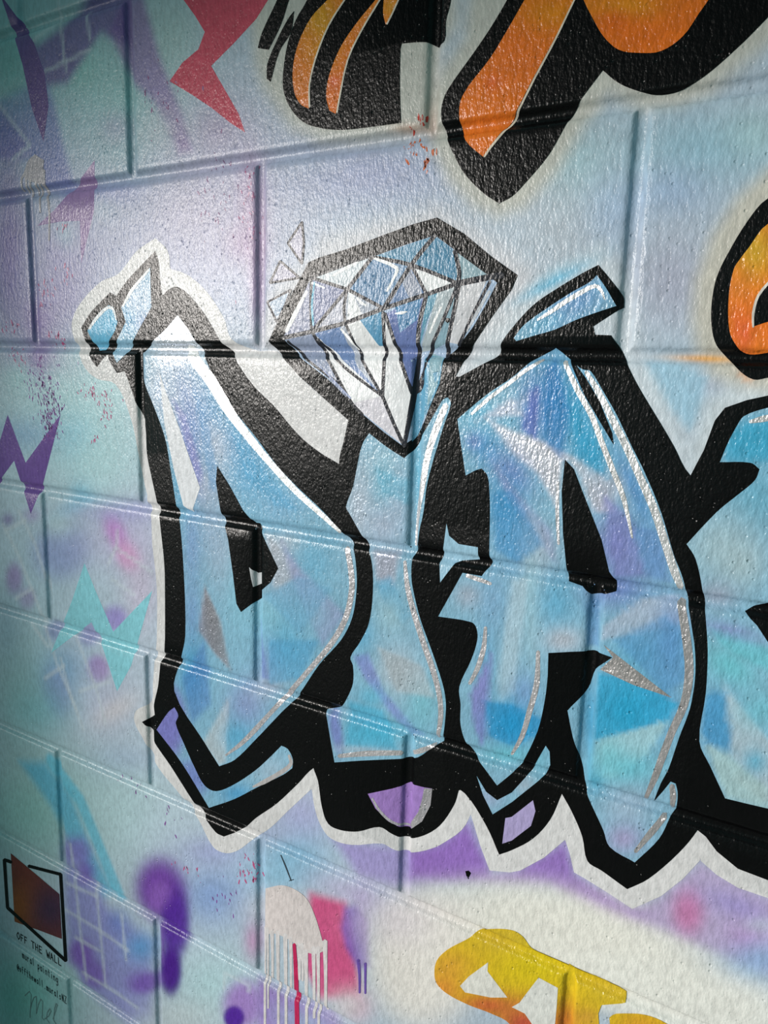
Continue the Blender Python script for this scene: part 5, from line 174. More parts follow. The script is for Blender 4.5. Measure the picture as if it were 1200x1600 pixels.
WRITING = [
('','OFF THE WALL',(10,10,11),[('O',[-133.1,-976.0,-135.2,-978.1,-136.7,-980.2,-137.1,-982.2,-136.7,-984.3,-135.2,-986.3,-133.1,-988.3,-134.5,-989.8,-136.7,-987.7,-138.7,-985.2,-139.2,-982.2,-138.6,-979.3,-136.8,-976.7,-134.6,-974.5]),('O',[-135.7,-988.3,-133.6,-986.3,-132.1,-984.2,-131.7,-982.1,-132.1,-980.1,-133.6,-978.0,-135.7,-976.1,-134.2,-974.5,-132.0,-976.6,-130.1,-979.2,-129.6,-982.1,-130.1,-985.0,-132.0,-987.6,-134.2,-989.8]),('F',[-128.1,-989.1,-128.1,-974.9,-126.0,-974.9,-126.0,-989.1]),('F',[-127.9,-974.7,-120.3,-974.6,-120.2,-976.7,-127.8,-976.8]),('F',[-127.9,-980.4,-121.6,-980.2,-121.6,-982.3,-127.8,-982.5]),('F',[-118.1,-988.9,-118.1,-974.7,-116.0,-974.7,-116.0,-988.9]),('F',[-117.9,-974.5,-110.3,-974.3,-110.3,-976.4,-117.9,-976.6]),('F',[-117.9,-980.1,-111.6,-980.0,-111.6,-982.1,-117.9,-982.2]),('T',[-99.2,-974.1,-89.7,-973.9,-89.6,-976.0,-99.2,-976.2]),('T',[-93.4,-974.2,-93.4,-988.4,-95.5,-988.4,-95.5,-974.2]),('H',[-88.4,-988.2,-88.4,-974.0,-86.3,-974.0,-86.3,-988.2]),('H',[-82.6,-988.1,-82.6,-973.9,-80.5,-973.9,-80.5,-988.1]),('H',[-88.2,-980.1,-80.7,-979.9,-80.7,-982.0,-88.2,-982.2]),('E',[-70.3,-975.6,-77.9,-975.7,-77.9,-973.6,-70.4,-973.5]),('E',[-76.0,-973.8,-76.0,-988.0,-78.1,-988.0,-78.1,-973.8]),('E',[-77.9,-986.1,-70.4,-986.0,-70.3,-988.1,-77.9,-988.2]),('E',[-77.9,-979.9,-71.7,-979.7,-71.6,-981.8,-77.9,-982.0]),('W',[-57.5,-973.2,-55.0,-987.3,-57.1,-987.7,-59.6,-973.6]),('W',[-57.4,-987.3,-54.9,-976.8,-52.9,-977.3,-55.4,-987.8]),('W',[-53.3,-976.8,-50.6,-987.2,-52.7,-987.7,-55.3,-977.3]),('W',[-53.0,-987.2,-50.4,-973.0,-48.3,-973.4,-51.0,-987.6]),('A',[-49.3,-987.0,-45.3,-972.8,-43.3,-973.4,-47.3,-987.6]),('A',[-43.7,-972.8,-39.7,-986.9,-41.7,-987.5,-45.7,-973.4]),('A',[-47.5,-980.7,-41.6,-980.6,-41.5,-982.7,-47.4,-982.8]),('L',[-36.1,-972.9,-36.1,-987.1,-38.2,-987.1,-38.2,-972.9]),('L',[-38.0,-985.2,-30.4,-985.1,-30.4,-987.2,-38.0,-987.3]),('L',[-26.1,-972.7,-26.1,-986.9,-28.2,-986.9,-28.2,-972.7]),('L',[-28.0,-985.0,-20.4,-984.9,-20.4,-987.0,-28.0,-987.1])]),
('','mural painting',(30,40,44),[('m',[-127.2,-1021.0,-127.2,-1012.1,-125.7,-1012.1,-125.7,-1021.0]),('m',[-127.4,-1015.0,-125.7,-1011.5,-124.4,-1012.1,-126.1,-1015.7]),('m',[-124.8,-1011.5,-123.4,-1014.8,-123.4,-1021.1,-124.9,-1021.1,-125.0,-1015.0,-126.2,-1012.1]),('m',[-125.1,-1015.1,-123.2,-1011.5,-121.9,-1012.3,-123.8,-1015.8]),('m',[-122.3,-1011.6,-121.0,-1014.9,-121.1,-1021.2,-122.6,-1021.2,-122.6,-1015.1,-123.7,-1012.1]),('u',[-118.3,-1011.9,-118.3,-1018.8,-116.5,-1020.6,-117.5,-1021.7,-119.8,-1019.1,-119.8,-1011.9]),('u',[-118.4,-1020.6,-115.7,-1017.7,-114.6,-1018.7,-117.3,-1021.6]),('u',[-114.8,-1012.0,-114.8,-1021.4,-116.3,-1021.4,-116.3,-1012.0]),('r',[-112.7,-1021.5,-112.7,-1012.2,-111.2,-1012.2,-111.2,-1021.5]),('r',[-112.9,-1015.7,-110.8,-1011.9,-109.5,-1012.6,-111.5,-1016.4]),('r',[-110.6,-1011.9,-107.9,-1013.3,-108.6,-1014.6,-111.3,-1013.2]),('a',[-101.6,-1015.2,-104.7,-1013.0,-103.8,-1011.8,-100.7,-1013.9]),('a',[-102.8,-1012.4,-104.5,-1016.9,-102.8,-1021.4,-104.3,-1021.9,-106.1,-1016.9,-104.2,-1011.9]),('a',[-104.7,-1021.0,-101.7,-1018.1,-100.7,-1019.2,-103.7,-1022.1]),('a',[-100.9,-1012.5,-100.7,-1021.8,-102.2,-1021.8,-102.4,-1012.5]),('l',[-96.0,-1006.7,-96.0,-1021.9,-97.5,-1021.9,-97.5,-1006.7]),('p',[-83.5,-1013.0,-83.5,-1027.9,-85.0,-1027.9,-85.0,-1013.0]),('p',[-85.2,-1015.3,-82.0,-1012.5,-81.0,-1013.6,-84.2,-1016.4]),('p',[-81.4,-1012.6,-79.8,-1017.7,-82.0,-1022.6,-83.3,-1022.0,-81.4,-1017.6,-82.8,-1013.1]),('p',[-82.4,-1022.8,-85.2,-1020.6,-84.2,-1019.4,-81.5,-1021.6]),('a',[-73.7,-1016.0,-76.8,-1013.9,-76.0,-1012.6,-72.9,-1014.8]),('a',[-75.0,-1013.3,-76.6,-1017.8,-75.0,-1022.3,-76.4,-1022.8,-78.2,-1017.8,-76.4,-1012.8]),('a',[-76.8,-1021.9,-73.9,-1019.0,-72.8,-1020.1,-75.8,-1023.0]),('a',[-73.0,-1013.3,-72.8,-1022.7,-74.3,-1022.7,-74.5,-1013.4]),('i',[-68.2,-1013.5,-68.2,-1022.8,-69.7,-1022.8,-69.7,-1013.5]),('i',[-69.7,-1011.3,-69.7,-1009.0,-68.2,-1009.0,-68.2,-1011.3]),('n',[-64.3,-1023.0,-64.3,-1013.7,-62.8,-1013.7,-62.8,-1023.0]),('n',[-64.5,-1016.8,-61.7,-1013.1,-60.5,-1014.0,-63.3,-1017.7]),('n',[-61.1,-1013.2,-59.1,-1016.7,-59.1,-1023.1,-60.6,-1023.1,-60.6,-1017.1,-62.4,-1013.9]),('t',[-54.2,-1008.8,-54.2,-1022.1,-55.7,-1022.1,-55.7,-1008.8]),('t',[-55.0,-1020.6,-52.5,-1022.5,-53.4,-1023.7,-55.9,-1021.8]),('t',[-57.4,-1013.4,-52.5,-1013.6,-52.6,-1015.1,-57.4,-1014.9]),('i',[-47.3,-1014.1,-47.3,-1023.5,-48.8,-1023.5,-48.8,-1014.1]),('i',[-48.8,-1012.0,-48.8,-1009.7,-47.3,-1009.7,-47.3,-1012.0]),('n',[-43.4,-1023.6,-43.4,-1014.3,-41.9,-1014.3,-41.9,-1023.6]),('n',[-43.6,-1017.5,-40.8,-1013.8,-39.6,-1014.7,-42.4,-1018.4]),('n',[-40.2,-1013.8,-38.2,-1017.4,-38.2,-1023.8,-39.7,-1023.8,-39.7,-1017.7,-41.5,-1014.6]),('g',[-31.9,-1017.3,-35.0,-1015.2,-34.2,-1013.9,-31.1,-1016.1]),('g',[-33.2,-1014.6,-34.8,-1018.8,-33.2,-1022.9,-34.6,-1023.4,-36.5,-1018.8,-34.6,-1014.1]),('g',[-35.0,-1022.5,-32.1,-1019.6,-31.0,-1020.7,-34.0,-1023.6]),('g',[-31.2,-1014.7,-31.4,-1028.2,-32.9,-1028.2,-32.7,-1014.6]),('g',[-31.2,-1027.9,-34.6,-1030.1,-35.5,-1028.9,-32.1,-1026.6]),('g',[-34.9,-1030.1,-36.6,-1027.4,-35.3,-1026.5,-33.6,-1029.3])]),
('','@offthewall.muralsNZ',(26,34,38),[('@',[-139.3,-1048.6,-141.5,-1050.8,-142.6,-1049.7,-140.4,-1047.6]),('@',[-142.2,-1050.6,-143.1,-1047.2,-141.6,-1043.8,-140.2,-1044.4,-141.5,-1047.3,-140.7,-1050.2]),('@',[-140.9,-1043.7,-139.4,-1045.7,-139.5,-1049.8,-141.0,-1049.8,-141.0,-1046.1,-142.1,-1044.6]),('@',[-141.1,-1048.8,-138.8,-1047.6,-138.1,-1048.9,-140.4,-1050.1]),('@',[-139.7,-1049.1,-139.7,-1043.5,-142.1,-1040.7,-141.0,-1039.8,-138.2,-1043.1,-138.2,-1049.1]),('@',[-140.2,-1040.7,-141.9,-1042.8,-143.1,-1044.9,-143.4,-1047.2,-143.1,-1049.6,-142.1,-1051.6,-140.7,-1053.5,-141.9,-1054.4,-143.4,-1052.4,-144.5,-1050.0,-144.9,-1047.2,-144.5,-1044.4,-143.1,-1041.9,-141.4,-1039.8]),('@',[-142.5,-1053.0,-139.2,-1051.5,-138.5,-1052.8,-141.8,-1054.4]),('o',[-134.2,-1044.4,-136.0,-1048.5,-134.2,-1052.6,-135.5,-1053.3,-137.7,-1048.5,-135.5,-1043.8]),('o',[-136.0,-1052.6,-134.1,-1048.5,-136.0,-1044.4,-134.6,-1043.8,-132.5,-1048.5,-134.6,-1053.3]),('f',[-126.1,-1041.0,-129.0,-1039.9,-128.5,-1038.5,-125.6,-1039.6]),('f',[-127.3,-1039.1,-128.3,-1042.1,-128.3,-1053.0,-129.8,-1053.0,-129.9,-1041.9,-128.7,-1038.6]),('f',[-131.0,-1044.1,-126.5,-1044.1,-126.5,-1045.6,-131.0,-1045.6]),('f',[-119.4,-1041.0,-122.3,-1039.9,-121.8,-1038.5,-118.9,-1039.6]),('f',[-120.6,-1039.1,-121.6,-1042.1,-121.6,-1053.0,-123.1,-1053.0,-123.2,-1041.9,-122.0,-1038.6]),('f',[-124.3,-1044.1,-119.8,-1044.1,-119.8,-1045.6,-124.3,-1045.6]),('t',[-114.5,-1039.4,-114.5,-1052.0,-116.0,-1052.0,-116.0,-1039.4]),('t',[-115.3,-1050.4,-112.8,-1052.1,-113.7,-1053.4,-116.2,-1051.6]),('t',[-117.6,-1043.8,-112.9,-1043.8,-112.9,-1045.3,-117.6,-1045.3]),('h',[-109.1,-1038.8,-109.1,-1053.0,-110.6,-1053.0,-110.6,-1038.8]),('h',[-110.8,-1047.3,-108.4,-1043.7,-107.1,-1044.5,-109.6,-1048.1]),('h',[-107.8,-1043.7,-105.7,-1047.0,-105.7,-1053.0,-107.2,-1053.0,-107.3,-1047.4,-109.0,-1044.5]),('e',[-104.0,-1047.5,-99.3,-1047.0,-99.1,-1048.5,-103.8,-1049.0]),('e',[-100.3,-1048.6,-101.8,-1044.3,-100.4,-1043.8,-98.9,-1048.1]),('e',[-100.1,-1045.1,-103.0,-1046.1,-103.5,-1044.7,-100.6,-1043.7]),('e',[-101.9,-1044.8,-102.5,-1049.0,-100.9,-1052.6,-102.3,-1053.2,-104.1,-1049.2,-103.4,-1044.5]),('e',[-102.7,-1052.1,-99.7,-1050.1,-98.9,-1051.4,-101.9,-1053.3]),('w',[-96.4,-1044.1,-95.0,-1052.8,-96.5,-1053.1,-97.9,-1044.4]),('w',[-96.7,-1052.8,-95.3,-1045.8,-93.8,-1046.1,-95.2,-1053.1]),('w',[-94.1,-1045.8,-92.7,-1052.8,-94.1,-1053.1,-95.5,-1046.1]),('w',[-94.4,-1052.8,-92.9,-1044.1,-91.5,-1044.4,-92.9,-1053.1]),('a',[-86.3,-1046.8,-89.3,-1044.9,-88.5,-1043.6,-85.5,-1045.6]),('a',[-87.5,-1044.3,-89.1,-1048.5,-87.5,-1052.7,-88.9,-1053.2,-90.7,-1048.5,-88.9,-1043.7]),('a',[-89.4,-1052.2,-86.5,-1049.5,-85.4,-1050.5,-88.3,-1053.3]),('a',[-85.6,-1044.2,-85.4,-1053.0,-86.9,-1053.0,-87.1,-1044.2]),('l',[-81.0,-1038.8,-81.0,-1053.0,-82.5,-1053.0,-82.5,-1038.8]),('l',[-74.3,-1038.8,-74.3,-1053.0,-75.8,-1053.0,-75.8,-1038.8]),('.',[-69.0,-1053.0,-69.0,-1050.7,-67.5,-1050.7,-67.5,-1053.0]),('m',[-64.1,-1053.0,-64.1,-1044.6,-62.6,-1044.6,-62.6,-1053.0]),('m',[-64.3,-1047.4,-62.6,-1043.9,-61.3,-1044.6,-62.9,-1048.0]),('m',[-61.8,-1044.0,-60.4,-1047.0,-60.4,-1052.9,-61.9,-1052.9,-61.9,-1047.3,-63.1,-1044.6]),('m',[-62.1,-1047.3,-60.2,-1043.9,-58.9,-1044.7,-60.8,-1048.0]),('m',[-59.4,-1044.0,-58.1,-1047.0,-58.1,-1052.9,-59.6,-1052.9,-59.6,-1047.3,-60.7,-1044.5]),('u',[-55.5,-1044.2,-55.5,-1050.6,-53.7,-1052.2,-54.7,-1053.3,-57.0,-1051.0,-57.0,-1044.2]),('u',[-55.6,-1052.3,-53.0,-1049.4,-51.9,-1050.4,-54.5,-1053.3]),('u',[-52.1,-1044.2,-52.1,-1052.9,-53.6,-1052.9,-53.6,-1044.2]),('r',[-50.1,-1052.9,-50.1,-1044.2,-48.6,-1044.2,-48.6,-1052.9]),('r',[-50.3,-1047.6,-48.3,-1043.9,-47.0,-1044.6,-49.0,-1048.3]),('r',[-48.1,-1043.9,-45.5,-1045.2,-46.1,-1046.5,-48.8,-1045.2]),('a',[-39.3,-1046.8,-42.4,-1044.8,-41.6,-1043.6,-38.5,-1045.5]),('a',[-40.6,-1044.2,-42.2,-1048.4,-40.6,-1052.6,-42.0,-1053.2,-43.8,-1048.4,-42.0,-1043.7]),('a',[-42.4,-1052.2,-39.5,-1049.4,-38.5,-1050.5,-41.4,-1053.3]),('a',[-38.7,-1044.2,-38.5,-1052.9,-40.0,-1052.9,-40.2,-1044.2]),('l',[-34.0,-1038.7,-34.0,-1052.9,-35.5,-1052.9,-35.5,-1038.7]),('s',[-26.1,-1046.5,-29.4,-1044.9,-28.7,-1043.6,-25.4,-1045.1]),('s',[-27.6,-1044.2,-28.7,-1047.7,-30.1,-1047.2,-29.0,-1043.7]),('s',[-29.1,-1045.9,-25.6,-1049.6,-26.7,-1050.7,-30.2,-1046.9]),('s',[-25.6,-1049.4,-27.2,-1053.2,-28.5,-1052.6,-27.0,-1048.9]),('s',[-27.3,-1053.2,-30.6,-1052.0,-30.0,-1050.6,-26.8,-1051.8]),('N',[-23.4,-1052.9,-23.4,-1038.7,-21.9,-1038.7,-21.9,-1052.9]),('N',[-22.1,-1038.5,-18.3,-1052.7,-19.7,-1053.1,-23.6,-1038.9]),('N',[-19.9,-1052.9,-19.9,-1038.7,-18.4,-1038.7,-18.4,-1052.9]),('Z',[-17.0,-1038.6,-11.4,-1038.6,-11.4,-1040.1,-17.0,-1040.1]),('Z',[-11.1,-1039.0,-15.9,-1053.1,-17.3,-1052.6,-12.5,-1038.5]),('Z',[-17.0,-1051.6,-11.4,-1051.6,-11.4,-1053.1,-17.0,-1053.1])]),
]
SIGNATURE = [[-127.6,-1095.2,-113.1,-1078.6,-111.6,-1079.9,-126.1,-1096.5],[-112.4,-1078.5,-106.7,-1082.9,-107.9,-1084.5,-113.6,-1080.1],[-106.6,-1083.1,-114.6,-1133.7,-116.6,-1133.4,-108.6,-1082.8],[-116.6,-1133.4,-115.1,-1122.5,-112.9,-1111.8,-108.0,-1098.4,-101.7,-1085.7,-97.9,-1081.9,-93.5,-1078.8,-92.3,-1080.4,-96.6,-1083.4,-100.0,-1086.8,-106.2,-1099.2,-110.9,-1112.4,-113.1,-1122.9,-114.6,-1133.7],[-92.3,-1079.5,-95.3,-1115.9,-97.3,-1115.8,-94.3,-1079.3],[-97.4,-1115.5,-90.2,-1093.7,-81.7,-1077.8,-79.9,-1078.7,-88.3,-1094.5,-95.5,-1116.1],[-81.0,-1077.6,-75.2,-1080.4,-76.0,-1082.2,-81.9,-1079.4],[-75.0,-1080.8,-79.6,-1115.3,-81.5,-1115.0,-77.0,-1080.5],[-80.5,-1113.5,-74.6,-1116.3,-75.5,-1118.1,-81.4,-1115.3],[-74.5,-1113.1,-63.1,-1102.0,-55.0,-1087.6,-53.3,-1088.6,-61.5,-1103.2,-73.1,-1114.5],[-54.8,-1089.6,-58.6,-1085.6,-57.2,-1084.2,-53.3,-1088.2],[-56.4,-1085.4,-64.3,-1097.1,-67.2,-1111.3,-69.1,-1110.9,-66.2,-1096.3,-58.1,-1084.3],[-68.0,-1109.5,-60.6,-1114.1,-61.6,-1115.8,-69.0,-1111.2],[-51.4,-1101.3,-43.0,-1081.8,-36.7,-1065.9,-34.8,-1066.6,-41.2,-1082.6,-49.6,-1102.1],[-35.7,-1067.8,-39.9,-1066.8,-39.5,-1064.9,-35.2,-1065.9],[-38.1,-1065.9,-44.4,-1081.7,-47.8,-1103.6,-49.8,-1103.3,-46.4,-1081.2,-40.0,-1065.1],[-48.6,-1101.8,-41.3,-1106.4,-42.4,-1108.0,-49.7,-1103.5]]
PAINT = {
'B':((182, 197, 213),[
('b',29.5,339.2,(0.003991,-0.000331,-0.000792,-0.005082),(144,189,195),0.8,1),
('b',130.6,152.5,(0.003725,-0.000215,-0.000592,-0.008686),(169,169,207),0.7,1),
('b',327.6,159.6,(0.007856,-0.000119,-0.000688,-0.008598),(188,179,208),0.7,1),
('b',184.5,286.8,(0.0148,-0.000701,-0.001812,-0.01285),(143,195,195),0.7,1),
('b',271.8,341.1,(0.018019,-0.000509,-0.00301,-0.016925),(163,194,194),0.7,1),
('b',526.0,173.9,(0.008756,0.000245,-0.00302,-0.030399),(165,169,209),0.75,1),
('b',454.0,193.5,(0.01716,0.000212,-0.005733,-0.053562),(176,187,210),0.6,1),
('b',745.2,121.0,(0.016092,0.001202,-0.001213,-0.015947),(186,195,206),0.8,1),
('b',850.0,160.5,(0.015188,0.001489,-0.004082,-0.035604),(144,189,209),0.75,1),
('b',747.7,162.1,(0.025735,0.001954,-0.003498,-0.032685),(164,202,211),0.6,1),
('b',828.9,129.3,(0.033812,0.003139,-0.004518,-0.05148),(155,184,222),0.6,1),
('b',783.8,118.1,(0.037568,0.003116,-0.002498,-0.032844),(152,184,222),0.5,1),
('b',835.4,59.7,(0.028554,0.002651,-0.000803,-0.024857),(173,177,197),0.9,1),
('b',886.0,165.5,(0.04533,0.004802,-0.006763,-0.055322),(170,204,209),0.6,1),
('b',843.0,-22.4,(0.032743,0.00304,0.001293,-0.038188),(164,204,224),0.7,1),
('b',867.9,-21.5,(0.051142,0.005014,0.0033,-0.097428),(177,177,195),0.5,1),
('b',732.1,63.1,(0.025076,0.017048,0.057154,-0.109269),(110,196,225),0.7,1),
('b',818.0,-34.0,(0.03135,0.002741,0.001314,-0.031009),(204,215,224),0.6,1),
('b',439.3,-50.0,(0.018608,0.000162,0.000758,-0.017888),(210,223,232),0.8,1),
('b',456.8,-35.5,(0.018162,-0.018489,-0.058136,-0.093648),(174,212,232),0.6,1),
('b',672.6,30.6,(0.030912,0.001793,-0.000339,-0.043205),(205,214,217),0.6,1),
('b',63.1,-100.5,(0.005675,-0.000389,0.00057,-0.009586),(177,222,227),0.8,1),
('b',4.4,35.8,(0.01183,-0.00098,-0.000153,-0.01953),(149,126,183),0.5,1),
('b',61.0,60.2,(0.018821,-0.001341,-0.000408,-0.020254),(173,167,207),0.5,1),
('b',0.1,-15.9,(0.014043,-0.001163,0.000979,-0.057451),(151,106,173),0.35,1),
('b',-38.5,-124.9,(0.011133,-0.000989,0.002473,-0.036288),(104,149,205),0.5,1),
('b',74.9,-125.8,(0.024788,-0.001629,0.002078,-0.02867),(121,195,222),0.6,1),
('b',77.1,-196.2,(0.040816,-0.023773,-0.006316,-0.047129),(79,187,227),0.7,1),
('b',54.9,-221.2,(0.013952,0.012682,0.039435,-0.081437),(100,190,226),0.6,1),
('b',-26.1,-331.8,(0.005989,-0.000496,0.001139,-0.006827),(171,198,214),0.8,1),
('b',29.2,-284.7,(0.007622,0.014342,0.013434,-0.017528),(136,149,203),0.75,2),
('b',159.2,-247.9,(0.013225,-0.000626,0.003185,-0.022877),(188,176,215),0.7,1),
('b',146.8,-240.9,(0.040395,0.027895,0.015693,-0.034992),(192,125,203),0.75,1.5),
('b',170.6,-272.5,(0.036164,0.024962,0.019075,-0.040326),(214,144,196),0.75,1.5),
('b',160.8,-213.0,(0.009988,-0.000473,0.007799,-0.064385),(148,137,204),0.5,1),
('b',193.7,-312.6,(0.027103,-0.001084,0.003335,-0.01894),(204,186,213),0.6,1),
('b',138.0,-366.3,(0.034712,-0.001749,0.009819,-0.049426),(149,126,209),0.8,2),
('b',41.5,-416.5,(0.013858,-0.000949,0.003656,-0.017093),(186,201,219),0.6,1),
('b',-86.7,-346.9,(0.04452,-0.004204,0.006465,-0.038227),(151,106,180),0.7,2),
('b',-57.3,-371.8,(0.045551,-0.00402,0.010155,-0.055459),(156,116,183),0.6,2),
('b',-94.0,-255.6,(0.062575,-0.006106,0.012899,-0.101934),(120,86,165),0.6,1),
('b',-33.6,-241.3,(0.047253,-0.004056,0.010803,-0.087559),(160,126,193),0.5,1),
('b',5.4,-409.4,(0.041949,-0.003169,0.013081,-0.063279),(128,121,195),0.6,2),
('b',100.1,-446.9,(0.035561,0.012747,0.019336,-0.046195),(161,113,190),0.8,2.5),
('b',82.3,-398.2,(0.040066,-0.002437,0.010976,-0.05249),(138,127,201),0.6,2),
('b',15.6,-471.8,(0.016803,-0.001221,0.005931,-0.024921),(103,159,215),0.6,1),
('b',2.7,-505.3,(0.026133,0.009374,0.010267,-0.024015),(138,127,205),0.6,2),
('b',106.3,-508.3,(0.014528,-0.000799,0.004559,-0.017049),(193,193,220),0.7,1),
('b',143.6,-576.0,(0.014898,-0.000706,0.01202,-0.039081),(166,177,218),0.6,1),
('b',-44.0,-548.5,(0.012639,-0.001047,0.006355,-0.023763),(100,190,213),0.5,1),
('b',-90.7,-528.9,(0.010144,-0.000933,0.001977,-0.007825),(123,179,179),0.6,1),
('b',133.9,-500.9,(0.012685,0.012162,0.034072,-0.050946),(225,214,214),0.5,1),
('b',-58.8,-726.4,(0.005559,-0.000461,0.003473,-0.009958),(132,200,191),0.7,1),
('b',-125.1,-1099.8,(0.006965,-0.000619,0.005003,-0.009856),(121,200,191),0.8,1),
('b',125.8,-662.0,(0.00905,-0.000451,0.004276,-0.012262),(183,212,219),0.8,1),
('p',[-102.0,-651.6,-34.9,-631.0,24.5,-665.4,71.5,-744.4,119.2,-794.9,89.6,-812.6,18.4,-753.7,-24.8,-703.6],13.0,(80,178,214),0.75),
('l',[-18.8,-626.0,46.7,-668.5,80.3,-719.9,126.4,-791.9],15.2,10.1,(85,191,222),0.7),
('b',255.7,-664.7,(0.011679,-0.000304,0.006461,-0.017226),(191,209,225),0.7,1),
('b',314.3,-718.6,(0.014303,-0.000216,0.008694,-0.020795),(124,158,221),0.7,1),
('b',315.3,-651.7,(0.014479,-0.000218,0.01558,-0.04096),(157,157,217),0.5,1),
('b',33.3,-759.0,(0.027442,-0.001803,0.017464,-0.045911),(130,96,186),0.6,2),
('p',[3.3,-748.4,50.2,-731.0,75.8,-796.6,103.2,-828.5,199.5,-839.2,194.9,-970.1,137.4,-1011.6,33.5,-995.8,-1.7,-931.1,-4.0,-851.7],20.7,(131,127,201),0.75),
('b',124.0,-841.1,(0.035266,-0.001715,0.018521,-0.042094),(91,124,203),0.5,1),
('b',29.3,-939.9,(0.034504,-0.021363,0.001286,-0.030476),(120,80,177),0.8,2),
('b',58.8,-960.3,(0.017856,0.020127,0.026706,-0.029794),(120,80,179),0.7,2),
('b',46.3,-792.1,(0.066328,-0.004178,0.020253,-0.050744),(125,96,186),0.5,2),
('b',171.7,-862.5,(0.028225,-0.001128,0.018035,-0.039018),(81,160,216),0.7,1),
('b',176.3,-919.6,(0.024365,-0.000945,0.022721,-0.04606),(121,76,183),0.6,2),
('b',62.0,-780.4,(0.056112,-0.003384,0.022845,-0.057627),(109,87,183),0.5,1),
('b',215.6,-749.8,(0.016961,0.002672,0.009478,-0.018184),(114,60,165),0.97,2.5),
('b',245.0,-787.9,(0.033075,-0.000905,0.007239,-0.016452),(83,36,151),0.9,2.5),
('b',232.4,-870.9,(0.040775,-0.001189,0.011515,-0.023893),(72,22,137),0.97,2.5),
('b',215.2,-760.1,(0.03876,-0.001274,0.01715,-0.041022),(150,105,195),0.6,2),
('b',312.2,-857.6,(0.011957,-0.00018,0.008189,-0.016505),(178,212,219),0.8,1),
('b',248.5,-941.9,(0.012966,-0.000337,0.016441,-0.031317),(199,210,213),0.6,1),
('b',370.3,-858.2,(0.026051,-0.000125,0.013007,-0.025336),(159,111,197),0.85,2.5),
('b',354.1,-886.5,(0.054224,-0.000413,0.029078,-0.05539),(89,44,159),0.95,4),
('b',387.3,-753.5,(0.06555,-0.000118,0.016123,-0.035309),(199,125,181),0.6,1),
('b',463.2,-552.8,(0.020661,0.000256,0.008366,-0.023635),(173,173,218),0.8,1),
('b',449.1,-609.5,(0.016766,0.000161,0.011075,-0.028713),(133,189,222),0.8,1),
('b',434.3,-641.7,(0.019679,0.000135,0.017415,-0.043341),(143,195,224),0.7,1),
('b',413.6,-587.9,(0.024311,7.4e-05,0.025948,-0.071189),(176,187,221),0.6,1),
('p',[510.5,-560.8,588.9,-539.7,687.4,-473.4,708.2,-520.6,661.7,-554.2,607.3,-588.1,547.6,-596.2],12.6,(162,146,209),0.85),
('p',[613.6,-538.3,652.0,-514.5,679.1,-482.3,712.1,-526.4,732.5,-514.6,785.4,-459.2,797.4,-492.4,850.7,-507.8,865.9,-514.7,837.3,-527.2,773.3,-516.1,661.8,-556.4,614.9,-570.7],9.7,(150,108,195),0.9),
('b',548.3,-620.8,(0.015299,-0.004756,0.003376,-0.043732),(188,176,215),0.7,1),
('b',444.8,-682.0,(0.016454,0.000143,0.019934,-0.046468),(214,208,214),0.7,1),
('p',[479.0,-645.4,530.6,-636.7,540.3,-657.9,553.4,-737.9,552.1,-756.1,495.9,-784.6,465.6,-744.8],9.0,(209,59,124),0.9),
('p',[529.0,-644.1,545.1,-634.7,562.4,-648.2,566.8,-705.4,551.0,-717.4,532.1,-696.0,525.1,-673.2],6.1,(118,84,185),0.85),
('b',553.6,-652.1,(0.069957,0.002014,0.010443,-0.023734),(169,146,202),0.6,1),
('p',[397.0,-805.9,435.5,-805.8,515.6,-797.2,554.0,-826.3,397.0,-913.3],9.8,(150,108,195),0.8),
('b',552.3,-764.8,(0.05455,0.001526,0.024261,-0.047258),(209,135,175),0.6,1),
('b',538.6,-771.8,(0.031561,0.000804,0.022196,-0.043235),(215,206,212),0.8,1),
('b',476.9,-836.1,(0.018989,-0.007309,0.00375,-0.03745),(165,188,215),0.7,1),
('b',790.3,-569.4,(0.006818,-0.000947,0.002897,-0.01619),(236,233,225),0.97,3),
('b',635.1,-664.6,(0.013631,0.000596,0.005287,-0.011167),(235,229,223),0.95,3),
('b',900.4,-579.3,(0.009515,-0.000974,0.004944,-0.024508),(234,233,227),0.95,3),
('b',600.7,-631.4,(0.019784,0.000744,0.013469,-0.030611),(215,206,215),0.7,1),
('p',[850.9,-511.1,874.7,-484.4,904.9,-436.9,960.9,-448.3,1008.7,-451.8,1012.7,-485.8,968.6,-519.3,916.6,-518.2],8.9,(184,164,207),0.85),
('b',900.2,-489.8,(0.070265,0.006708,0.018507,-0.042866),(200,110,164),0.75,1.5),
('b',948.2,-494.1,(0.065335,0.006827,0.024009,-0.0529),(180,135,198),0.6,1),
('b',937.8,-467.4,(0.034382,-0.005974,-0.00127,-0.078571),(148,137,204),0.6,1),
('b',962.5,-509.6,(0.033208,0.00355,0.025066,-0.052942),(133,178,219),0.7,1),
('b',829.8,-509.9,(0.01944,-0.005521,-0.01099,-0.11527),(158,113,199),0.5,1),
('b',959.0,-476.8,(0.06683,0.007143,0.05952,-0.134429),(196,207,223),0.5,1),
('p',[201.1,407.6,222.3,403.3,250.9,324.8,284.8,259.3,299.0,220.3,278.7,219.2,238.8,279.2,205.3,304.8,165.9,366.9],7.6,(140,106,169),0.75),
('p',[42.4,337.1,59.3,304.5,74.4,249.5,90.2,201.8,31.4,199.3,14.6,240.6,-33.6,245.7,-76.7,250.3,-69.2,322.6],9.2,(107,109,181),0.7),
('b',-50.2,222.9,(0.022984,-0.002257,-0.001936,-0.02027),(119,97,164),0.6,1),
('b',-29.3,363.9,(0.017914,-0.001731,-0.003514,-0.021525),(113,176,176),0.7,1),
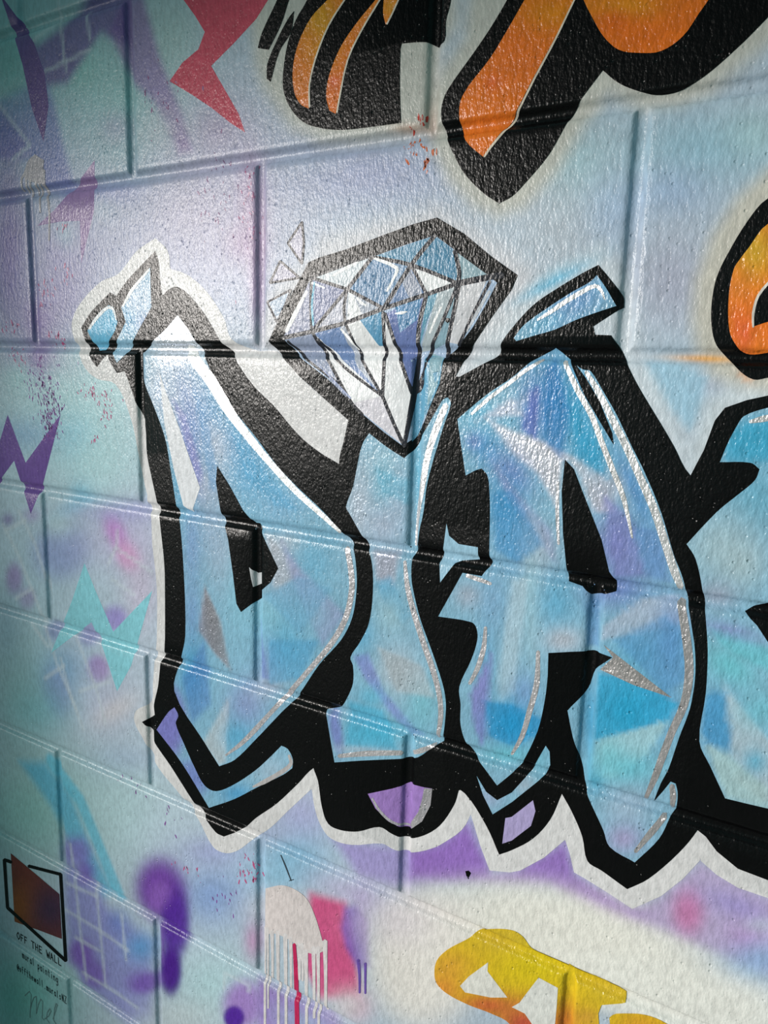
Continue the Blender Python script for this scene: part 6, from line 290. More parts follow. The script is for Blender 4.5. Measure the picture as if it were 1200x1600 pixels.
('b',117.2,332.7,(0.027703,-0.001745,-0.005522,-0.034602),(143,199,195),0.6,1),
('b',63.3,92.8,(0.012635,-0.0009,-0.000559,-0.015385),(139,117,179),0.45,1),
('b',384.3,161.7,(0.049705,-0.000139,-0.001588,-0.018937),(188,146,186),0.5,1),
('b',393.4,114.5,(0.068408,-5.6e-05,-0.001202,-0.021329),(196,156,189),0.4,1),
('b',171.8,260.0,(0.033527,-0.001672,-0.006731,-0.053407),(168,157,197),0.5,1),
('b',-50.2,148.0,(0.026275,-0.002539,-0.001192,-0.019758),(129,107,174),0.6,1),
('b',66.7,140.9,(0.054712,-0.003899,-0.003438,-0.057015),(164,202,213),0.6,1),
('b',143.9,174.3,(0.037913,-0.002086,-0.004069,-0.050886),(185,203,219),0.5,1),
('p',[7.1,388.2,32.6,376.2,84.4,388.9,145.9,419.1,201.1,407.6,198.4,347.3,151.1,368.2,124.2,349.5,85.9,323.0,44.1,325.6],8.3,(111,89,154),0.85),
('p',[-55.3,316.7,3.1,265.5,-33.6,245.7,-75.9,258.5],8.5,(88,88,166),0.5),
('p',[471.9,101.8,480.0,114.7,527.5,122.3,586.4,130.2,616.7,135.4,654.9,113.9,694.3,89.3,716.8,70.1,709.3,47.1,692.5,19.0,662.5,-22.5,596.4,-117.3,533.7,-99.3,465.7,-48.9,416.4,-8.8,393.3,4.8,400.7,32.7,420.6,66.4],13.6,(206,206,213),0.9),
('p',[774.2,90.5,789.9,76.8,802.1,58.2,815.3,-2.0,851.0,-53.6,862.6,-74.0,864.8,-97.9,824.7,-110.1,761.9,-25.1,676.0,-28.0,648.7,-16.9,685.4,30.5,714.6,58.1],11.1,(204,213,222),0.9),
('p',[955.9,0.4,913.9,-12.6,891.8,-20.7,871.8,-36.8,863.1,-74.0,864.8,-97.9,890.6,-103.3,963.7,-66.3],9.7,(207,216,223),0.9),
('p',[389.3,392.7,386.6,332.9,391.8,295.1,400.6,272.0,419.7,250.6,441.1,226.1,478.3,208.0,525.2,202.5,583.4,202.5,602.7,202.9,617.2,209.4,613.0,269.7,629.5,288.0,630.0,339.5],13.3,(200,198,189),0.9),
('p',[642.6,336.8,636.5,276.2,615.1,253.3,601.6,228.0,600.4,208.8,608.2,185.4,626.5,155.5,654.0,130.8,678.7,120.6,704.0,126.8,731.4,153.5,753.9,189.1,771.0,209.0,798.0,195.5,827.8,193.8,850.8,199.7,876.0,218.3,903.8,237.2,899.0,280.2],10.7,(200,198,189),0.9),
('p',[937.8,154.8,897.5,139.3,877.2,120.4,861.4,93.0,852.7,59.2,853.2,29.1,858.7,7.4,872.0,-13.8,887.1,-20.9,915.2,-24.9,958.1,-18.5],9.4,(202,197,184),0.9),
('b',735.1,63.0,(0.02481,0.01568,0.083395,-0.174147),(94,186,224),0.8,1),
('p',[820.7,-4.6,846.6,-6.7,869.8,-16.4,863.5,-52.9,860.1,-59.4,845.0,-43.4],4.1,(158,200,225),0.8),
('b',-59.6,97.3,(0.019791,-0.001931,-0.000383,-0.010547),(107,85,163),0.75,1),
('b',4.4,35.8,(0.029576,-0.00245,-0.00023,-0.029295),(138,104,174),0.6,1),
('b',52.1,121.7,(0.031363,-0.002324,-0.002076,-0.041214),(164,155,202),0.6,1),
('b',-46.1,-43.5,(0.027913,-0.002566,0.001376,-0.046424),(164,208,213),0.6,1),
('b',95.3,-14.3,(0.019273,-0.001214,0.001026,-0.060209),(180,212,221),0.6,1),
('b',144.2,-46.1,(0.026872,-0.001409,0.000827,-0.024402),(190,224,230),0.7,1),
('b',113.2,-148.8,(0.01539,-0.000887,0.001983,-0.023172),(184,224,231),0.7,1),
('b',0.1,-15.9,(0.039009,-0.003231,0.000652,-0.038301),(131,86,165),0.5,1),
('b',24.7,-248.0,(0.026822,-0.001988,0.007,-0.05378),(185,212,216),0.6,1),
('b',-114.2,-428.9,(0.023201,-0.002279,0.003265,-0.01598),(115,149,171),0.5,1),
('b',168.2,187.3,(0.017158,-0.000856,-0.005912,-0.067375),(147,147,210),0.5,1),
('b',297.6,155.1,(0.016424,-0.000354,-0.002725,-0.035826),(193,187,213),0.6,1),
('b',219.8,57.0,(0.029585,-0.001112,-0.000443,-0.021983),(198,186,213),0.4,1),
('b',95.9,193.6,(0.026515,-0.001742,-0.008139,-0.092744),(107,107,197),0.5,1),
('b',338.3,239.0,(0.02628,-0.000341,-0.004793,-0.038033),(174,156,190),0.6,1),
('b',248.4,250.3,(0.031605,-0.001039,-0.006077,-0.048222),(176,187,199),0.6,1),
('b',393.4,60.3,(0.108195,-8.9e-05,-0.000589,-0.024316),(190,145,190),0.5,1),
('b',374.9,115.6,(0.03569,-0.000171,-0.002774,-0.049228),(185,156,192),0.6,1),
('l',[-55.3,316.7,-26.7,289.0,4.1,261.5],1.6,3.7,(202,213,222),0.5),
('l',[-33.5,247.3,3.9,259.1],1.6,3.7,(202,213,222),0.5),
('l',[74.2,419.6,79.7,375.3,84.5,337.9],1.4,3.3,(202,213,222),0.5),
('l',[42.9,343.1,81.5,348.0,130.4,353.5],1.4,3.3,(202,213,222),0.5),
('l',[24.0,383.7,53.1,391.0,78.6,395.0],1.4,3.4,(202,213,222),0.5),
('l',[127.0,395.1,131.2,366.1],1.4,3.2,(202,213,222),0.5),
('l',[-106.2,-265.0,-70.5,-309.4,-23.3,-390.4,8.8,-463.4,48.8,-523.7],1.9,4.4,(202,213,222),0.5),
('l',[-64.2,-240.2,-29.7,-283.8,2.0,-356.1],1.8,4.3,(202,213,222),0.5),
('l',[-84.7,-376.9,-43.3,-354.4],1.9,4.4,(202,213,222),0.5),
('l',[-102.3,-274.4,-49.6,-250.0],1.9,4.4,(202,213,222),0.5),
('l',[-48.1,-410.3,-11.9,-437.9],1.9,4.4,(202,213,222),0.5),
('l',[150.7,-240.3,149.8,-258.0,131.6,-287.5],1.6,3.7,(202,213,222),0.5),
('l',[149.5,-265.1,182.9,-275.0,216.5,-287.0],1.6,3.6,(202,213,222),0.5),
('l',[137.0,-309.1,180.9,-323.8],1.6,3.8,(202,213,222),0.5),
('l',[37.3,-373.7,62.6,-421.6,94.3,-477.3,112.2,-526.3],1.8,4.1,(202,213,222),0.5),
('l',[-23.8,-491.4,23.9,-459.8],1.9,4.4,(202,213,222),0.5),
('l',[58.1,-491.3,122.5,-460.7],1.8,4.1,(202,213,222),0.5),
('l',[17.1,-451.4,35.7,-502.0,61.6,-550.4],1.8,4.3,(202,213,222),0.5),
('l',[18.4,-753.7,26.5,-816.7,32.3,-892.8,42.3,-979.9],2.0,4.7,(202,213,222),0.5),
('l',[-5.7,-875.2,71.3,-875.4,143.3,-881.1],2.0,4.6,(202,213,222),0.5),
('l',[75.8,-796.6,79.6,-860.7,88.5,-968.6],1.9,4.5,(202,213,222),0.5),
('l',[131.8,-827.0,138.2,-899.8],1.9,4.4,(202,213,222),0.5),
('l',[19.9,-915.4,76.7,-912.1],2.0,4.7,(202,213,222),0.5),
('l',[5.7,-825.1,74.6,-818.9],2.0,4.6,(202,213,222),0.5),
('l',[35.0,-971.8,110.5,-968.9,160.4,-971.5],2.0,4.6,(202,213,222),0.5),
('l',[335.9,-850.8,338.5,-824.7,381.6,-823.1,379.3,-834.0],1.6,3.7,(202,213,222),0.5),
('b',865.9,-1.2,(0.037351,0.002411,-0.006364,-0.329045),(236,166,54),0.8,1),
('b',583.2,208.1,(0.047765,0.001943,-0.027887,-0.221275),(215,166,132),0.5,1),
('b',605.0,210.9,(0.184868,0.00841,-0.009353,-0.072058),(202,146,124),0.35,1),
('b',898.1,-14.5,(0.120632,-0.079752,-0.22362,-0.28019),(235,146,56),0.6,1),
('b',242.1,-799.3,(0.035922,-0.000999,0.008752,-0.019645),(85,40,155),0.85,2.5),
('b',233.7,-873.4,(0.045606,-0.00132,0.012159,-0.025141),(74,24,139),0.97,3),
('b',186.0,-914.8,(0.020659,0.011191,0.048684,-0.062818),(121,76,183),0.6,2),
('l',[219.0,-804.5,218.3,-867.2],3.5,3.5,(110,76,166),0.8),
('b',353.0,-887.1,(0.054157,-0.000423,0.029058,-0.055353),(85,40,157),0.95,4),
]),
'F':((136, 183, 209),[
('b',267.9,11.3,(0.018559,-0.000503,0.000121,-0.026611),(224,228,236),0.95,2),
('b',238.5,-50.7,(0.029636,-0.000974,0.000975,-0.025576),(196,202,222),0.7,1),
('b',303.3,-70.9,(0.033475,0.016615,0.006466,-0.020679),(129,162,213),0.8,1),
('b',291.3,-133.6,(0.061979,0.022173,0.005757,-0.020596),(131,134,204),0.8,2),
('b',324.1,-69.9,(0.060945,0.039175,0.011813,-0.030272),(95,164,212),0.7,1),
('b',338.8,-114.3,(0.03412,0.016897,0.010764,-0.031031),(206,206,220),0.75,1),
('b',383.5,-140.6,(0.020645,0.016627,0.012446,-0.023154),(103,173,217),0.8,1),
('b',431.1,-172.8,(0.026928,0.000184,0.005261,-0.045101),(130,179,215),0.7,1),
('b',282.3,-56.6,(0.031043,-0.000738,0.000922,-0.021768),(187,195,219),0.6,1),
('b',317.4,-162.5,(0.036511,-0.00059,0.003879,-0.037569),(181,187,207),0.75,1),
('b',292.4,-86.9,(0.088454,0.031641,0.005283,-0.020981),(112,144,206),0.6,1),
('b',364.0,-104.9,(0.041348,0.033203,0.01474,-0.029098),(88,158,208),0.6,1),
('b',342.6,-238.2,(0.040087,-0.000437,0.003108,-0.020948),(168,183,205),0.7,1),
('b',431.7,-263.1,(0.029384,0.000201,0.005591,-0.032613),(162,174,200),0.7,1),
('b',268.6,-167.5,(0.064267,-0.001671,0.002139,-0.020715),(101,174,215),0.6,1),
('b',322.0,-209.3,(0.04729,-0.000713,0.002728,-0.020958),(160,183,212),0.7,1),
('b',289.1,-238.0,(0.064873,-0.001399,0.002931,-0.020384),(131,163,213),0.7,1),
('b',431.4,-217.5,(0.041056,0.000281,0.01194,-0.083042),(191,195,207),0.7,1),
('p',[407.7,-205.7,459.4,-245.5,422.3,-276.3],4.2,(187,191,203),0.85),
('b',477.3,-233.0,(0.037417,0.000598,0.005333,-0.033853),(111,179,213),0.7,1),
('p',[431.4,-213.8,459.4,-243.3,521.9,-284.1,492.3,-327.7,469.2,-294.4,445.7,-253.1],5.8,(156,161,203),0.7),
('b',432.2,-332.9,(0.026084,0.000178,0.005427,-0.025375),(101,177,213),0.85,1),
('b',478.2,-292.6,(0.042665,0.000681,0.008585,-0.044056),(140,189,216),0.6,1),
('b',412.8,-305.4,(0.039479,0.00012,0.006186,-0.031744),(140,198,216),0.6,1),
('b',408.0,-370.3,(0.050399,0.000105,0.007196,-0.030868),(141,160,207),0.7,1),
('p',[310.0,-288.0,336.3,-328.5,352.6,-389.9,325.0,-372.7,297.9,-348.9],3.3,(156,152,160),0.95),
('b',287.1,-329.9,(0.063707,-0.001373,0.004602,-0.023616),(121,154,208),0.6,1),
('b',367.9,-290.0,(0.040814,-0.000236,0.00282,-0.015601),(140,198,220),0.6,1),
('b',377.8,-360.9,(0.032563,-0.000123,0.006819,-0.030512),(140,189,216),0.6,1),
('b',285.4,-407.6,(0.039933,-0.000861,0.005458,-0.022935),(62,155,204),0.85,1),
('p',[308.8,-359.3,318.5,-442.9,283.9,-478.7,267.9,-420.6],6.0,(81,129,195),0.6),
('p',[350.2,-424.3,341.8,-515.1,331.8,-522.6,304.1,-499.7],3.9,(196,208,216),0.85),
('b',377.5,-427.3,(0.032147,-0.000122,0.007807,-0.029742),(141,154,205),0.75,1),
('b',361.5,-474.3,(0.036149,-0.000246,0.013888,-0.048327),(81,170,212),0.7,1),
('b',413.0,-393.5,(0.024061,0.020534,0.038384,-0.05304),(191,197,211),0.5,1),
('b',238.7,-491.2,(0.027552,-0.000829,0.005036,-0.018158),(126,125,198),0.98,3),
('b',282.2,-556.4,(0.028468,-0.000614,0.011592,-0.036187),(120,135,202),0.9,2),
('b',361.0,-553.2,(0.035614,-0.000242,0.023451,-0.070383),(72,154,204),0.8,1),
('b',418.4,-504.2,(0.033107,0.000133,0.015477,-0.0491),(169,192,212),0.7,1),
('b',202.8,57.3,(0.021786,-0.000897,-0.000526,-0.02614),(175,196,222),0.9,1),
('b',213.1,30.3,(0.054824,-0.002126,-0.000539,-0.092925),(141,163,211),0.7,1),
('b',184.4,34.4,(0.07094,-0.003183,-0.000504,-0.064154),(111,173,213),0.7,1),
('b',170.5,-9.0,(0.069426,-0.003288,0.001338,-0.08953),(159,192,216),0.8,1),
('b',565.7,-110.1,(0.042929,0.001479,0.004294,-0.05016),(165,198,216),0.8,1),
('b',535.4,-160.7,(0.051018,0.001427,0.002407,-0.020634),(187,197,213),0.85,1),
('b',566.6,-136.8,(0.080055,0.002758,0.00384,-0.037191),(120,189,215),0.7,1),
('b',568.0,-177.3,(0.042347,0.001459,0.004757,-0.036552),(181,187,209),0.7,1),
('b',584.3,-155.0,(0.093161,0.003532,0.0029,-0.02486),(169,188,212),0.6,1),
('b',604.0,-119.8,(0.225013,0.009496,0.002414,-0.025576),(101,183,215),0.7,1),
('p',[555.4,-206.7,588.4,-203.1,582.1,-240.8,560.4,-237.5],5.2,(179,179,197),0.85),
('p',[560.6,-241.0,577.8,-231.0,602.6,-268.4,595.3,-280.4,570.9,-260.4],3.7,(101,174,213),0.7),
('b',579.3,-272.9,(0.05245,0.00189,0.009163,-0.047022),(165,202,216),0.7,1),
('b',589.5,-335.2,(0.036936,0.001389,0.008215,-0.034517),(187,199,211),0.85,1),
('p',[534.2,-329.7,552.5,-321.9,574.3,-360.9,623.5,-399.0,608.1,-403.5,574.8,-375.6,549.2,-352.2],3.9,(133,144,208),0.85),
('b',558.2,-372.4,(0.054458,0.001702,0.017194,-0.066759),(101,183,215),0.8,1),
('b',622.0,-363.2,(0.04995,0.002183,0.009116,-0.034729),(130,198,216),0.8,1),
('b',567.8,-411.3,(0.024022,0.000789,0.018803,-0.066008),(87,183,213),0.85,1),
('b',512.1,-423.2,(0.104211,0.024585,0.013735,-0.031292),(124,133,202),0.85,2),
('b',543.1,-437.6,(0.028986,0.000811,0.047909,-0.161073),(181,195,211),0.6,1),
('b',543.5,-301.8,(0.066471,0.001914,0.009514,-0.045499),(103,175,213),0.8,1),
('b',739.3,-37.3,(0.04169,0.002961,0.00106,-0.025017),(70,145,200),0.9,1),
('b',763.6,-47.5,(0.071802,0.00545,0.001504,-0.029551),(62,160,206),0.8,1),
('b',721.9,-49.6,(0.080982,0.005444,0.00175,-0.034371),(96,127,195),0.7,1),
('b',677.7,-57.9,(0.037934,0.0022,0.003817,-0.069146),(101,183,217),0.7,1),
('p',[679.2,-60.8,704.4,-70.1,736.1,-77.9,770.0,-92.6,793.9,-104.7,804.8,-135.0,787.9,-137.0,770.8,-104.1,761.2,-93.4,755.3,-93.9,752.3,-135.4,732.0,-107.7,705.7,-90.3],3.5,(214,212,222),0.95),
('b',696.8,-50.9,(0.043656,0.03092,0.106916,-0.176612),(197,197,217),0.7,1),
('b',679.5,-88.1,(0.057997,0.003363,0.004193,-0.054564),(82,158,208),0.85,1),
('b',706.9,-110.1,(0.045527,0.04733,0.028003,-0.030007),(122,129,198),0.8,1),
('b',702.4,-141.2,(0.03833,0.002377,0.003148,-0.026991),(72,154,206),0.8,1),
('b',665.8,-83.0,(0.105844,0.005847,0.008419,-0.11614),(99,115,189),0.6,1),
('p',[686.8,-99.7,707.7,-122.2,749.2,-159.7,755.0,-189.2,729.4,-162.4,701.6,-128.9],3.7,(141,154,203),0.7),
('b',730.7,-180.7,(0.039421,0.00265,0.006002,-0.040459),(181,187,205),0.75,1),
('b',711.6,-183.5,(0.0767,0.004858,0.005919,-0.039894),(101,170,211),0.6,1),
('b',780.6,-80.3,(0.061424,0.028194,0.012092,-0.026844),(62,164,206),0.85,1),
('b',797.4,-112.9,(0.059154,0.004838,0.006971,-0.067511),(187,191,207),0.8,1),
('b',807.2,-163.5,(0.044284,0.003673,0.004949,-0.034418),(131,138,202),0.9,1),
('b',828.1,-149.1,(0.114816,0.010039,0.003952,-0.029341),(111,164,209),0.6,1),
('b',846.1,-169.2,(0.093772,0.008506,0.006746,-0.044107),(98,144,204),0.6,1),
('b',810.5,-204.0,(0.035139,0.002915,0.009911,-0.056285),(116,131,204),0.7,1),
('b',819.3,-110.7,(0.132182,0.074867,0.013473,-0.022165),(82,145,206),0.8,1),
('p',[803.7,-240.1,836.0,-208.3,864.8,-200.2,872.0,-221.6,846.6,-235.4,803.0,-253.6],2.8,(177,191,213),0.85),
('b',837.6,-258.1,(0.035946,0.003143,0.012457,-0.055742),(101,174,211),0.85,1),
('b',863.3,-240.7,(0.072275,0.00671,0.006125,-0.028638),(102,144,206),0.75,1),
('b',831.2,-314.4,(0.034961,0.002979,0.008647,-0.032335),(52,170,214),0.95,1),
('b',858.0,-301.2,(0.06089,0.005523,0.010877,-0.041438),(78,151,206),0.6,1),
('p',[805.0,-352.0,869.8,-311.3,851.5,-352.1,825.3,-382.4,804.9,-388.9],2.4,(165,206,218),0.9),
('b',817.8,-362.3,(0.070356,0.005755,0.015769,-0.052129),(120,202,216),0.6,1),
('b',835.9,-369.5,(0.034587,0.002947,0.018957,-0.060632),(110,199,218),0.8,1),
('b',808.1,-391.2,(0.117911,0.009371,0.020611,-0.063832),(62,170,204),0.7,1),
('b',839.1,-406.8,(0.042922,0.003657,0.017749,-0.051661),(165,188,212),0.8,1),
('b',838.9,-439.4,(0.056635,0.004794,0.023486,-0.063514),(168,161,203),0.9,1),
('b',733.6,-223.9,(0.097701,0.006569,0.002608,-0.014428),(165,202,218),0.8,1),
('b',758.8,-225.5,(0.053968,0.0039,0.007476,-0.04031),(101,174,211),0.8,1),
('b',767.6,-261.2,(0.054057,0.003972,0.017036,-0.07965),(200,200,212),0.75,1),
('b',694.9,-237.3,(0.056792,0.00337,0.005705,-0.030761),(130,173,211),0.7,1),
('b',667.3,-235.9,(0.071165,0.003832,0.013671,-0.07563),(181,181,197),0.6,1),
('p',[713.3,-211.6,729.4,-208.9,723.8,-323.1,707.9,-340.6,705.0,-314.4],3.3,(181,205,220),0.7),
('b',691.6,-297.5,(0.103268,0.005989,0.006811,-0.029833),(111,170,211),0.7,1),
('p',[676.4,-338.5,696.7,-289.6,696.3,-378.1,691.3,-390.0,681.6,-368.4],2.8,(137,136,202),0.9),
('b',722.6,-357.0,(0.037054,0.002347,0.010247,-0.036945),(43,155,206),0.95,1),
('b',733.5,-320.7,(0.075994,0.005012,0.012749,-0.050462),(121,154,208),0.6,1),
('b',718.0,-392.5,(0.036468,0.002262,0.0274,-0.090581),(110,199,216),0.7,1),
('b',797.7,-336.1,(0.137857,0.010793,0.007232,-0.026074),(33,151,199),0.6,1),
('b',703.6,-442.6,(0.070602,0.004142,0.029467,-0.087758),(160,173,205),0.8,1),
('b',751.5,-392.5,(0.069354,0.004751,0.017637,-0.056871),(120,189,213),0.7,1),
('b',739.9,-416.6,(0.093238,0.006149,0.029527,-0.090725),(181,191,207),0.6,1),
('b',756.5,46.2,(0.025676,0.017374,0.028212,-0.051293),(111,156,208),0.8,1),
('b',728.7,27.3,(0.050761,0.028851,0.058218,-0.131631),(101,177,213),0.6,1),
('b',780.8,56.2,(0.1144,0.009291,-0.004474,-0.158294),(130,183,217),0.7,1),
('p',[293.3,-41.0,315.8,-70.3,338.3,-160.3,322.6,-169.8,310.9,-116.4],2.7,(111,164,213),0.6),
('p',[258.4,-57.7,272.8,-91.9,303.6,-163.9,308.2,-147.8,283.9,-79.6],2.8,(141,144,206),0.7),
('p',[349.4,-68.6,393.2,-124.9,458.6,-176.9,421.8,-173.9,373.7,-141.6],3.4,(95,170,213),0.6),
('p',[402.9,-283.6,459.5,-250.8,504.1,-258.0,460.3,-319.2],3.3,(111,173,211),0.5),
('p',[412.9,-337.1,487.7,-321.1,461.0,-373.7,413.0,-393.5],3.5,(82,162,208),0.6),
('p',[398.0,-316.2,413.0,-385.3,401.0,-388.2],2.7,(121,144,206),0.7),
('p',[554.2,-117.8,596.8,-127.1,597.9,-153.4,566.8,-143.5],2.9,(111,183,213),0.6),
('p',[564.5,-311.9,620.1,-320.8,636.7,-352.2,590.3,-356.8],3.7,(189,197,205),0.6),
('p',[528.7,-383.8,575.1,-382.9,592.8,-422.8,525.8,-438.8],4.0,(75,176,213),0.7),
('p',[664.8,-64.7,702.4,-38.9,716.1,-55.8,684.3,-57.5],2.5,(196,202,222),0.7),
('p',[731.7,-14.8,742.8,-3.3,757.8,-47.8,755.3,-93.9,736.1,-77.9],2.9,(53,128,195),0.7),
('p',[720.7,-32.3,729.4,-26.2,730.0,-78.4,713.7,-67.7],2.4,(102,115,195),0.7),
('p',[757.0,-36.5,786.2,-79.9,796.9,-107.3,766.6,-87.2],2.8,(54,161,206),0.7),
('p',[688.6,-130.4,707.9,-125.2,742.7,-172.8,718.8,-194.9,695.2,-185.9],3.2,(62,145,203),0.6),
('p',[793.3,-119.1,819.0,-138.9,837.0,-187.8,809.6,-192.4],2.8,(131,136,200),0.7),
('p',[822.2,-144.2,844.0,-147.0,858.6,-189.9,837.0,-187.8],2.7,(102,144,204),0.6),
('p',[692.1,-341.4,721.3,-337.1,754.7,-344.8,749.5,-362.8,724.0,-380.4,699.7,-377.1],2.7,(33,145,203),0.75),
('p',[802.6,-284.5,834.2,-283.0,873.9,-297.1,867.4,-313.8,804.8,-350.1],2.3,(44,166,212),0.8),
('p',[814.4,-251.2,855.9,-219.0,876.2,-238.0,881.0,-271.7,862.3,-288.1],2.8,(92,154,206),0.6),
('p',[785.7,-220.5,797.1,-215.4,800.6,-260.2,789.0,-262.8],2.4,(53,116,193),0.4),
('p',[887.6,-82.6,895.4,-56.1,925.8,-39.2,943.3,-38.4,948.3,-82.3,912.1,-81.5],1.9,(52,159,200),0.6),
('p',[896.0,-282.5,910.6,-275.9,921.9,-313.3,909.2,-337.6,895.6,-325.6],2.2,(53,145,203),0.7),
('p',[891.7,-223.3,937.4,-230.3,949.5,-255.0,904.2,-237.6],2.6,(100,199,213),0.6),
('b',910.4,-65.3,(0.035975,0.003811,0.003959,-0.054611),(64,166,204),0.95,2),
('b',915.3,-111.1,(0.042766,0.00453,0.00431,-0.038426),(101,174,203),0.8,1),
('b',890.6,-151.5,(0.023,0.022314,0.030072,-0.025612),(167,195,207),0.85,1),
('b',911.4,-164.6,(0.052065,0.005415,0.007315,-0.046429),(177,197,203),0.7,1),
('b',894.9,-194.7,(0.066868,0.006691,0.014816,-0.081962),(168,172,194),0.7,1),
('b',907.7,-222.8,(0.041065,-0.00528,-0.013892,-0.148685),(137,144,202),0.7,1),
('b',910.7,-253.1,(0.039004,-0.014096,-0.021688,-0.054395),(110,197,211),0.85,1),
('b',905.5,-300.4,(0.07555,0.00756,0.011668,-0.042837),(78,154,204),0.9,1),
('p',[908.5,-270.7,945.9,-309.2,977.7,-342.1,982.1,-380.6,926.0,-353.1],3.1,(179,197,209),0.85),
('b',938.6,-285.7,(0.052014,0.00556,0.015768,-0.058961),(110,189,207),0.7,1),
('p',[897.5,-323.3,924.2,-336.0,950.4,-351.0,952.5,-370.8,919.3,-371.4],3.2,(177,207,209),0.8),
('b',938.6,-331.5,(0.102303,0.010838,0.02651,-0.086194),(62,170,206),0.7,1),
]),
'O':((232, 118, 36),[
('b',476.4,316.3,(0.03747,0.000665,-0.004567,-0.024671),(216,160,40),0.9,1),
('b',453.1,267.1,(0.06104,0.000756,-0.006318,-0.041516),(224,130,56),0.8,1),
('b',468.7,306.1,(0.078612,0.001255,-0.015201,-0.085467),(226,120,50),0.4,1),
('b',529.4,317.7,(0.045651,0.001352,-0.006906,-0.035915),(224,140,50),0.6,1),
('b',493.2,255.1,(0.064161,0.001361,-0.006303,-0.042449),(232,122,56),0.8,1),
('b',496.2,261.7,(0.161303,0.003534,-0.026103,-0.170679),(228,90,70),0.6,1),
('b',558.0,317.6,(0.101817,0.003669,-0.017968,-0.091726),(224,160,50),0.8,1),
('b',716.6,281.7,(0.029764,0.002114,-0.013092,-0.06808),(226,140,30),0.8,1),
('b',683.6,257.7,(0.042092,0.002666,-0.005577,-0.032694),(236,116,40),0.6,1),
('b',666.9,234.6,(0.135828,0.008061,-0.020785,-0.136568),(238,96,60),0.5,1),
('b',656.3,204.3,(0.039739,0.00225,-0.004845,-0.037325),(242,124,40),0.7,1),
('b',781.1,273.9,(0.032939,0.002807,-0.021054,-0.107481),(226,150,34),0.8,1),
('b',771.5,266.4,(0.064672,0.005364,-0.020024,-0.106114),(228,90,30),0.5,1),
('b',793.4,248.3,(0.033303,0.002912,-0.012691,-0.071357),(216,100,24),0.5,1),
('b',821.4,261.5,(0.052628,0.004942,-0.014182,-0.073749),(226,110,36),0.5,1),
('b',894.8,81.6,(0.05565,0.005895,-0.002219,-0.042373),(206,166,50),0.9,1),
('b',884.1,53.3,(0.108086,0.011136,-0.001944,-0.068789),(230,140,60),0.5,1),
('b',892.3,19.0,(0.216296,0.022497,2.7e-05,-0.067866),(230,70,80),0.6,1),
('b',907.0,9.3,(0.073642,0.007872,0.001272,-0.146396),(240,130,50),0.6,1),
]),
'Y':((220, 186, 36),[
('b',737.5,-593.5,(0.023615,0.001496,0.025413,-0.055652),(212,180,60),0.7,1),
('b',766.4,-609.8,(0.024404,0.001672,0.016128,-0.033663),(224,200,30),0.9,1),
('b',666.8,-657.5,(0.031908,0.001582,0.019989,-0.04172),(224,166,56),0.9,1),
('b',660.4,-688.9,(0.041901,0.002017,0.027925,-0.055961),(226,140,60),0.8,1),
('b',713.9,-681.8,(0.02688,0.001559,0.032558,-0.063418),(206,90,60),0.85,1),
('b',757.4,-682.5,(0.028384,0.001872,0.02024,-0.038133),(196,60,66),0.9,1),
('b',795.7,-662.1,(0.057676,0.004224,0.023624,-0.044508),(206,110,50),0.8,1),
('b',843.5,-601.1,(0.040683,0.003374,0.035406,-0.070547),(216,186,60),0.6,1),
('b',821.6,-641.1,(0.07806,0.006112,0.044865,-0.085462),(206,140,70),0.5,1),
('b',869.5,-623.0,(0.041897,0.003663,0.037597,-0.070833),(226,160,50),0.8,1),
]),
'L':((104, 52, 48),[
('b',-127.3,-927.4,(0.021775,-0.002002,0.00886,-0.020654),(150,84,30),0.9,1),
('b',-39.1,-889.5,(0.017948,-0.001382,0.009229,-0.021514),(62,44,74),0.9,1),
('b',-119.4,-840.5,(0.028745,-0.002643,0.012767,-0.032647),(110,50,44),0.7,1),
('b',-95.4,-961.8,(0.019284,-0.001655,0.026646,-0.059073),(96,44,44),0.6,1),
]),
}

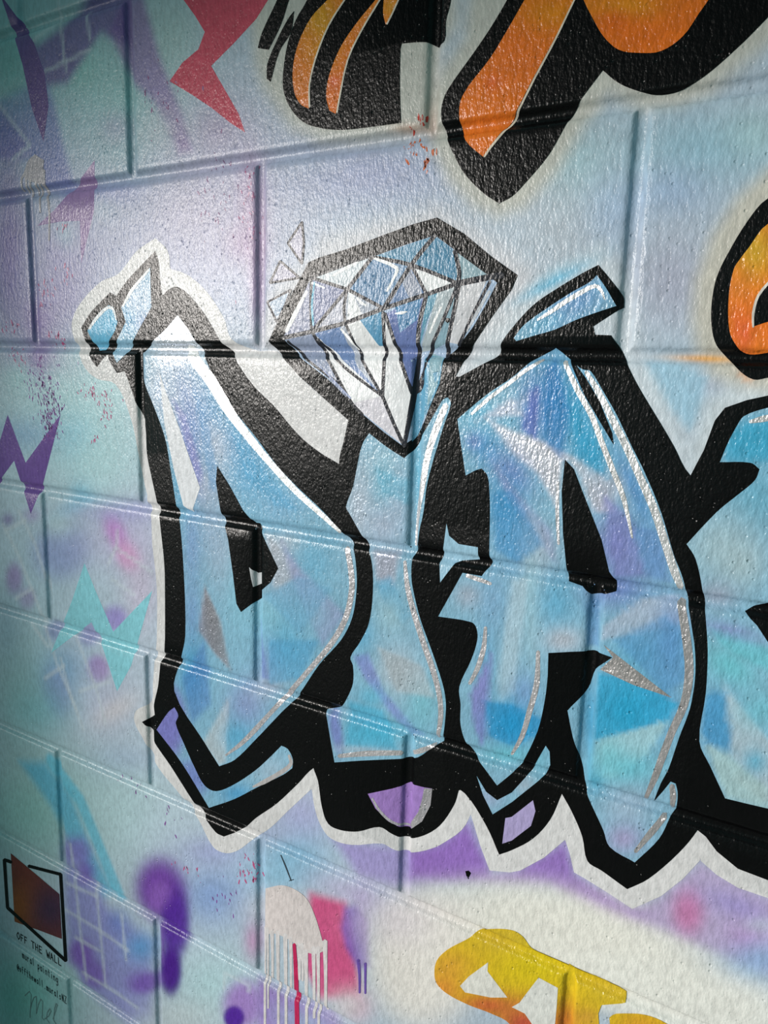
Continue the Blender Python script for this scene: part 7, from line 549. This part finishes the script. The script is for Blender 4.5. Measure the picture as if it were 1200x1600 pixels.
# ------------------------------------------------------------------ materials
def paint_material(name, rough, bump, spec=0.25, metal=0.0):
    m = bpy.data.materials.new(name); m.use_nodes = True
    nt = m.node_tree; N = nt.nodes; L = nt.links; b = N['Principled BSDF']
    at = N.new('ShaderNodeAttribute'); at.attribute_name = 'pigment'
    geo = N.new('ShaderNodeNewGeometry')
    def noise(scale, det, rgh, sc=(1, 1, 1)):
        mp = N.new('ShaderNodeMapping'); mp.inputs['Scale'].default_value = sc
        n = N.new('ShaderNodeTexNoise'); n.inputs['Scale'].default_value = scale; n.inputs['Detail'].default_value = det; n.inputs['Roughness'].default_value = rgh
        L.new(geo.outputs['Position'], mp.inputs['Vector']); L.new(mp.outputs['Vector'], n.inputs['Vector']); return n
    n1 = noise(9, 4, 0.6); n2 = noise(480, 2, 0.5, (1, 1, 0.6)); n3 = noise(210, 2, 0.5, (1, 1, 0.42)); n4 = noise(45, 2, 0.5)
    # faint mottling of the pigment
    hs = N.new('ShaderNodeMapRange'); hs.inputs['From Min'].default_value = 0.3; hs.inputs['From Max'].default_value = 0.7; hs.inputs['To Min'].default_value = 0.90; hs.inputs['To Max'].default_value = 1.05
    L.new(n1.outputs['Fac'], hs.inputs['Value'])
    mx = N.new('ShaderNodeVectorMath'); mx.operation = 'SCALE'
    ft = N.new('ShaderNodeMapRange'); ft.inputs['From Min'].default_value = 0.34; ft.inputs['From Max'].default_value = 0.62; ft.inputs['To Min'].default_value = 0.87; ft.inputs['To Max'].default_value = 1.06
    L.new(n3.outputs['Fac'], ft.inputs['Value'])
    mm_ = N.new('ShaderNodeVectorMath'); mm_.operation = 'SCALE'; L.new(at.outputs['Color'], mm_.inputs[0]); L.new(ft.outputs['Result'], mm_.inputs['Scale'])
    L.new(mm_.outputs['Vector'], mx.inputs[0]); L.new(hs.outputs['Result'], mx.inputs['Scale']); L.new(mx.outputs['Vector'], b.inputs['Base Color'])
    # pits: small voronoi craters thinned by noise
    vo = N.new('ShaderNodeTexVoronoi'); vo.inputs['Scale'].default_value = 150; L.new(geo.outputs['Position'], vo.inputs['Vector'])
    pit = N.new('ShaderNodeMapRange'); pit.inputs['From Min'].default_value = 0.05; pit.inputs['From Max'].default_value = 0.22; pit.inputs['To Min'].default_value = -1.0; pit.inputs['To Max'].default_value = 0.0
    L.new(vo.outputs['Distance'], pit.inputs['Value'])
    gate = N.new('ShaderNodeMapRange'); gate.inputs['From Min'].default_value = 0.50; gate.inputs['From Max'].default_value = 0.60; L.new(n4.outputs['Fac'], gate.inputs['Value'])
    pm = N.new('ShaderNodeMath'); pm.operation = 'MULTIPLY'; L.new(pit.outputs['Result'], pm.inputs[0]); L.new(gate.outputs['Result'], pm.inputs[1])
    s1 = N.new('ShaderNodeMath'); s1.operation = 'MULTIPLY_ADD'; s1.inputs[1].default_value = 1.0
    L.new(n2.outputs['Fac'], s1.inputs[0])
    s2 = N.new('ShaderNodeMath'); s2.operation = 'MULTIPLY'; s2.inputs[1].default_value = 1.3; L.new(n3.outputs['Fac'], s2.inputs[0]); L.new(s2.outputs[0], s1.inputs[2])
    s3 = N.new('ShaderNodeMath'); s3.operation = 'MULTIPLY_ADD'; s3.inputs[1].default_value = 1.5; L.new(pm.outputs[0], s3.inputs[0]); L.new(s1.outputs[0], s3.inputs[2])
    bp = N.new('ShaderNodeBump'); bp.inputs['Strength'].default_value = 1.0; bp.inputs['Distance'].default_value = bump
    L.new(s3.outputs[0], bp.inputs['Height']); L.new(bp.outputs['Normal'], b.inputs['Normal'])
    b.inputs['Roughness'].default_value = rough
    b.inputs['Specular IOR Level'].default_value = spec; b.inputs['Metallic'].default_value = metal
    return m
MAT_WALL = paint_material('wall_paint', 0.31, 0.00046, 0.22)
MAT_FILM = paint_material('mural_paint', 0.27, 0.00042, 0.19)
MAT_FILL = paint_material('airbrushed_paint', 0.27, 0.0006, 0.34)
MAT_SILVER = paint_material('silver_paint', 0.34, 0.0007, 0.5, 0.45)
_n = MAT_FILL.node_tree
_s = _n.nodes.new('ShaderNodeSeparateColor'); _s.mode = 'HSV'
_m = _n.nodes.new('ShaderNodeMapRange')
for k_, v_ in (('From Min', 0.14), ('From Max', 0.38), ('To Min', 0.42), ('To Max', 0.0)): _m.inputs[k_].default_value = v_
_n.links.new([n for n in _n.nodes if n.type == 'ATTRIBUTE'][0].outputs['Color'], _s.inputs[0])
_n.links.new(_s.outputs[1], _m.inputs['Value']); _n.links.new(_m.outputs['Result'], _n.nodes['Principled BSDF'].inputs['Metallic'])   # the paler sprays are silver paint
def plain(name, col, rough=0.9):
    m = bpy.data.materials.new(name); m.use_nodes = True; N = m.node_tree.nodes; L = m.node_tree.links; b = N['Principled BSDF']
    n = N.new('ShaderNodeTexNoise'); n.inputs['Scale'].default_value = 60; n.inputs['Detail'].default_value = 6
    g = N.new('ShaderNodeNewGeometry'); L.new(g.outputs['Position'], n.inputs['Vector'])
    r = N.new('ShaderNodeValToRGB'); c = lin(col)
    r.color_ramp.elements[0].color = (*(c * 0.75), 1); r.color_ramp.elements[1].color = (*(c * 1.15), 1)
    L.new(n.outputs['Fac'], r.inputs['Fac']); L.new(r.outputs['Color'], b.inputs['Base Color']); b.inputs['Roughness'].default_value = rough
    return m
MAT_GROUND = plain('concrete_ground', (168, 164, 156))

# ------------------------------------------------------------------ mesh helpers
def link(o, parent=None):
    scene.collection.objects.link(o)
    if parent: o.parent = parent
    return o
def finish(name, verts, faces, parent, mat, col, nrm=None, label=None):
    """verts in millimetres (n,3); col (n,3) linear"""
    V = np.asarray(verts, float) / 1000.0
    o0 = (V.min(0) + V.max(0)) / 2
    me = bpy.data.meshes.new(name)
    me.from_pydata((V - o0).tolist(), [], faces); me.update()
    ca = me.color_attributes.new('pigment', 'FLOAT_COLOR', 'POINT')
    ca.data.foreach_set('color', np.hstack([col, np.ones((len(V), 1))]).astype(np.float32).ravel())
    me.shade_smooth()
    if nrm is not None: me.normals_split_custom_set_from_vertices(nrm.tolist())
    me.materials.append(mat)
    o = bpy.data.objects.new(name, me); link(o, parent); o.location = Vector(o0)
    if parent:
        o.matrix_parent_inverse = Matrix.Translation(-Vector(parent.location))
    if label: o['label'] = label
    return o
def empty(name, loc_mm):
    o = bpy.data.objects.new(name, None); o.empty_display_size = 0.05; link(o)
    o.location = Vector(loc_mm) / 1000.0
    return o
def grid_lines(a, b, step, extra):
    n = max(1, int(round((b - a) / step)))
    v = sorted(set([round(a + (b - a) * i / n, 3) for i in range(n + 1)] + [round(x, 3) for x in extra if a <= x <= b]))
    out = [v[0]]
    for x in v[1:]:
        if x - out[-1] > 0.3: out.append(x)
    if out[-1] != v[-1]: out[-1] = v[-1]
    return out
def sheet(name, xs, zs, parent, mat, skirt=None):
    X, Z = np.meshgrid(xs, zs); X = X.ravel(); Z = Z.ravel(); nx, nz = len(xs), len(zs)
    H = height(X, Z); V = np.stack([X, -H, Z], 1); Nn = normals(X, Z)
    faces = [(j * nx + i, j * nx + i + 1, (j + 1) * nx + i + 1, (j + 1) * nx + i) for j in range(nz - 1) for i in range(nx - 1)]
    C = paint('B', X, Z)
    if skirt:
        ring = [i for i in range(nx)] + [j * nx + nx - 1 for j in range(1, nz)] + [(nz - 1) * nx + i for i in range(nx - 2, -1, -1)] + [j * nx for j in range(nz - 2, 0, -1)]
        b0 = len(V); V2 = V[ring].copy(); V2[:, 1] = skirt
        dirs = np.array([[np.sign(V[r][0] - (xs[0] + xs[-1]) / 2) * (i >= 0), 0, 0] for i, r in enumerate(ring)], float)
        V = np.vstack([V, V2]); C = np.vstack([C, C[ring]]); Nn = np.vstack([Nn, Nn[ring]])
        m = len(ring)
        faces += [(ring[(k + 1) % m], ring[k], b0 + k, b0 + (k + 1) % m) for k in range(m)]
        faces.append(tuple(range(b0 + m - 1, b0 - 1, -1)))
    return finish(name, V, faces, parent, mat, C, Nn)

# ------------------------------------------------------------------ the wall: every block a piece, mortar in recessed joints
wall = empty('wall_front', (400, 95, -1401)); wall['kind'] = 'structure'
def in_view(x0, x1, z0, z1):
    return x1 > -260 and x0 < 1020 and z1 > -1230 and z0 < 470
for c in range(10):
    zt, zb = BEDS[c], BEDS[c + 1]
    for a_, b_ in zip(XJ[c][:-1], XJ[c][1:]):
        x0, x1, z0, z1 = a_ + 4.6, b_ - 4.6, zb + 4.6, zt - 4.6
        step = 4.2 if in_view(x0, x1, z0, z1) else 40
        ex = [a_ + d for d in BRK if d >= 4.6] + [b_ + d for d in BRK if d <= -4.6]
        ez = [zb + d for d in BRK if d >= 4.6] + [zt + d for d in BRK if d <= -4.6]
        sheet('block', grid_lines(x0, x1, step, ex), grid_lines(z0, z1, step, ez), wall, MAT_WALL, skirt=90)
for k, z in enumerate(BEDS):
    ex = []
    for c in (k - 1, k):
        if 0 <= c < 10: ex += [x + d for x in XJ[c] for d in BRK]
    sheet('mortar_bed', grid_lines(XJ[max(k - 1, 0)][0], XJ[max(k - 1, 0)][-1], 6, ex), [z - 4.6, z - 2.6, z - 1.3, z, z + 1.3, z + 2.6, z + 4.6], wall, MAT_WALL)
for c in range(10):
    for x in XJ[c]:
        sheet('mortar_joint', [x - 4.6, x - 2.6, x - 1.3, x, x + 1.3, x + 2.6, x + 4.6], grid_lines(BEDS[c + 1] + 4.6, BEDS[c] - 4.6, 5, []), wall, MAT_WALL)

# ------------------------------------------------------------------ paint films that follow the blocks and joints
EPS = 0.16
def film(name, pts, layer, col, parent, grid=0, label=None):
    P = pairs(pts) if not isinstance(pts[0], tuple) else pts
    tris = tessellate_polygon([[Vector((x, z, 0)) for x, z in P]])
    bm = bmesh.new(); vs_ = [bm.verts.new((x, 0, z)) for x, z in P]
    for t in tris:
        try: bm.faces.new([vs_[i] for i in t])
        except ValueError: pass
    xs = [p[0] for p in P]; zs = [p[1] for p in P]; x0, x1, z0, z1 = min(xs), max(xs), min(zs), max(zs)
    def cut(faces, co, no):
        geom = list(faces) + list({e for f in faces for e in f.edges}) + list({v for f in faces for v in f.verts})
        bmesh.ops.bisect_plane(bm, geom=geom, plane_co=co, plane_no=no, dist=1e-4)
    zc = [b + d for b in BEDS for d in BRK]
    if grid: zc += [z0 + grid * i for i in range(1, int((z1 - z0) / grid) + 1)]
    for z in sorted(zc):
        if z0 < z < z1:
            fs = [f for f in bm.faces if min(v.co.z for v in f.verts) < z < max(v.co.z for v in f.verts)]
            if fs: cut(fs, (0, 0, z), (0, 0, 1))
    for c in range(10):
        zt, zb = BEDS[c], BEDS[c + 1]
        if zb > z1 or zt < z0: continue
        for x in [j + d for j in XJ[c] for d in BRK]:
            if x0 < x < x1:
                fs = [f for f in bm.faces if zb < sum(v.co.z for v in f.verts) / len(f.verts) < zt and min(v.co.x for v in f.verts) < x < max(v.co.x for v in f.verts)]
                if fs: cut(fs, (x, 0, 0), (1, 0, 0))
    if grid:
        for i in range(1, int((x1 - x0) / grid) + 1):
            x = x0 + grid * i
            fs = [f for f in bm.faces if min(v.co.x for v in f.verts) < x < max(v.co.x for v in f.verts)]
            if fs: cut(fs, (x, 0, 0), (1, 0, 0))
    bmesh.ops.remove_doubles(bm, verts=bm.verts, dist=0.02)
    bm.verts.index_update()
    V = np.array([v.co[:] for v in bm.verts]); F = [[v.index for v in f.verts] for f in bm.faces]
    bm.free()
    # face the camera side (-y)
    FF = []
    for f in F:
        ar = sum(V[f[i]][0] * V[f[(i + 1) % len(f)]][2] - V[f[(i + 1) % len(f)]][0] * V[f[i]][2] for i in range(len(f)))
        FF.append(f if ar > 0 else f[::-1])
    X, Z = V[:, 0], V[:, 2]; Nn = normals(X, Z)
    V[:, 1] = -height(X, Z) 
    V = V + Nn * (EPS * layer)
    C = paint(col, X, Z) if isinstance(col, str) else np.tile(lin(col), (len(V), 1))
    mat = MAT_FILL if isinstance(col, str) else MAT_SILVER if name in ('highlight', 'grey_shard', 'foot_shine') else MAT_FILM
    return finish(name, V, FF, parent, mat, C, Nn, label)
def thing(name, label, cat, group, pts):
    P = pairs(pts); cx = sum(p[0] for p in P) / len(P); zb = min(p[1] for p in P)
    o = empty(name, (cx, 0, zb)); o['label'] = label; o['category'] = cat
    if group: o['group'] = group
    return o
for name, label, cat, group, parts in MURAL:
    t = thing(name, label, cat, group, parts[-1][5] if len(parts) < 2 else parts[1][5])
    for pn, layer, col, grid, plabel, pts in parts:
        film(pn, pts, layer, col, t, grid, plabel)
for (_, s, col, glyphs), lab in zip(WRITING, (
        'black painted words OFF THE WALL under the framed patch, lower left',
        'thin black words mural painting, middle line of the writing at the lower left',
        'black handle ending in muralsNZ, lowest line of the writing at the lower left')):
    t = thing('painted_writing', lab, 'writing', None, glyphs[0][1])
    for i, (ch, g) in enumerate(glyphs):
        film('letter_stroke', g, 1.2 + 0.012 * (i % 8), col, t)
t = thing('signature', 'faint grey scribbled signature in the bottom left corner', 'signature', None, SIGNATURE[0])
for i, g in enumerate(SIGNATURE): film('pen_stroke', g, 1.2 + 0.02 * i, (112, 140, 142), t)

# scattered flecks where pink and violet spray caught the raised grain
random.seed(7)
def flecks(cx, cz, rx, rz, n, col, smin, smax):
    V, F = [], []
    for _ in range(n):
        x = random.gauss(cx, rx * .8); z = random.gauss(cz, rz * .8)
        x += 5 * math.sin(z * .21); r = random.uniform(smin, smax); a0 = random.uniform(1.1, 2.4); k = random.randint(5, 7); b0 = len(V)
        for i in range(k):
            t_ = 2 * math.pi * i / k; q = random.uniform(.45, 1.25)
            u = r * q * math.cos(t_) * random.uniform(1.2, 2.2); w = r * q * math.sin(t_) * .55
            V.append((x + u * math.cos(a0) - w * math.sin(a0), 0, z + u * math.sin(a0) + w * math.cos(a0)))
        F.append(list(range(b0, b0 + k)))
    V = np.array(V); X, Z = V[:, 0], V[:, 2]; Nn = normals(X, Z); V[:, 1] = -height(X, Z); V = V + Nn * EPS * .7
    finish('paint_fleck', V, F, wall, MAT_FILM, np.tile(lin(col), (len(V), 1)), Nn)['kind'] = 'stuff'
for spot in FLECK_SPOTS: flecks(*spot, 0.8, 2.6)
# ------------------------------------------------------------------ ground in front of the wall (out of the frame, bounces light)
me = bpy.data.meshes.new('floor'); bm = bmesh.new()
bmesh.ops.create_cube(bm, size=1.0, matrix=Matrix.Translation((0.5, -2.9, -1.46)) @ Matrix.Diagonal((7, 6.2, 0.12, 1)))
bm.to_mesh(me); bm.free(); me.materials.append(MAT_GROUND)
o = bpy.data.objects.new('floor', me); link(o); o['kind'] = 'structure'

# unseen wall with an opening, added to shade the mural's left and top
me = bpy.data.meshes.new('added_shade_wall'); bm = bmesh.new()
def prism(pts, y0, y1):
    A = [bm.verts.new((x, y0, z)) for x, z in pts]; B = [bm.verts.new((x, y1, z)) for x, z in pts]; n = len(pts)
    bm.faces.new(A); bm.faces.new(B[::-1])
    for i in range(n): bm.faces.new((A[(i + 1) % n], A[i], B[i], B[(i + 1) % n]))
prism([(-6, -1.4), (-2.66, -1.4), (-2.80, -0.55), (-2.95, 0.25), (-2.84, 0.80), (3.4, 0.76), (3.4, 3.2), (-6, 3.2)], -3.0, -3.2)
bmesh.ops.recalc_face_normals(bm, faces=bm.faces)
bm.to_mesh(me); bm.free(); me.materials.append(plain('shade_wall_grey', (120, 130, 130)))
o = bpy.data.objects.new('added_shade_wall', me); link(o); o['kind'] = 'structure'
